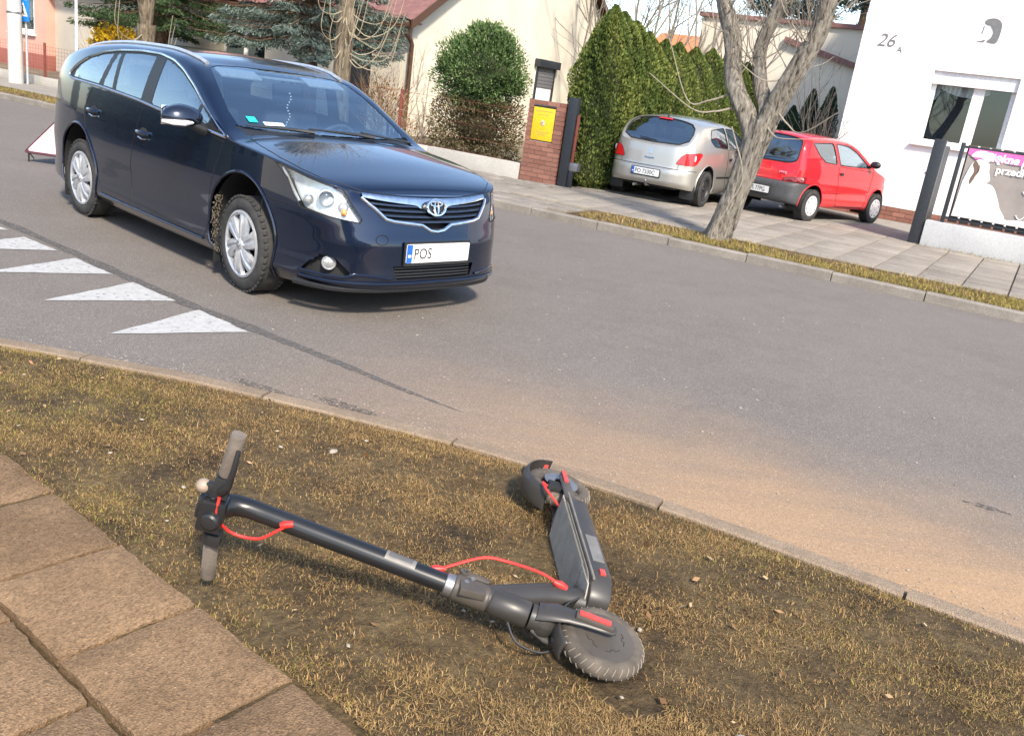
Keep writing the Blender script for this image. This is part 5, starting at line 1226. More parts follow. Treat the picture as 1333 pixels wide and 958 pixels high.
mb = MB(); mb.prism(hp, .006, Matrix.Translation(wh.L(-1.86, NF-.006, 3.60)) @ FM @ Matrix.Scale(.95, 4)); obj('head_logo', mb, M_GREYINK, wh.o, smooth=False)
mb = MB(); mb.prism(catmull([(-.08, .0), (.0, .02), (.06, .04), (.05, .0)], 4, True), .006, Matrix.Translation(wh.L(-1.86, NF-.006, 3.60)) @ FM @ Matrix.Scale(.95, 4)); obj('head_logo_shoulder', mb, M_GREYINK, wh.o, smooth=False)
mb = MB(); mb.prism([(-.035, .14), (-.01, .15), (.0, .28), (-.02, .27), (-.018, .2)], .006, Matrix.Translation(wh.L(-1.86, NF-.006, 3.60)) @ FM); obj('head_logo_profile', mb, M_GREYINK, wh.o, smooth=False)

# ---- fence with banner, low white wall and open gate
fw_ = Fr('low_wall', -1.57, 15.7, .09, 'low grey white concrete wall below the banner fence', 'wall')
fw_.part('wall_block', [(-1.57, 7, 15.62, 15.86, .06, .50)], concrete('whitewashed_concrete', (.52, .53, .54), (.62, .63, .63), .15, 1.5, (.40, .40, .38)), .02)
fn = Fr('slat_fence', -1.5, 15.72, .5, 'anthracite slat fence standing on the low white wall', 'fence')
fn.part('post', [(-1.37, -1.31, 15.68, 15.76, .50, 1.74)], M_ANTH, .006)
fn.part('rail', [(-1.32, 7, 15.70, 15.74, .56, .60)], M_ANTH); fn.part('rail', [(-1.32, 7, 15.70, 15.74, 1.66, 1.70)], M_ANTH)
M_SLATB = plain('brown_grey_slat', (.085, .065, .055), .6)
for i in range(38): fn.part('slat', [(-1.27+i*.165, -1.27+i*.165+.135, 15.745, 15.765, .52, 1.72)], M_SLATB if i < 4 else M_ANTH, .003)
gt = Fr('gate_post', -1.85, 15.95, .09, 'tall anthracite steel gate post at the end of the low white wall', 'gate')
gt.part('post', [(-1.76, -1.585, 15.66, 15.82, .09, 1.74)], M_ANTH, .006)
gt.part('latch', [(-1.80, -1.74, 15.84, 15.88, 1.18, 1.22)], M_STEEL, .004)
for i in range(9): gt.part('gate_slat', [(-1.71, -1.66, 15.87+i*.16, 15.99+i*.16, .16, 1.66)], M_ANTH, .003)
gt.part('gate_rail', [(-1.70, -1.67, 15.92, 17.4, .16, .22)], M_ANTH); gt.part('gate_rail', [(-1.70, -1.67, 15.92, 17.4, 1.58, 1.64)], M_ANTH)
bn = Fr('banner', -1.25, 15.66, .6, 'pink, white and grey nail salon banner with a woman in white dress', 'banner')
M_BGREY = varied('banner_grey', (.24, .21, .195), (.31, .28, .26), 3, .5, .1, .01, 6); M_BPINK = plain('banner_pink', (.78, .14, .42), .45); M_BWHITE = plain('banner_white', (.80, .79, .79), .5)
BN = 15.675
P = [[bn.L(-1.24+5.0*i/60, BN+.006*math.sin(i*.9)+.004*math.sin(i*2.3+j), .62+1.05*j/12) for j in range(13)] for i in range(61)]
mb = MB(); mb.grid(P); bo = obj('banner_sheet', mb, M_BGREY, bn.o)
def flat(name, pts, mat, d): 
    mb = MB(); mb.prism(pts, .001, Matrix.Translation(bn.L(-1.24, BN-.012-d, .62)) @ FM); return obj(name, mb, mat, bo, smooth=False)
flat('pink_band', [(.12, .90), (5.0, .86), (5.0, 1.05), (0, 1.05), (.0, .97)], M_BPINK, .0)
flat('white_ground', [(.01, .01)]+catmull([(.03, .55), (.10, .84), (.22, .90), (.17, .72), (.22, .58), (.45, .55), (.58, .36), (.72, .10), (.9, .10)], 5)+[(1.3, .12), (2.0, .12), (4.98, .10), (4.98, .01)], M_BWHITE, .001)
flat('woman_hair', catmull([(.14, .88), (.20, .80), (.19, .66), (.14, .52), (.12, .60), (.15, .72), (.11, .82)], 5, True), plain('banner_brown', (.16, .10, .075), .5), .003)
flat('dress', catmull([(.20, .90), (.33, .86), (.36, .74), (.40, .62), (.34, .54), (.48, .46), (.62, .26), (.74, .05), (.30, .04), (.24, .3), (.22, .5), (.18, .62), (.22, .74)], 5, True), M_BWHITE, .004)
flat('raised_arm', catmull([(.06, .94), (.12, 1.02), (.26, 1.03), (.36, .95), (.30, .88), (.20, .93), (.12, .93)], 5, True), M_BWHITE, .005)
text('banner_title', 'Piękne paznokcie', .165, M_BWHITE, bo, Matrix.Translation(bn.L(-.98, BN-.014, .62+.905)) @ FM, .0008, shear=.15, bold=.006)
text('banner_line', 'przedłużanie', .155, M_BWHITE, bo, Matrix.Translation(bn.L(-.80, BN-.014, .62+.74)) @ FM, .0008, bold=.005)
text('salon_lettering', 'ΛCLI', .17, M_BWHITE, bo, Matrix.Translation(bn.L(-.30, BN-.014, .62+.50)) @ FM, .0008, bold=.002)
flat('bottle_print', rounded([(1.02, .24), (1.20, .24), (1.20, .40), (1.15, .41), (1.14, .50), (1.08, .50), (1.07, .41), (1.02, .40)], .01, 2), M_BWHITE, .003)
for sg in (-1, 1):
    for zc_ in (.56, .20):
        c = [(1.11+sg*(.04+.19*q), zc_-.05+.035*math.sin(q*7)) for q in np.linspace(0, 1, 14)]; mb = MB(); mb.tube([bn.L(-1.24+a, BN-.014, .62+b) for a, b in c], .006, 5); obj('scroll_print', mb, M_BWHITE, bo)

# ---- brick pillar with letter box, gate post, low wall
pi_ = Fr('brick_pillar', -7.6, 13.85, .09, 'red brown brick pillar holding a yellow letter box', 'pillar')
T0, T1, N0, N1, ZT = -7.97, -7.27, 13.65, 14.0, 1.46
pi_.part('core', [(T0+.012, T1-.012, N0+.012, N1-.01, .09, ZT-.02)], M_MORTAR)
bx0, bx1, bz0, bz1 = -7.86, -7.44, .80, 1.36
bricks(pi_, pi_.o, T0, T1, N0+.012, .095, ZT, 'n', .23, .066, .010, .02, lambda a, b, z0, z1: b > bx0-.02 and a < bx1+.02 and z1 > bz0-.01 and z0 < bz1+.01)
for a, b in ((T0, bx0-.012), (bx1+.012, T1)):
    for r in range(8): pi_.part('brick', [(a, b, N0+random.uniform(-.002, .002), N0+.03, bz0-.02+r*.077, bz0+.048+r*.077)], M_BRICKP)
bricks(pi_, pi_.o, N0+.02, N1, T1-.012, .095, ZT, 't', .16, .066, .010, .02)
lb_ = pi_.part('letter_box_recess', [(bx0-.012, bx1+.012, N0+.006, N0+.02, bz0-.012, bz1+.012)], M_BLACKMAT)
M_YEL = plain('yellow_paint', (.80, .50, .02), .4)
ly = pi_.part('letter_box_door', [(bx0, bx1-.0, N0-.002, N0+.006, bz0, bz1-.02)], M_YEL, .003)
M_YELD = plain('yellow_print', (.52, .36, .10), .5)
for z_, a, b in ((1.28, .04, .38), (1.22, .10, .32), (.93, .08, .34), (.89, .12, .30)): pi_.part('print_line', [(bx0+a, bx0+b, N0-.004, N0-.002, z_, z_+.014)], M_YELD, 0, ly)
mb = MB()
for i in range(8):
    th = i*math.pi/4; mb.tube([pi_.L((bx0+bx1)/2+.045*math.cos(th)*q, N0-.004, 1.09+.05*math.sin(th)*q) for q in (.35, 1.0)], [.014, .008], 6)
obj('emblem_print', mb, plain('emblem_grey', (.55, .48, .42), .5), ly)
gp_ = Fr('steel_gate_post', -7.1, 13.75, .09, 'dark blue black steel gate post beside the brick pillar', 'post')
gp_.part('post', [(-7.22, -7.06, 13.66, 13.80, .09, 1.57)], M_ANTH, .006); gp_.part('guide_rail', [(-7.05, -7.02, 13.72, 13.78, .09, 1.30)], M_RUST, .003)
gp_.part('motor_box', [(-7.06, -6.90, 13.70, 13.84, .38, .52)], M_STEEL, .01); gp_.part('bracket', [(-7.05, -6.98, 13.70, 13.76, .09, .38)], M_ANTH, .004)
lw = Fr('garden_wall', -13, 13.7, .09, 'low pale concrete garden wall left of the brick pillar', 'wall')
for i in range(6): lw.part('wall_panel', [(-20.0+i*2.0+.005, -18.0+i*2.0-.005, 13.62, 13.80, .06, .35+random.uniform(-.006, .006))], M_CONC, .008)
gf = Fr('wire_fence', -10.0, 14.0, .1, 'thin red brown wire fence behind the low garden wall', 'fence')
for t in (-8.05, -11.0, -13.9, -16.8): gf.part('post', [(t-.025, t+.025, 13.98, 14.03, .1, 1.28)], M_RUST, .004)
for z_ in (.35, .6, .85, 1.1, 1.24):
    mb = MB(); mb.tube([gf.L(-16.8, 14.0, z_), gf.L(-8.05, 14.0, z_)], .0035, 4); obj('wire', mb, M_RUST, gf.o)

# ---- cream house with gable
ch = Fr('cream_house', -14, 18, .09, 'cream rendered house with red tiled roof and bare gable wall', 'house')
ap = (24.0, 6.75); T = -14.0
wall_with_holes(ch, 'street_wall', -34, T-.3, 18.0, 18.3, .09, 2.95, [(-20.6, -18.9, .95, 2.15), (-26.5, -24.8, .95, 2.15), (-16.2, -15.2, .09, 2.1)], M_BEIGE)  # darker render than the gable: its shade is put into the colour
gpts = [(18.0, .09), (30.0, .09), (30.0, 2.85), ap, (18.0, 2.9)]
ch.poly('gable_wall', [(T, n, z) for n, z in gpts]+[(T-.3, n, z) for n, z in gpts], [(0, 1, 2, 3, 4), (9, 8, 7, 6, 5)]+[(i, (i+1) % 5, 5+(i+1) % 5, 5+i) for i in range(5)], M_CREAM)
ch.part('plinth', [(T+.0, T+.03, 18.0, 30, .09, .95)], M_CREAM2, .004)
window(ch, -20.6, -18.9, 18.0, .95, 2.15, (-19.75,)); window(ch, -26.5, -24.8, 18.0, .95, 2.15, (-25.65,))
dr = ch.part('door', [(-16.2, -15.2, 18.1, 18.16, .09, 2.1)], M_BLACKPL, .006); ch.part('door_handle', [(-15.38, -15.28, 18.06, 18.1, 1.0, 1.04)], M_STEEL, .004, dr)
def slope(n): return 3.02+(n-18.0)*(ap[1]+.1-3.02)/(ap[0]-18.0)
ns = 30
for k, (na, nb_) in enumerate(((17.6, ap[0]), (30.6, ap[0]))):
    za = slope(17.6) if k == 0 else 2.85-.35
    rows = []
    for i in range(ns+1):
        q = i/ns; row = []
        for j in range(121):
            t = lerp(-34.5, T+.28, j/120); n = lerp(na, nb_, q); z = lerp(za, ap[1]+.1, q)+.035*abs(math.sin(j*math.pi/3.0))+.02*((i % 3)/3.0)
            row.append(ch.L(t, n, z))
        rows.append(row)
    mb = MB(); mb.grid(rows); rf = obj('roof', mb, M_TILE, ch.o, ang=30)
    ch.poly('barge_board', [(T+.29, na, za-.20), (T+.29, na, za+.02), (T+.29, nb_, ap[1]+.12), (T+.29, nb_, ap[1]-.10), (T+.24, na, za-.20), (T+.24, na, za+.02), (T+.24, nb_, ap[1]+.12), (T+.24, nb_, ap[1]-.10)], [(0, 1, 2, 3), (7, 6, 5, 4), (0, 4, 5, 1), (3, 2, 6, 7)], M_BROWNM, rf)
ch.part('soffit', [(-34.5, T+.26, 17.65, 18.0, 2.70, 2.74)], M_BROWNM); ch.part('gutter', [(-34.5, T+.2, 17.50, 17.62, 2.62, 2.74)], M_BROWNM, .03)
mb = MB(); mb.tube([ch.L(T+.08, 17.56, 2.64), ch.L(T+.08, 17.6, 2.52), ch.L(T+.08, 17.85, 2.34), ch.L(T+.08, 17.92, 2.24), ch.L(T+.08, 17.92, .1)], .055, 10); obj('drain_pipe', mb, M_BROWNM, ch.o)
gw = ch.part('gable_window', [(T+.0, T+.05, 24.05, 25.15, 1.15, 2.3)], M_WHITE, .004)
ch.part('shutter', [(T+.05, T+.075, 24.1, 25.1, 1.72+.1*i, 1.81+.1*i) for i in range(6)], plain('shutter_grey', (.14, .14, .145), .5), .006, gw)
ch.part('shutter_box', [(T+.02, T+.20, 23.95, 25.25, 2.3, 2.52)], M_ANTH, .01, gw); ch.part('guide', [(T+.05, T+.09, 24.03, 24.11, 1.15, 2.3)], M_ANTH, 0, gw); ch.part('guide', [(T+.05, T+.09, 25.09, 25.17, 1.15, 2.3)], M_ANTH, 0, gw)
ch.part('attic_window', [(T+.0, T+.05, 23.2, 24.6, 4.55, 5.4)], M_BROWNM, .004)

# ---- pink house at the left, its fence, pole and signs
pk = Fr('pink_house', -30, 18, .0, 'pink rendered house with white framed windows and dark red plinth', 'house')
def netc(fr, w, a, b, n, z0, z1):
    mb = MB(); P = []
    for i in range(41):
        u = i/40; P.append([fr.L(lerp(a, b, u), n+.02*math.sin(i*1.3), z1), fr.L(lerp(a, b, u), n+.02*math.sin(i*1.3), z0+(z1-z0)*(.34+.10*math.cos(u*13)))])
    mb.grid(P); obj('net_curtain', mb, M_CURTAIN, w)
wall_with_holes(pk, 'left_wall', -42, -28.24, 17.7, 18.2, .55, 6, [(-30.2, -28.85, 1.12, 2.55), (-36, -34.2, 1.12, 2.55)], M_PINK)
wall_with_holes(pk, 'right_wall', -28.24, -21.5, 18.2, 18.5, .55, 6, [(-27.85, -26.05, 1.15, 2.5)], M_PINK)
pk.part('plinth', [(-42, -28.22, 17.66, 18.0, -.05, .55)], M_PINKD, .005); pk.part('plinth', [(-28.21, -21.5, 18.16, 18.4, -.05, .55)], M_PINKD, .005)
window(pk, -30.2, -28.85, 17.7, 1.12, 2.55, (), netc, True, .06, .14); window(pk, -27.85, -26.05, 18.2, 1.15, 2.5, (-26.95,), netc, True, .06, .12); window(pk, -36, -34.2, 17.7, 1.12, 2.55, (-35.1,), netc, True, .06, .12)
pk.part('side_wall', [(-21.8, -21.5, 18.5, 27, .0, 6)], M_PINK); pk.part('roof_eave', [(-42.4, -21.1, 17.2, 28, 6, 6.25)], M_TILE)
pf_ = Fr('mesh_fence', -22, 13.4, .1, 'red brown mesh fence on a low concrete base before the pink house', 'fence')
pf_.part('base', [(-33, -19.0, 13.33, 13.50, .05, .28)], M_CONC, .01)
for i in range(12): pf_.part('post', [(-33+i*1.28-.02-.0, -33+i*1.28+.025, 13.39, 13.44, .28, 1.08)], M_RUST, .004)
mb = MB()
for i in range(120):
    t = -33+i*.115; mb.tube([pf_.L(t, 13.415, .3), pf_.L(t, 13.415, 1.0)], .003, 3, False)
for z_ in np.arange(.32, 1.02, .085): mb.tube([pf_.L(-33, 13.415, z_), pf_.L(-19, 13.415, z_)], .003, 3, False)
o = obj('mesh_panel', mb, M_RUST, pf_.o); tag(o, kind='stuff')
up = Fr('utility_pole', -21.46, 12.68, .095, 'round pale concrete utility pole at the far kerb', 'pole')
mb = MB(); mb.tube([(0, 0, -.05), (.01, 0, 4), (.02, 0, 9)], [.165, .145, .11], 20); obj('shaft', mb, concrete('pole_concrete', (.48, .46, .42), (.58, .56, .52), .2, 3), up.o)
for z_ in (1.55, 2.2, 2.4): mb = MB(); mb.lathe([(.165, z_), (.168, z_+.02), (.165, z_+.04)], 20); obj('band', mb, M_STEEL, up.o)
sg_ = Fr('crossing_sign', -21.36, 12.9, .095, 'blue square pedestrian crossing sign on a thin grey pole', 'sign')
mb = MB(); mb.tube([(0, 0, 0), (0, 0, 2.0)], .028, 10); obj('pole', mb, plain('galvanised', (.55, .55, .55), .4, .4), sg_.o)
M_SBLUE = plain('sign_blue', (.01, .20, .62), .35)
sp_ = sg_.part('sign_plate', [(-21.36-.21, -21.36+.21, 12.84, 12.86, 1.50, 1.97)], M_SBLUE, .004)
mb = MB(); mb.prism([(-.17, -.14), (.17, -.14), (0, .17)], .002, Matrix.Translation((0, -.062, 1.66)) @ FM); obj('white_triangle', mb, M_WHITE, sp_, smooth=False)
mb = MB(); mb.tube([(-.05, -.066, 1.55), (.0, -.066, 1.64), (.0, -.066, 1.72)], .016, 6); mb.tube([(.05, -.066, 1.55), (.0, -.066, 1.64)], .016, 6); mb.ball((0, -.066, 1.745), .02); obj('walker_symbol', mb, M_INK, sp_)
wp = Fr('white_post', -19.9, 13.2, .095, 'thin white post standing before the pink house window', 'post')  # plain thin post without a lamp
mb = MB(); mb.tube([(0, 0, 0), (0, 0, 3.2)], .03, 8); obj('shaft', mb, M_WHITE, wp.o); mb = MB(); mb.lathe([(.0, 0), (.07, 0), (.06, .04), (.03, .06)], 12); obj('foot_plate', mb, M_STEEL, wp.o)
# ---- triangular roadworks board folded out on the road behind the estate car
ts = Fr('warning_board', -9.9, 6.2, 0, 'folding triangular warning sign with dark edge on the road behind the estate car', 'sign')
Mt = Matrix.Translation((.10, .11, .10)) @ Matrix.Rotation(R(29), 4, 'Z') @ Matrix.Rotation(R(58), 4, 'X')
mb = MB(); mb.prism(rounded([(-.46, 0), (.46, 0), (0, .80)], .05, 4), .014, Mt); o = obj('edge_frame', mb, plain('dark_red_edge', (.06, .015, .02), .5), ts.o)
mb = MB(); mb.prism(rounded([(-.42, .025), (.42, .025), (0, .755)], .05, 4), .004, Mt @ Matrix.Translation((0, 0, .0145))); obj('red_border', mb, plain('faded_pink', (.75, .42, .46), .5), ts.o)
mb = MB(); mb.prism(rounded([(-.27, .12), (.27, .12), (0, .58)], .03, 4), .003, Mt @ Matrix.Translation((0, 0, .0195))); obj('inner_field', mb, plain('faded_field', (.42, .36, .36), .5), ts.o)
for x, y, dx, dy in ((-.40, 0, -.2, .02), (.38, .0, .12, -.06)):
    p0 = Mt @ Vector((x, .02, 0)); mb = MB(); mb.tube([p0, (p0.x+dx*.2, p0.y+dy, .0)], .009, 6); mb.tube([p0, (p0.x+dx, p0.y+.18, .01)], .006, 6); obj('leg', mb, M_BLACKMAT, ts.o)
# ---- buildings further back
bb = Fr('back_building', -7, 27, .09, 'beige flat roofed building behind the bare street tree', 'building')
bb.part('wall', [(-10.2, 8, 27, 34, .09, 4.4)], render_('back_render', (.60, .54, .44), (.68, .62, .52))); bb.part('parapet', [(-10.3, 8.1, 26.9, 34.1, 4.4, 4.52)], M_TILE)
bb.poly('lean_to_roof_edge', [(-7.6, 26.85, 4.05), (-3.0, 26.85, 2.9), (-3.0, 26.85, 2.75), (-7.6, 26.85, 3.90), (-7.6, 27.02, 4.05), (-3.0, 27.02, 2.9), (-3.0, 27.02, 2.75), (-7.6, 27.02, 3.90)], [(0, 1, 2, 3), (7, 6, 5, 4), (0, 4, 5, 1), (3, 2, 6, 7), (0, 3, 7, 4), (1, 5, 6, 2)], M_TILE)
oh = Fr('distant_house', -14, 40, .09, 'distant house with orange tiled roof beyond the hedge', 'house')
oh.part('wall', [(-18, -10.5, 40, 47, .09, 3.4)], M_BEIGE); zr = 5.2
oh.poly('roof', [(-18.4, 39.6, 3.35), (-10.1, 39.6, 3.35), (-10.1, 43.5, zr), (-18.4, 43.5, zr), (-18.4, 47.4, 3.35), (-10.1, 47.4, 3.35)], [(0, 1, 2, 3), (3, 2, 5, 4)], plain('orange_tiles', (.62, .20, .08), .7))
# ---- unseen houses added on the camera's side to give the cars reflections
def add_mirrored_house(t0, t1, n0, n1, h, label, mat):
    ab = Fr('unseen_mirrored_house', (t0+t1)/2, (n0+n1)/2, 0, label, 'house')
    ab.part('wall', [(t0, t1, n0, n1, 0, h)], mat)
    x = t0+1.2
    while x < t1-2:
        w_ = ab.part('window', [(x, x+1.5, n1, n1+.05, 1.1, 2.5)], M_FRAMEW, .004); ab.part('pane', [(x+.08, x+1.42, n1+.051, n1+.056, 1.18, 2.42)], M_GLASSD, 0, w_); x += 3.2
    ab.poly('roof', [(t0-.4, n0-.5, h), (t1+.4, n0-.5, h), (t1+.4, n1+.5, h), (t0-.4, n1+.5, h), (t0-.4, (n0+n1)/2, h+3), (t1+.4, (n0+n1)/2, h+3)], [(3, 2, 5, 4), (1, 0, 4, 5), (0, 3, 4), (2, 1, 5)], M_TILE)
add_mirrored_house(9, 21, -14, -5, 3.2, 'unseen beige house with red roof added for the cars to mirror', M_BEIGE)
add_mirrored_house(26, 38, -14, -5, 3.4, 'unseen pink house with red roof added further right for reflections', M_PINK)
add_mirrored_house(-34, -20, -14, -4, 3.2, 'unseen cream house with red roof added across the side street for reflections', M_CREAM)
def add_mirrored_hedge(t0, t1, n, h, label, seed):
    """tall hedge across the side street, out of the frame: mirrored in the estate car's flank"""
    f = Fr('unseen_mirrored_hedge', (t0+t1)/2, n, 0, label, 'hedge'); rng = np.random.default_rng(seed); m = 9000; L_ = (t1-t0)/2
    C = np.stack([rng.uniform(-L_, L_, m), rng.uniform(-.6, .6, m), rng.uniform(.05, 1, m)*h*(1+.12*np.sin(np.linspace(0, 40, m)))], 1); D = rng.normal(size=(m, 3))+[0, 0, .8]; l = rng.uniform(.18, .34, m)
    V, F, To = leafcloud(C, D, l, l*.5, rng, cross=2, tone=np.clip(rng.normal(.35, .2, m), 0, 1)); npmesh('foliage', V, F, M_SPRUCEG, f.o, To)
    mb = MB(); mb.box((0, 0, h*.46), (L_*2, .8, h*.92)); obj('light_block_core', mb, M_CORE, f.o, bevel=.2)
# ------------------------------------------------------------------ vegetation
def bark(name, a, b, scale=18):
    m, nt, bs = newmat(name); vec = coords(nt)
    mp = nt.nodes.new('ShaderNodeMapping'); nt.links.new(vec, mp.inputs[0]); mp.inputs['Scale'].default_value = (1, 1, .22)
    n1 = noise(nt, scale, 8, .7, mp.outputs[0]); n2 = noise(nt, 4, 5, .6, vec)
    c = ramp(nt, n1.outputs[0], [(.36, tuple(x*.22 for x in a)), (.46, a), (.64, b)]).outputs[0]
    c = mixc(nt, .5, c, ramp(nt, n2.outputs[0], [(.3, .7), (.7, 1.2)]).outputs[0], 'MULTIPLY')
    nt.links.new(c, bs.inputs['Base Color']); bs.inputs['Roughness'].default_value = .95; bs.inputs['Specular IOR Level'].default_value = .2
    bump(nt, bs, n1.outputs[0], 1.0, .06); return m
M_BARK = bark('grey_bark', (.22, .195, .16), (.40, .37, .315), 30); M_BARKB = bark('tan_bark', (.16, .125, .085), (.30, .25, .18)); M_BARKS = bark('spruce_bark', (.11, .07, .045), (.24, .17, .115), 30)
M_TWIG = varied('twig_bark', (.20, .17, .135), (.33, .29, .23), 20, .9, 0); M_TWIGY = varied('willow_twig', (.26, .22, .14), (.38, .33, .23), 20, .9, 0); M_TWIGR = varied('dry_twig', (.20, .12, .07), (.32, .22, .13), 20, .9, 0)
def rough_trunk(mb, path, radii, n=22, amp=.10, seed=1):
    rr = random.Random(seed); ph = [rr.uniform(0, 6.28) for _ in range(6)]
    P = catmull(path, 16); rad = np.interp(np.linspace(0, 1, len(P)), np.linspace(0, 1, len(radii)), radii); rows = []
    for i, p in enumerate(P):
        a = Vector(P[min(i+1, len(P)-1)])-Vector(P[max(i-1, 0)]); a.normalize(); u = a.cross(Vector((0, 1, 0.01))).normalized(); v = a.cross(u); row = []
        for j in range(n+1):
            th = 2*math.pi*(j % n)/n
            k = 1+amp*(.35*math.sin(5*th+ph[0]+i*.05)+.3*math.sin(3*th+ph[2]+i*.13)+.85*(abs(math.sin(6*th+ph[1]+.8*math.sin(i*.21+ph[4])+.3*math.sin(th*3)))-.6)+.5*(abs(math.sin(9.5*th+ph[3]-.9*math.sin(i*.17)))-.6)+.12*rr.uniform(-1, 1))
            row.append(Vector(p)+(u*math.cos(th)+v*math.sin(th))*rad[i]*k)
        rows.append(row)
    mb.grid(rows)
def twigs_from(mb, start, d, length, r, rng, levels=2, up=.25, n=4, kids=(2, 4), droop=0.0, minr=.003):
    p = Vector(start); d = Vector(d).normalized(); k = 6; pts = [p.copy()]; ds = []
    for i in range(k):
        d = (d+Vector((rng.gauss(0, .16), rng.gauss(0, .16), rng.gauss(0, .10)+up*.16-droop*i/k))).normalized(); p = p+d*(length/k); pts.append(p.copy()); ds.append(d.copy())
    mb.tube(pts, [max(minr*.6, lerp(r, r*.35, i/k)) for i in range(k+1)], n, False)
    if levels > 0:
        for _ in range(rng.randint(*kids)):
            i = rng.randint(1, k-1); q = ds[i]; s_ = Vector((rng.gauss(0, 1), rng.gauss(0, 1), rng.gauss(.2, .7))).normalized()
            twigs_from(mb, pts[i], (q+s_*rng.uniform(.5, .95)), length*rng.uniform(.4, .7), max(minr, r*.5), rng, levels-1, up, max(3, n-1), kids, droop, minr)
# ---- street tree on the far verge
def street_tree():
    f = Fr('street_tree', -3.51, 11.33, .08, 'bare leaning street tree with three limbs on the far verge before the small cars', 'tree')
    L = lambda t, z, dn=0: f.L(t, 11.33+dn, z); rng = random.Random(4)
    mb = MB(); rough_trunk(mb, [L(-3.56, .0), L(-3.51, .2), L(-3.40, .72), L(-3.31, 1.25), L(-3.24, 1.62)], [.20, .165, .145, .152, .165], 40, .14, 3)
    tr = obj('trunk', mb, M_BARK, f.o, ang=180)
    limbs = {'a': ([L(-3.30, 1.20), L(-3.40, 1.55), L(-3.62, 1.86), L(-3.76, 2.1, .03), L(-3.84, 2.45, .05), L(-3.96, 2.75, .06), L(-4.10, 3.05, .08), L(-4.25, 3.9, .1), L(-4.3, 4.8, .1)], [.12, .125, .112, .107, .103, .098, .09, .07, .045]),
             'b': ([L(-3.28, 1.45), L(-3.26, 1.75, .05), L(-3.42, 2.05, .12), L(-3.52, 2.45, .15), L(-3.46, 2.8, .18), L(-3.40, 3.1, .2), L(-3.3, 4.2, .25)], [.11, .10, .085, .08, .077, .073, .045]),
             'c': ([L(-3.27, 1.40), L(-3.16, 1.78), L(-3.02, 2.12, -.04), L(-2.90, 2.42, -.06), L(-2.80, 2.70, -.07), L(-2.77, 3.0, -.08), L(-2.66, 3.9, -.1)], [.14, .132, .116, .107, .103, .095, .06])}
    for k, (p, r) in limbs.items():
        mb = MB(); rough_trunk(mb, p, r, 30, .13, ord(k)); obj('limb', mb, M_BARK, f.o, ang=180)
    tw = MB()
    for k, (p, r) in limbs.items():
        for i in range(40):
            q = rng.uniform(.34, 1.0); j = min(int(q*(len(p)-1)), len(p)-2); fr_ = q*(len(p)-1)-j; s_ = Vector(p[j]).lerp(Vector(p[j+1]), fr_)
            a = rng.uniform(0, 6.28); twigs_from(tw, s_, (math.cos(a)*.9, math.sin(a)*.9, rng.uniform(.2, 1.6)), rng.uniform(.5, 1.5), rng.uniform(.005, .011), rng, 1, .5, 4, (1, 4), 0, .003)
    for (a, b, c) in ((L(-3.7, 1.9), L(-4.25, 1.75, -.1), L(-4.6, 2.45, -.2)), (L(-3.6, 1.75), L(-4.1, 1.65, -.3), L(-4.7, 2.0, -.4)), (L(-3.15, 1.8), L(-2.7, 1.55, -.2), L(-2.3, 1.85, -.3)), (L(-3.2, 1.6, -.1), L(-2.9, 1.45, -.2), L(-2.5, 1.5, -.2)), (L(-3.0, 2.2), L(-3.35, 2.1, -.2), L(-3.62, 2.25, -.2))):
        tw.tube(catmull([a, tuple((np.array(a)+np.array(b))/2+[0, 0, -.05]), b, c], 6), [.014-.009*i/18 for i in range(19)], 5, False)
    tw.tube(catmull([L(-3.55, 1.5, -.25), L(-3.28, .95, -.28), L(-3.36, .6, -.3), L(-3.5, .18, -.35)], 6), .008, 5, False)
    obj('twigs', tw, M_TWIG, f.o)
    return f
street_tree()
def pollard(t, n, h, r, label, seed, mat, n_arc):
    f = Fr('street_tree', t, n, .08, label, 'tree'); rng = random.Random(seed)
    mb = MB(); rough_trunk(mb, [(0, 0, 0), (.02, 0, .6), (-.03, .02, 1.3), (.0, .0, h)], [r*1.3, r, r*.95, r], 18, .1, seed); obj('trunk', mb, mat, f.o, ang=180)
    tw = MB(); lm = MB(); tips = []
    for i in range(5):
        a = i*1.257+rng.uniform(-.3, .3); sp = rng.uniform(.15, .4); pts = [(0, 0, h-.15)]+[(math.cos(a)*sp*q, math.sin(a)*sp*q, h+q*1.1) for q in (.5, 1.0, 1.5)]
        rough_trunk(lm, pts, [r*.6, r*.48, r*.38, r*.25], 10, .1, seed+i)
        for _ in range(20):
            k = rng.randrange(1, 4); b = rng.uniform(0, 6.28); twigs_from(tw, pts[k], (math.cos(b), math.sin(b), rng.uniform(.6, 2.2)), rng.uniform(.7, 1.8), .010, rng, 1, .6, 4, (1, 3))
    for _ in range(n_arc):                                    # low hoops of willow shoots
        b = rng.uniform(-1.2, 1.4)-.3; z0 = h-rng.uniform(.0, .9); q = rng.uniform(.35, .95); s_ = (0, 0, z0)
        tw.tube(catmull([s_, (math.cos(b)*q*.5, math.sin(b)*q*.5-.1, z0-rng.uniform(.1, .25)), (math.cos(b)*q, math.sin(b)*q-.15, z0-rng.uniform(-.1, .2)), (math.cos(b)*q*1.25, math.sin(b)*q*1.1-.1, z0+rng.uniform(.3, .7))], 6), [.010-.006*i/18 for i in range(19)], 4, False)
    obj('limbs', lm, mat, f.o, ang=180); obj('twigs', tw, M_TWIGY, f.o); return f
pollard(-10.15, 11.33, 2.35, .145, 'tan barked pollard tree with arching shoots behind the estate car', 5, M_BARKB, 18)
pollard(-15.2, 11.5, 1.7, .17, 'pale bushy pollard tree left of the spruces behind the estate car', 9, M_BARKB, 6)
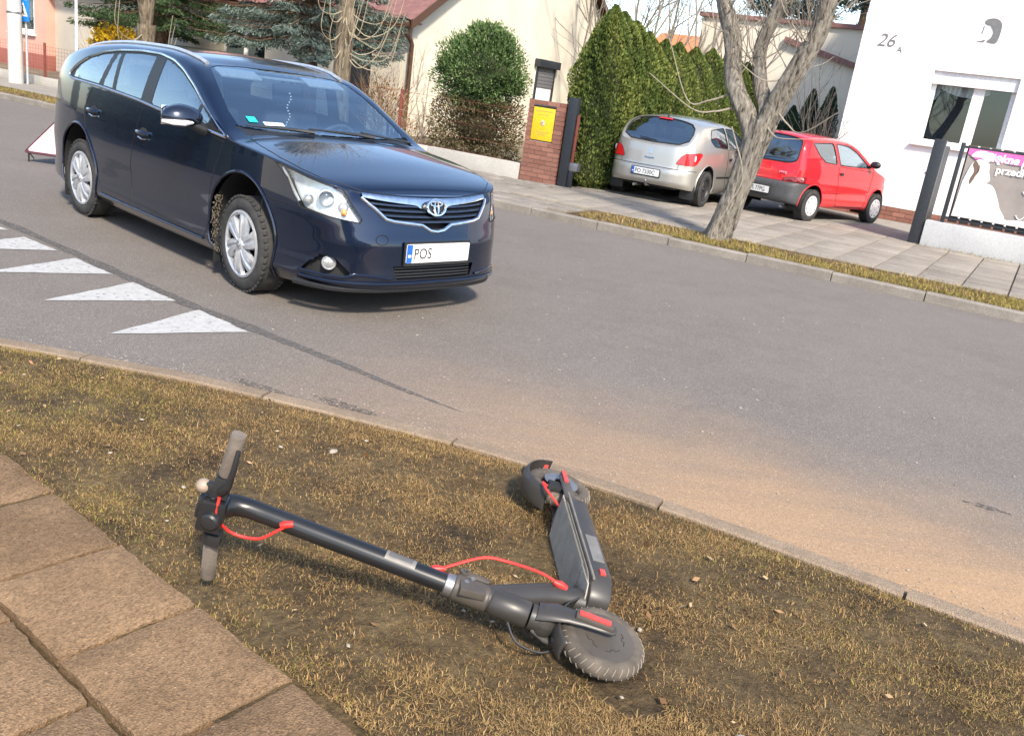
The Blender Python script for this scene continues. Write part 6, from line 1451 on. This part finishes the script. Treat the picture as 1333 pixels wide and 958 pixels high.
# ---- leaf / needle clouds
def leafcloud(C, D, ln, wd, rng, up=None, cross=2, tone=None):
    """diamond leaf faces: centres C, directions D, length ln, width wd"""
    N = len(C); D = D/np.maximum(np.linalg.norm(D, axis=1, keepdims=True), 1e-6); V = []; F = []; To = []
    for k in range(cross):
        rnd = rng.normal(size=(N, 3)); S_ = np.cross(D, rnd); S_ /= np.maximum(np.linalg.norm(S_, axis=1, keepdims=True), 1e-6)
        a = C-D*ln[:, None]*.5; b = C+S_*wd[:, None]*.5; c = C+D*ln[:, None]*.5; d = C-S_*wd[:, None]*.5
        V.append(np.stack([a, b, c, d], 1).reshape(-1, 3)); F.append(np.arange(N*4).reshape(-1, 4)+k*N*4); To.append(np.repeat(tone, 4))
    return np.concatenate(V), np.concatenate(F), np.concatenate(To)
M_SPRUCE = attrmat('spruce_needles', [(0, (.04, .058, .045)), (.4, (.095, .13, .105)), (.75, (.165, .21, .18)), (1, (.26, .31, .27))], .7, .15)
M_SPRUCEG = attrmat('green_conifer_needles', [(0, (.015, .03, .012)), (.5, (.04, .075, .028)), (1, (.10, .14, .055))], .7, .15)
M_THUJA = attrmat('thuja_sprays', [(0, (.045, .07, .016)), (.3, (.09, .13, .029)), (.65, (.155, .195, .046)), (1, (.29, .29, .08))], .7, .2)
M_DARKCON = attrmat('dark_conifer_sprays', [(0, (.03, .06, .035)), (.5, (.06, .11, .06)), (1, (.11, .17, .09))], .7, .1)
M_YEW = attrmat('yew_leaves', [(0, (.04, .075, .026)), (.45, (.10, .175, .06)), (.8, (.19, .27, .10)), (1, (.34, .40, .17))], .6, .2)
M_BROWNH = attrmat('brown_hedge_leaves', [(0, (.05, .038, .02)), (.4, (.12, .095, .045)), (.75, (.19, .155, .075)), (1, (.28, .23, .12))], .8, .1)
M_FORS = attrmat('forsythia_flowers', [(0, (.25, .16, .01)), (.4, (.62, .40, .02)), (1, (.80, .58, .05))], .7, .2)
M_CORE = plain('shaded_inner_foliage', (.035, .045, .018), .95)  # dark colour stands for the shade deep among the leaves
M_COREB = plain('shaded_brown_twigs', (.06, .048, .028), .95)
def spruce(t, n, h, R0, z0, label, seed, mat, trunk_r=.2, density=1.0):
    f = Fr('spruce_tree', t, n, .08, label, 'tree'); rng = np.random.default_rng(seed)
    mb = MB(); rough_trunk(mb, [(0, 0, 0), (.02, 0, 1.2), (0, .02, 2.4), (0, 0, h)], [trunk_r*1.25, trunk_r, trunk_r*.9, .03], 16, .08, seed); obj('trunk', mb, M_BARKS, f.o, ang=180)
    C = []; D = []; ln = []; tone = []; br = MB(); z = z0
    while z < h-.3:
        k = 1-(z-z0)/(h-z0); Rr = R0*(.25+.75*k); nb = 9
        for i in range(nb):
            a = 2*math.pi*(i+rng.random())/nb; rl = Rr*rng.uniform(.75, 1.1); dr = rng.uniform(.25, .45)
            pts = np.array([[math.cos(a)*rl*q, math.sin(a)*rl*q, z+rng.uniform(-.02, .02)-dr*rl*(q**1.3)*.8+.22*rl*q**3*.8] for q in np.linspace(0, 1, 9)])
            br.tube([tuple(p) for p in pts], [.028*(1-.8*q) for q in np.linspace(0, 1, 9)], 4, False)
            m = int(420*density*rl/2.0)
            q = rng.uniform(.12, 1, m)**.75; base = np.stack([np.interp(q, np.linspace(0, 1, 9), pts[:, j]) for j in range(3)], 1)
            side = rng.choice([-1, 1], m); lat = np.array([-math.sin(a), math.cos(a), 0]); wv = .48*rl*.5*(1-q*.65)*rng.random(m)**.7
            base = base+lat*(side*wv)[:, None]; base[:, 2] -= wv*.35+rng.random(m)*.10
            d = np.stack([math.cos(a)*.8+lat[0]*side*.8, math.sin(a)*.8+lat[1]*side*.8, -.55+rng.normal(0, .3, m)], 1)+rng.normal(0, .25, (m, 3))
            C.append(base); D.append(d); ln.append(rng.uniform(.055, .125, m)); tone.append(np.clip(rng.normal(.48, .2, m)+.25*(q-.5), 0, 1))
        z += rng.uniform(.20, .30)
    C = np.concatenate(C); D = np.concatenate(D); ln = np.concatenate(ln); tone = np.concatenate(tone)
    V, F, To = leafcloud(C, D, ln, ln*.24, rng, cross=2, tone=tone)
    npmesh('crown', V, F, mat, f.o, To); obj('branches', br, M_BARKS, f.o); return f
spruce(-13.97, 14.5, 7.5, 2.15, 1.95, 'blue green spruce tree with bare lower trunk before the cream house', 11, M_SPRUCE)
spruce(-20.6, 16.0, 7.0, 2.2, 2.0, 'dark green spruce tree beside the pink house', 12, M_SPRUCEG)
def conifer(t, n, h, r, seed, label, group, mat, dens=2600, lean=(0, 0), name='thuja_tree'):
    f = Fr(name, t, n, .08, label, 'tree', group); rng = np.random.default_rng(seed)
    def rad(q): return r*np.clip(np.minimum(1.0, q/.06), .55, 1)*(1-np.clip((q-.30)/.70, 0, 1)**3.2)*1.0+.02
    m = dens; q = 1-rng.random(m)**.9*1.0; q = rng.random(m)**.92; a = rng.uniform(0, 2*math.pi, m)
    lump = 1+.13*np.sin(a*3+q*7+seed)+.10*np.sin(a*5-q*13+seed*2)+.07*np.sin(a*9+q*31)
    rr = rad(q)*lump*(1-.32*rng.random(m)**2)
    C = np.stack([rr*np.cos(a)+lean[0]*q*h, rr*np.sin(a)+lean[1]*q*h, q*h], 1)
    D = np.stack([np.cos(a)*.45, np.sin(a)*.45, np.full(m, .9)], 1)+rng.normal(0, .30, (m, 3))
    tone = np.clip(.42+.30*np.sin(a*3+q*7+seed)*.6+rng.normal(0, .20, m)+.15*(rr/rad(q)-1)*3, 0, 1); ln = rng.uniform(.03, .075, m)  # tone is paler on bulges and outer sprays, darker further in
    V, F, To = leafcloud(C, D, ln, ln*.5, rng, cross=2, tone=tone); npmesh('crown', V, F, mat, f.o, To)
    co = MB(); co.lathe([(float(rad(np.array(k)))*.60, k*h) for k in np.linspace(.01, .97, 14)], 14); obj('light_block_core', co, M_CORE, f.o)  # solid dark core added to block light through the sprays
    tr = MB(); tr.tube([(0, 0, 0), (0, 0, h*.8)], [.06, .015], 8); obj('trunk', tr, M_BARKS, f.o); return f
hn = [14.55, 15.05, 15.6, 16.3, 17.1, 17.9, 18.8, 19.8, 20.7, 21.6, 22.5]
ords = ['first and nearest', 'second', 'third', 'fourth', 'fifth', 'sixth', 'seventh', 'eighth', 'ninth', 'tenth', 'last']
for i, n in enumerate(hn):
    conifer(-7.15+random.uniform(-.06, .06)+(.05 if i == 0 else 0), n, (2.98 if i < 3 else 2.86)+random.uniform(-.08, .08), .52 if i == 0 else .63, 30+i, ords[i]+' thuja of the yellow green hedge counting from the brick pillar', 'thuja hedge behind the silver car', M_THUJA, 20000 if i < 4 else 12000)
for i, (t, n, h) in enumerate([(-7.0, 23.4, 1.95), (-6.5, 23.5, 2.1), (-6.05, 23.5, 2.05), (-5.65, 23.5, 2.5), (-5.2, 23.5, 2.6)]):
    conifer(t, n, h, .26, 60+i, ['leftmost', 'second', 'third', 'fourth', 'rightmost'][i]+' of the small dark conifers before the beige back building', 'small dark conifers', M_DARKCON, 6000, name='small_conifer')
def shrub_blob(f, name, c, rad, m, mat, seed, ln=(.05, .11), wk=.42, box=False, up=.5, core=True, tone0=.45):
    rng = np.random.default_rng(seed); c = np.array(c); rad = np.array(rad)
    d = rng.normal(size=(m, 3)); d /= np.linalg.norm(d, axis=1, keepdims=True)
    if box:
        d = rng.uniform(-1, 1, (m, 3)); ax_ = rng.choice(3, m, p=[.3, .4, .3]); d[np.arange(m), ax_] = rng.choice([-1, 1], m); d /= (np.abs(d)**8).sum(1, keepdims=True)**.125
    th = np.arctan2(d[:, 1], d[:, 0]); lump = 1+.11*np.sin(th*4+d[:, 2]*6+seed)+.10*np.sin(th*7-d[:, 2]*11)+.06*np.sin(th*13+d[:, 2]*19)+rng.normal(0, .06, m)
    if box: lump = 1+(lump-1)*.35
    k = (1-(.5 if box else .34)*rng.random(m)**2)*lump; C = c+d*rad*k[:, None]; D = d+np.array([0, 0, up])+rng.normal(0, .45, (m, 3)); l = rng.uniform(*ln, m)
    V, F, To = leafcloud(C, D, l, l*wk, rng, cross=2, tone=np.clip(tone0+rng.normal(0, .22, m)+.8*(k-.92), 0, 1)); npmesh(name, V, F, mat, f.o, To)  # leaf tone is paler outside, darker further in
    if core:
        mb = MB(); mb.ball(c, tuple(rad*(.55 if box else .68)), 10, 16); obj('light_block_core', mb, M_COREB if box else M_CORE, f.o)
sb = Fr('clipped_bush', -9.6, 14.5, .08, 'bush with green rounded crown above a brown clipped lower half by the pillar', 'bush')
shrub_blob(sb, 'crown', (0, 0, 1.70), (.88, .66, .66), 15000, M_YEW, 71, (.03, .075)); shrub_blob(sb, 'crown_tip', (.12, 0, 2.28), (.42, .34, .30), 3500, M_YEW, 72, (.03, .08), core=False, up=1.2)
shrub_blob(sb, 'lower_hedge', (.05, 0, .68), (.82, .52, .56), 15000, M_BROWNH, 73, (.025, .065), .4, True, .3)
for k_, (x_, z_, r_) in enumerate([(.5, 2.15, .2), (-.5, 2.1, .2), (-.18, 2.35, .18), (.75, 1.6, .18), (-.78, 1.75, .17)]): shrub_blob(sb, 'shoot_cluster', (x_, 0, z_), (r_, r_, r_*1.3), 700, M_YEW, 76+k_, (.03, .08), core=False, up=1.4)
mb = MB(); mb.tube([(0, 0, 0), (0, 0, 1.6)], .06, 8); obj('trunk', mb, M_BARKS, sb.o)
add_mirrored_hedge(-38, -17, .2, 3.0, 'unseen tall dark hedge added to darken the estate car reflection', 5); add_mirrored_hedge(-60, -40, 2.5, 4.0, 'unseen taller dark hedge added further down for the same reflection', 6)
fb_ = Fr('flowering_bush', -21.0, 15.0, .08, 'yellow flowering bush before the pink house', 'bush')
shrub_blob(fb_, 'flowers', (0, 0, 1.2), (.62, .5, .45), 2600, M_FORS, 75, (.06, .12), .5, core=False); tw = MB(); rng_ = random.Random(2)
for i in range(24): twigs_from(tw, (rng_.uniform(-.1, .1), rng_.uniform(-.1, .1), 0), (rng_.gauss(0, .3), rng_.gauss(0, .3), 1), 1.4, .012, rng_, 1, .2, 4)
obj('stems', tw, M_TWIGR, fb_.o)
def bare_shrub(name, t, n, h, label, seed, mat, stems=20, spread=.35, levels=2, r=.012, leaves=0):
    f = Fr(name, t, n, .08, label, 'shrub' if h < 3 else 'tree'); rng = random.Random(seed); tw = MB()
    for i in range(stems): twigs_from(tw, (rng.gauss(0, .10), rng.gauss(0, .10), 0), (rng.gauss(0, spread), rng.gauss(0, spread), 1), h*rng.uniform(.7, 1.05), r, rng, levels, .3, 4, (2, 4))
    obj('stems', tw, mat, f.o)
    if leaves: shrub_blob(f, 'dry_leaves', (0, 0, h*.45), (.55, .4, h*.42), leaves, M_DRYLEAF, seed, (.04, .08), .5, core=False)
    return f
M_DRYLEAF = attrmat('dry_leaves', [(0, (.16, .08, .03)), (.5, (.30, .17, .08)), (1, (.42, .30, .16))], .8, .1)
bare_shrub('bare_shrub', -12.6, 15.5, 1.55, 'bare tan shrub with dry leaves at the corner of the cream house', 21, M_TWIGR, 26, .35, 2, .012, 700)
bare_shrub('bare_sapling', -10.65, 14.25, 1.75, 'thin leafless sapling before the cream gable', 22, M_TWIG, 3, .12, 2, .014)
bare_shrub('bare_shrub', -10.9, 14.3, .75, 'low dry shrub left of the clipped bush', 26, M_TWIGR, 16, .5, 2, .008, 160)
bare_shrub('bare_shrub', -4.35, 19.0, 2.6, 'leafless dark shrub at the corner of the white house', 23, varied('dark_twig', (.07, .06, .055), (.13, .115, .10), 20, .9, 0), 9, .30, 2, .018)
for i, (t, n) in enumerate([(-12.3, 26), (-11.3, 26.4), (-10.7, 25.8), (-9.9, 26.5), (-13.2, 27)]):
    bare_shrub('bare_tree', t, n, 6.6, ['tall pale bare tree, second of five behind the hedge', 'middle of five tall pale bare trees behind the hedge', 'fourth of five tall pale bare trees behind the hedge', 'rightmost of five tall pale bare trees behind the hedge', 'leftmost of five tall pale bare trees behind the hedge'][i], 40+i, M_TWIG, 4, .10, 2, .05)
def pine(t, n, z0, h, label, seed):
    f = Fr('pine_tree', t, n, .08, label, 'tree'); mb = MB(); mb.tube([(0, 0, 0), (.1, 0, z0), (0, 0, h)], [.2, .14, .03], 10); obj('trunk', mb, M_BARKS, f.o); rng = np.random.default_rng(seed)
    for i in range(9):
        c = (rng.normal(0, .9), rng.normal(0, .9), rng.uniform(z0, h)); shrub_blob(f, 'crown', c, (.8, .8, .5), 900, M_SPRUCE, seed+i, (.14, .28), .25, core=False, tone0=.3)
pine(-11.2, 38, 5.0, 8.5, 'dark pine tree rising above the beige back building', 81); pine(-7.6, 36, 5.0, 8.5, 'pine tree seen past the corner of the white house', 91)

# ------------------------------------------------------------------ grass and litter
def blades(name, B, L_, W_, lean, tone, mat, rng, curl=.6):
    N = len(B); az = rng.uniform(0, 2*math.pi, N); d = np.stack([np.cos(az), np.sin(az), np.zeros(N)], 1); s_ = np.stack([-np.sin(az), np.cos(az), np.zeros(N)], 1)
    az2 = az+rng.normal(0, curl, N); d2 = np.stack([np.cos(az2), np.sin(az2), np.zeros(N)], 1); up = np.array([0, 0, 1.0])
    m = B+(d*np.sin(lean)[:, None]+up*np.cos(lean)[:, None])*(L_*.55)[:, None]
    l2 = np.minimum(lean+rng.uniform(.1, .9, N), 1.75); tip = m+(d2*np.sin(l2)[:, None]+up*np.cos(l2)[:, None])*(L_*.45)[:, None]
    tip[:, 2] = np.maximum(tip[:, 2], B[:, 2]+.001)
    w = W_[:, None]*.5
    V = np.stack([B-s_*w, B+s_*w, m-s_*w*.8, m+s_*w*.8, tip], 1).reshape(-1, 3); o = np.arange(N)[:, None]*5
    F = np.concatenate([o+[0, 1, 3], o+[0, 3, 2], o+[2, 3, 4]]); return npmesh(name, V, F, mat, None, np.repeat(tone, 5))
M_GRASS = attrmat('dry_grass', [(0, (.085, .055, .027)), (.25, (.23, .142, .060)), (.5, (.36, .228, .095)), (.68, (.48, .335, .155)), (.72, (.15, .14, .034)), (.86, (.25, .215, .052)), (1, (.40, .325, .09))], .85, .15)
def vnoise(x, y, sc, seed, octv=4):
    r = np.random.default_rng(seed); v = np.zeros_like(x); amp = 1
    for i in range(octv):
        for _ in range(3):
            a = r.uniform(0, 6.28); v += amp*np.sin((x*math.cos(a)+y*math.sin(a))*sc+r.uniform(0, 6.28))/3
        sc *= 2.1; amp *= .62
    return v
def verge_pts(rng, M_, dens_f):
    t = rng.uniform(-4.7, .8, M_); n = rng.uniform(1.3, 3.3, M_)
    en = np.interp(t, [e[0] for e in EDGE], [e[1] for e in EDGE]); kn = np.interp(t, NC[:, 0], NC[:, 1])
    patch = vnoise(t, n, 2.6, 5); fine = vnoise(t, n, 11, 8)
    ok = (n < kn-.004) & (n > en-.02+.035*fine) & (rng.random(M_) < dens_f(patch, fine))
    ok &= rng.random(M_) < np.clip(1.25-np.hypot(t, n)*.12, .5, 1); ok &= ((t+.62)/.11)**2+((n-2.02)/.08)**2 > 1
    t, n, patch, fine = t[ok], n[ok], patch[ok], fine[ok]; hz = np.zeros(len(t)); r = np.random.default_rng(3)
    for i in range(5):
        a = r.uniform(0, 6.28); f_ = 3.1*1.7**i; hz += np.sin((t*math.cos(a)+n*math.sin(a))*f_+r.uniform(0, 6.28))*.6**i
    en = np.interp(t, [e[0] for e in EDGE], [e[1] for e in EDGE]); kd = np.interp(t, NC[:, 0], NC[:, 1])-n
    z = .028+.009*hz+.012*np.clip((n-en)/.3, 0, 1); z = z*np.clip(kd/.12, 0, 1)+.018*(1-np.clip(kd/.12, 0, 1))
    green = vnoise(t, n, 1.7, 21, 3)-.26*(t+1.5)+.35*vnoise(t, n, 6, 31)
    return t, n, patch, fine, green, np.stack([t*TV[0]+n*NV[0], t*TV[1]+n*NV[1], z-.002], 1)
def near_grass():
    rng = np.random.default_rng(17)
    # moss and stubble: very short, dense, mottled
    t, n, patch, fine, green, B = verge_pts(rng, 520000, lambda p, f: np.clip(.62+.35*p+.5*f, .05, 1)); N = len(t)
    g = rng.random(N) < np.clip(.20+.42*green, .03, .8); mott = .16*vnoise(t, n, 34, 77, 3)
    tone = np.where(g, np.clip(rng.normal(.80, .09, N)+mott*.5, .715, 1.0), np.clip(rng.normal(.30, .17, N)+mott, 0, .69))
    tag(blades('verge_moss', B, rng.gamma(3, .0032, N)+.004, rng.uniform(.0014, .0034, N), np.clip(rng.normal(.8, .4, N), .05, 1.5), tone, M_GRASS, rng, 1.2), 'short moss and stubble matted over the near verge', 'moss', kind='stuff')
    # dead straw lying over it in tufts
    t, n, patch, fine, green, B = verge_pts(rng, 210000, lambda p, f: np.clip(.12+.34*p+.50*f, .012, 1)); N = len(t)
    g = rng.random(N) < np.clip(.02+.24*green, .01, .6)
    tone = np.where(g, rng.uniform(.74, 1.0, N), np.clip(rng.normal(.42, .17, N)+.10*fine, .04, .69))
    L_ = np.minimum(rng.gamma(2.6, .0075, N)+.008, .058); lean = np.clip(rng.normal(1.30, .25, N), .25, 1.56)
    tag(blades('verge_grass', B+[0, 0, .003], L_, rng.uniform(.0009, .0022, N), lean, tone, M_GRASS, rng, 1.3), 'dry straw coloured grass lying over the near verge', 'grass', kind='stuff')
near_grass()
def far_grass(name, t0, t1, n0, n1, z, N, label, seed, bare=()):
    rng = np.random.default_rng(seed); t = rng.uniform(t0, t1, N); n = rng.uniform(n0, n1, N); p = vnoise(t, n, 1.8, seed); ok = rng.random(N) < np.clip(.62+.5*p, .06, 1)
    ok &= ~((n > n1-.25) & (rng.random(N) < .5)); t, n, p = t[ok], n[ok], p[ok]; N = len(t); B = np.stack([t*TV[0]+n*NV[0], t*TV[1]+n*NV[1], np.full(N, z)], 1)
    g = rng.random(N) < np.clip(.55+.35*p, .1, .9); tone = np.where(g, rng.uniform(.72, 1, N), np.clip(rng.normal(.48, .15, N), 0, .69))
    tag(blades(name, B, rng.uniform(.03, .085, N), rng.uniform(.003, .007, N), np.clip(rng.normal(.7, .35, N), .05, 1.4), tone, M_GRASS, rng), label, 'grass', kind='stuff')
sheet('far_verge', [(-5.45, 10.57), (12, 10.57), (12, 11.60), (-5.45, 11.60)], .092, M_SOIL); sheet('far_left_verge', [(-60, 10.57), (-16.2, 10.57), (-16.2, 11.58), (-60, 11.58)], .092, M_SOIL)
far_grass('far_verge_grass', -5.3, 6, 10.58, 11.62, .09, 34000, 'yellow green grass strip along the far kerb around the street tree', 51)
far_grass('far_left_grass', -32, -16.3, 10.58, 11.55, .09, 22000, 'pale grass strip along the far kerb at the left', 52)
far_grass('wall_foot_weeds', -1.6, 5, 15.42, 15.61, .10, 1600, 'thin weeds along the foot of the low white wall', 53)
# dead leaves and straw scattered on the verge
def litter():
    rng = np.random.default_rng(61); N = 190; t = rng.uniform(-4.2, .8, N); n = rng.uniform(1.6, 3.15, N); ok = (n > np.interp(t, [e[0] for e in EDGE], [e[1] for e in EDGE])) & (n < np.interp(t, NC[:, 0], NC[:, 1])-.06); t, n = t[ok], n[ok]; N = len(t)
    C = np.stack([t*TV[0]+n*NV[0], t*TV[1]+n*NV[1], np.full(N, .050)+rng.uniform(-.006, .008, N)], 1); D = np.concatenate([rng.normal(0, 1, (N, 2)), rng.normal(0, .25, (N, 1))], 1); l = rng.uniform(.012, .038, N)
    V, F, To = leafcloud(C, D, l, l*rng.uniform(.25, .7, N), rng, cross=1, tone=rng.random(N))
    tag(npmesh('leaf_litter', V, F, attrmat('dead_leaf', [(0, (.14, .065, .03)), (.4, (.26, .15, .07)), (.7, (.38, .27, .15)), (.93, (.45, .36, .24)), (1, (.45, .14, .06))], .8), None, To), 'dead leaves and straw scattered over the near verge', 'leaves', kind='stuff')
litter()
M_STONE = varied('pale_stone', (.24, .205, .165), (.38, .33, .27), 30, .9, .4, .003, 90, world_space=True)
def pebble(px_t, px_n, r, seed, label, group=None):
    rr = random.Random(seed); o = thing('pebble', W3(px_t, px_n, .045), rr.uniform(0, 6), label, 'stone', group); mb = MB(); P = []
    for i in range(7):
        th = math.pi*i/6; P.append([(r*math.sin(th)*math.cos(2*math.pi*j/9)*(1+.18*math.sin(j*2.1+i)), r*.72*math.sin(th)*math.sin(2*math.pi*j/9)*(1+.2*math.sin(j*3+i*2)), r*.5*math.cos(th)) for j in range(10)])
    mb.grid(P); obj('stone', mb, M_STONE, o)
pebble(-2.24, 2.62, .020, 1, 'pale pebble on bare soil between the scooter stem and the kerb')
pebble(-.30, 2.06, .021, 2, 'pale pebble in the dry grass right of the scooter')
rs_ = random.Random(33)
for i in range(26):
    t = rs_.uniform(-3.8, 1.2); n = rs_.uniform(edge_n(t)+.1, kerb_n(t)-.1); pebble(t, n, rs_.uniform(.005, .011), 10+i, 'tiny pale pebble scattered in the dry verge grass', 'tiny pebbles on the verge')
# crumbs on the road and slabs
def crumbs():
    rng = np.random.default_rng(71); mb = MB()
    for i in range(170):
        t = rng.uniform(-6, 5); n = rng.uniform(3.5, 9); p = W3(t, n, .004); mb.ball(p, (rng.uniform(.004, .012), rng.uniform(.004, .010), .004), 3, 5)
    for i in range(650):
        s_ = rng.uniform(s0-3.5, s0+2.5); p0 = on_nc(s_); p = W3(p0[0], p0[1]+KW+abs(rng.normal(0, .10)), .002); q = rng.uniform(.002, .005); mb.ball(p, (q*1.3, q, q*.6), 3, 5)
    tag(obj('road_grit', mb, M_STONE, None), 'small grit and leaf crumbs lying on the asphalt', 'grit', kind='stuff')
crumbs()
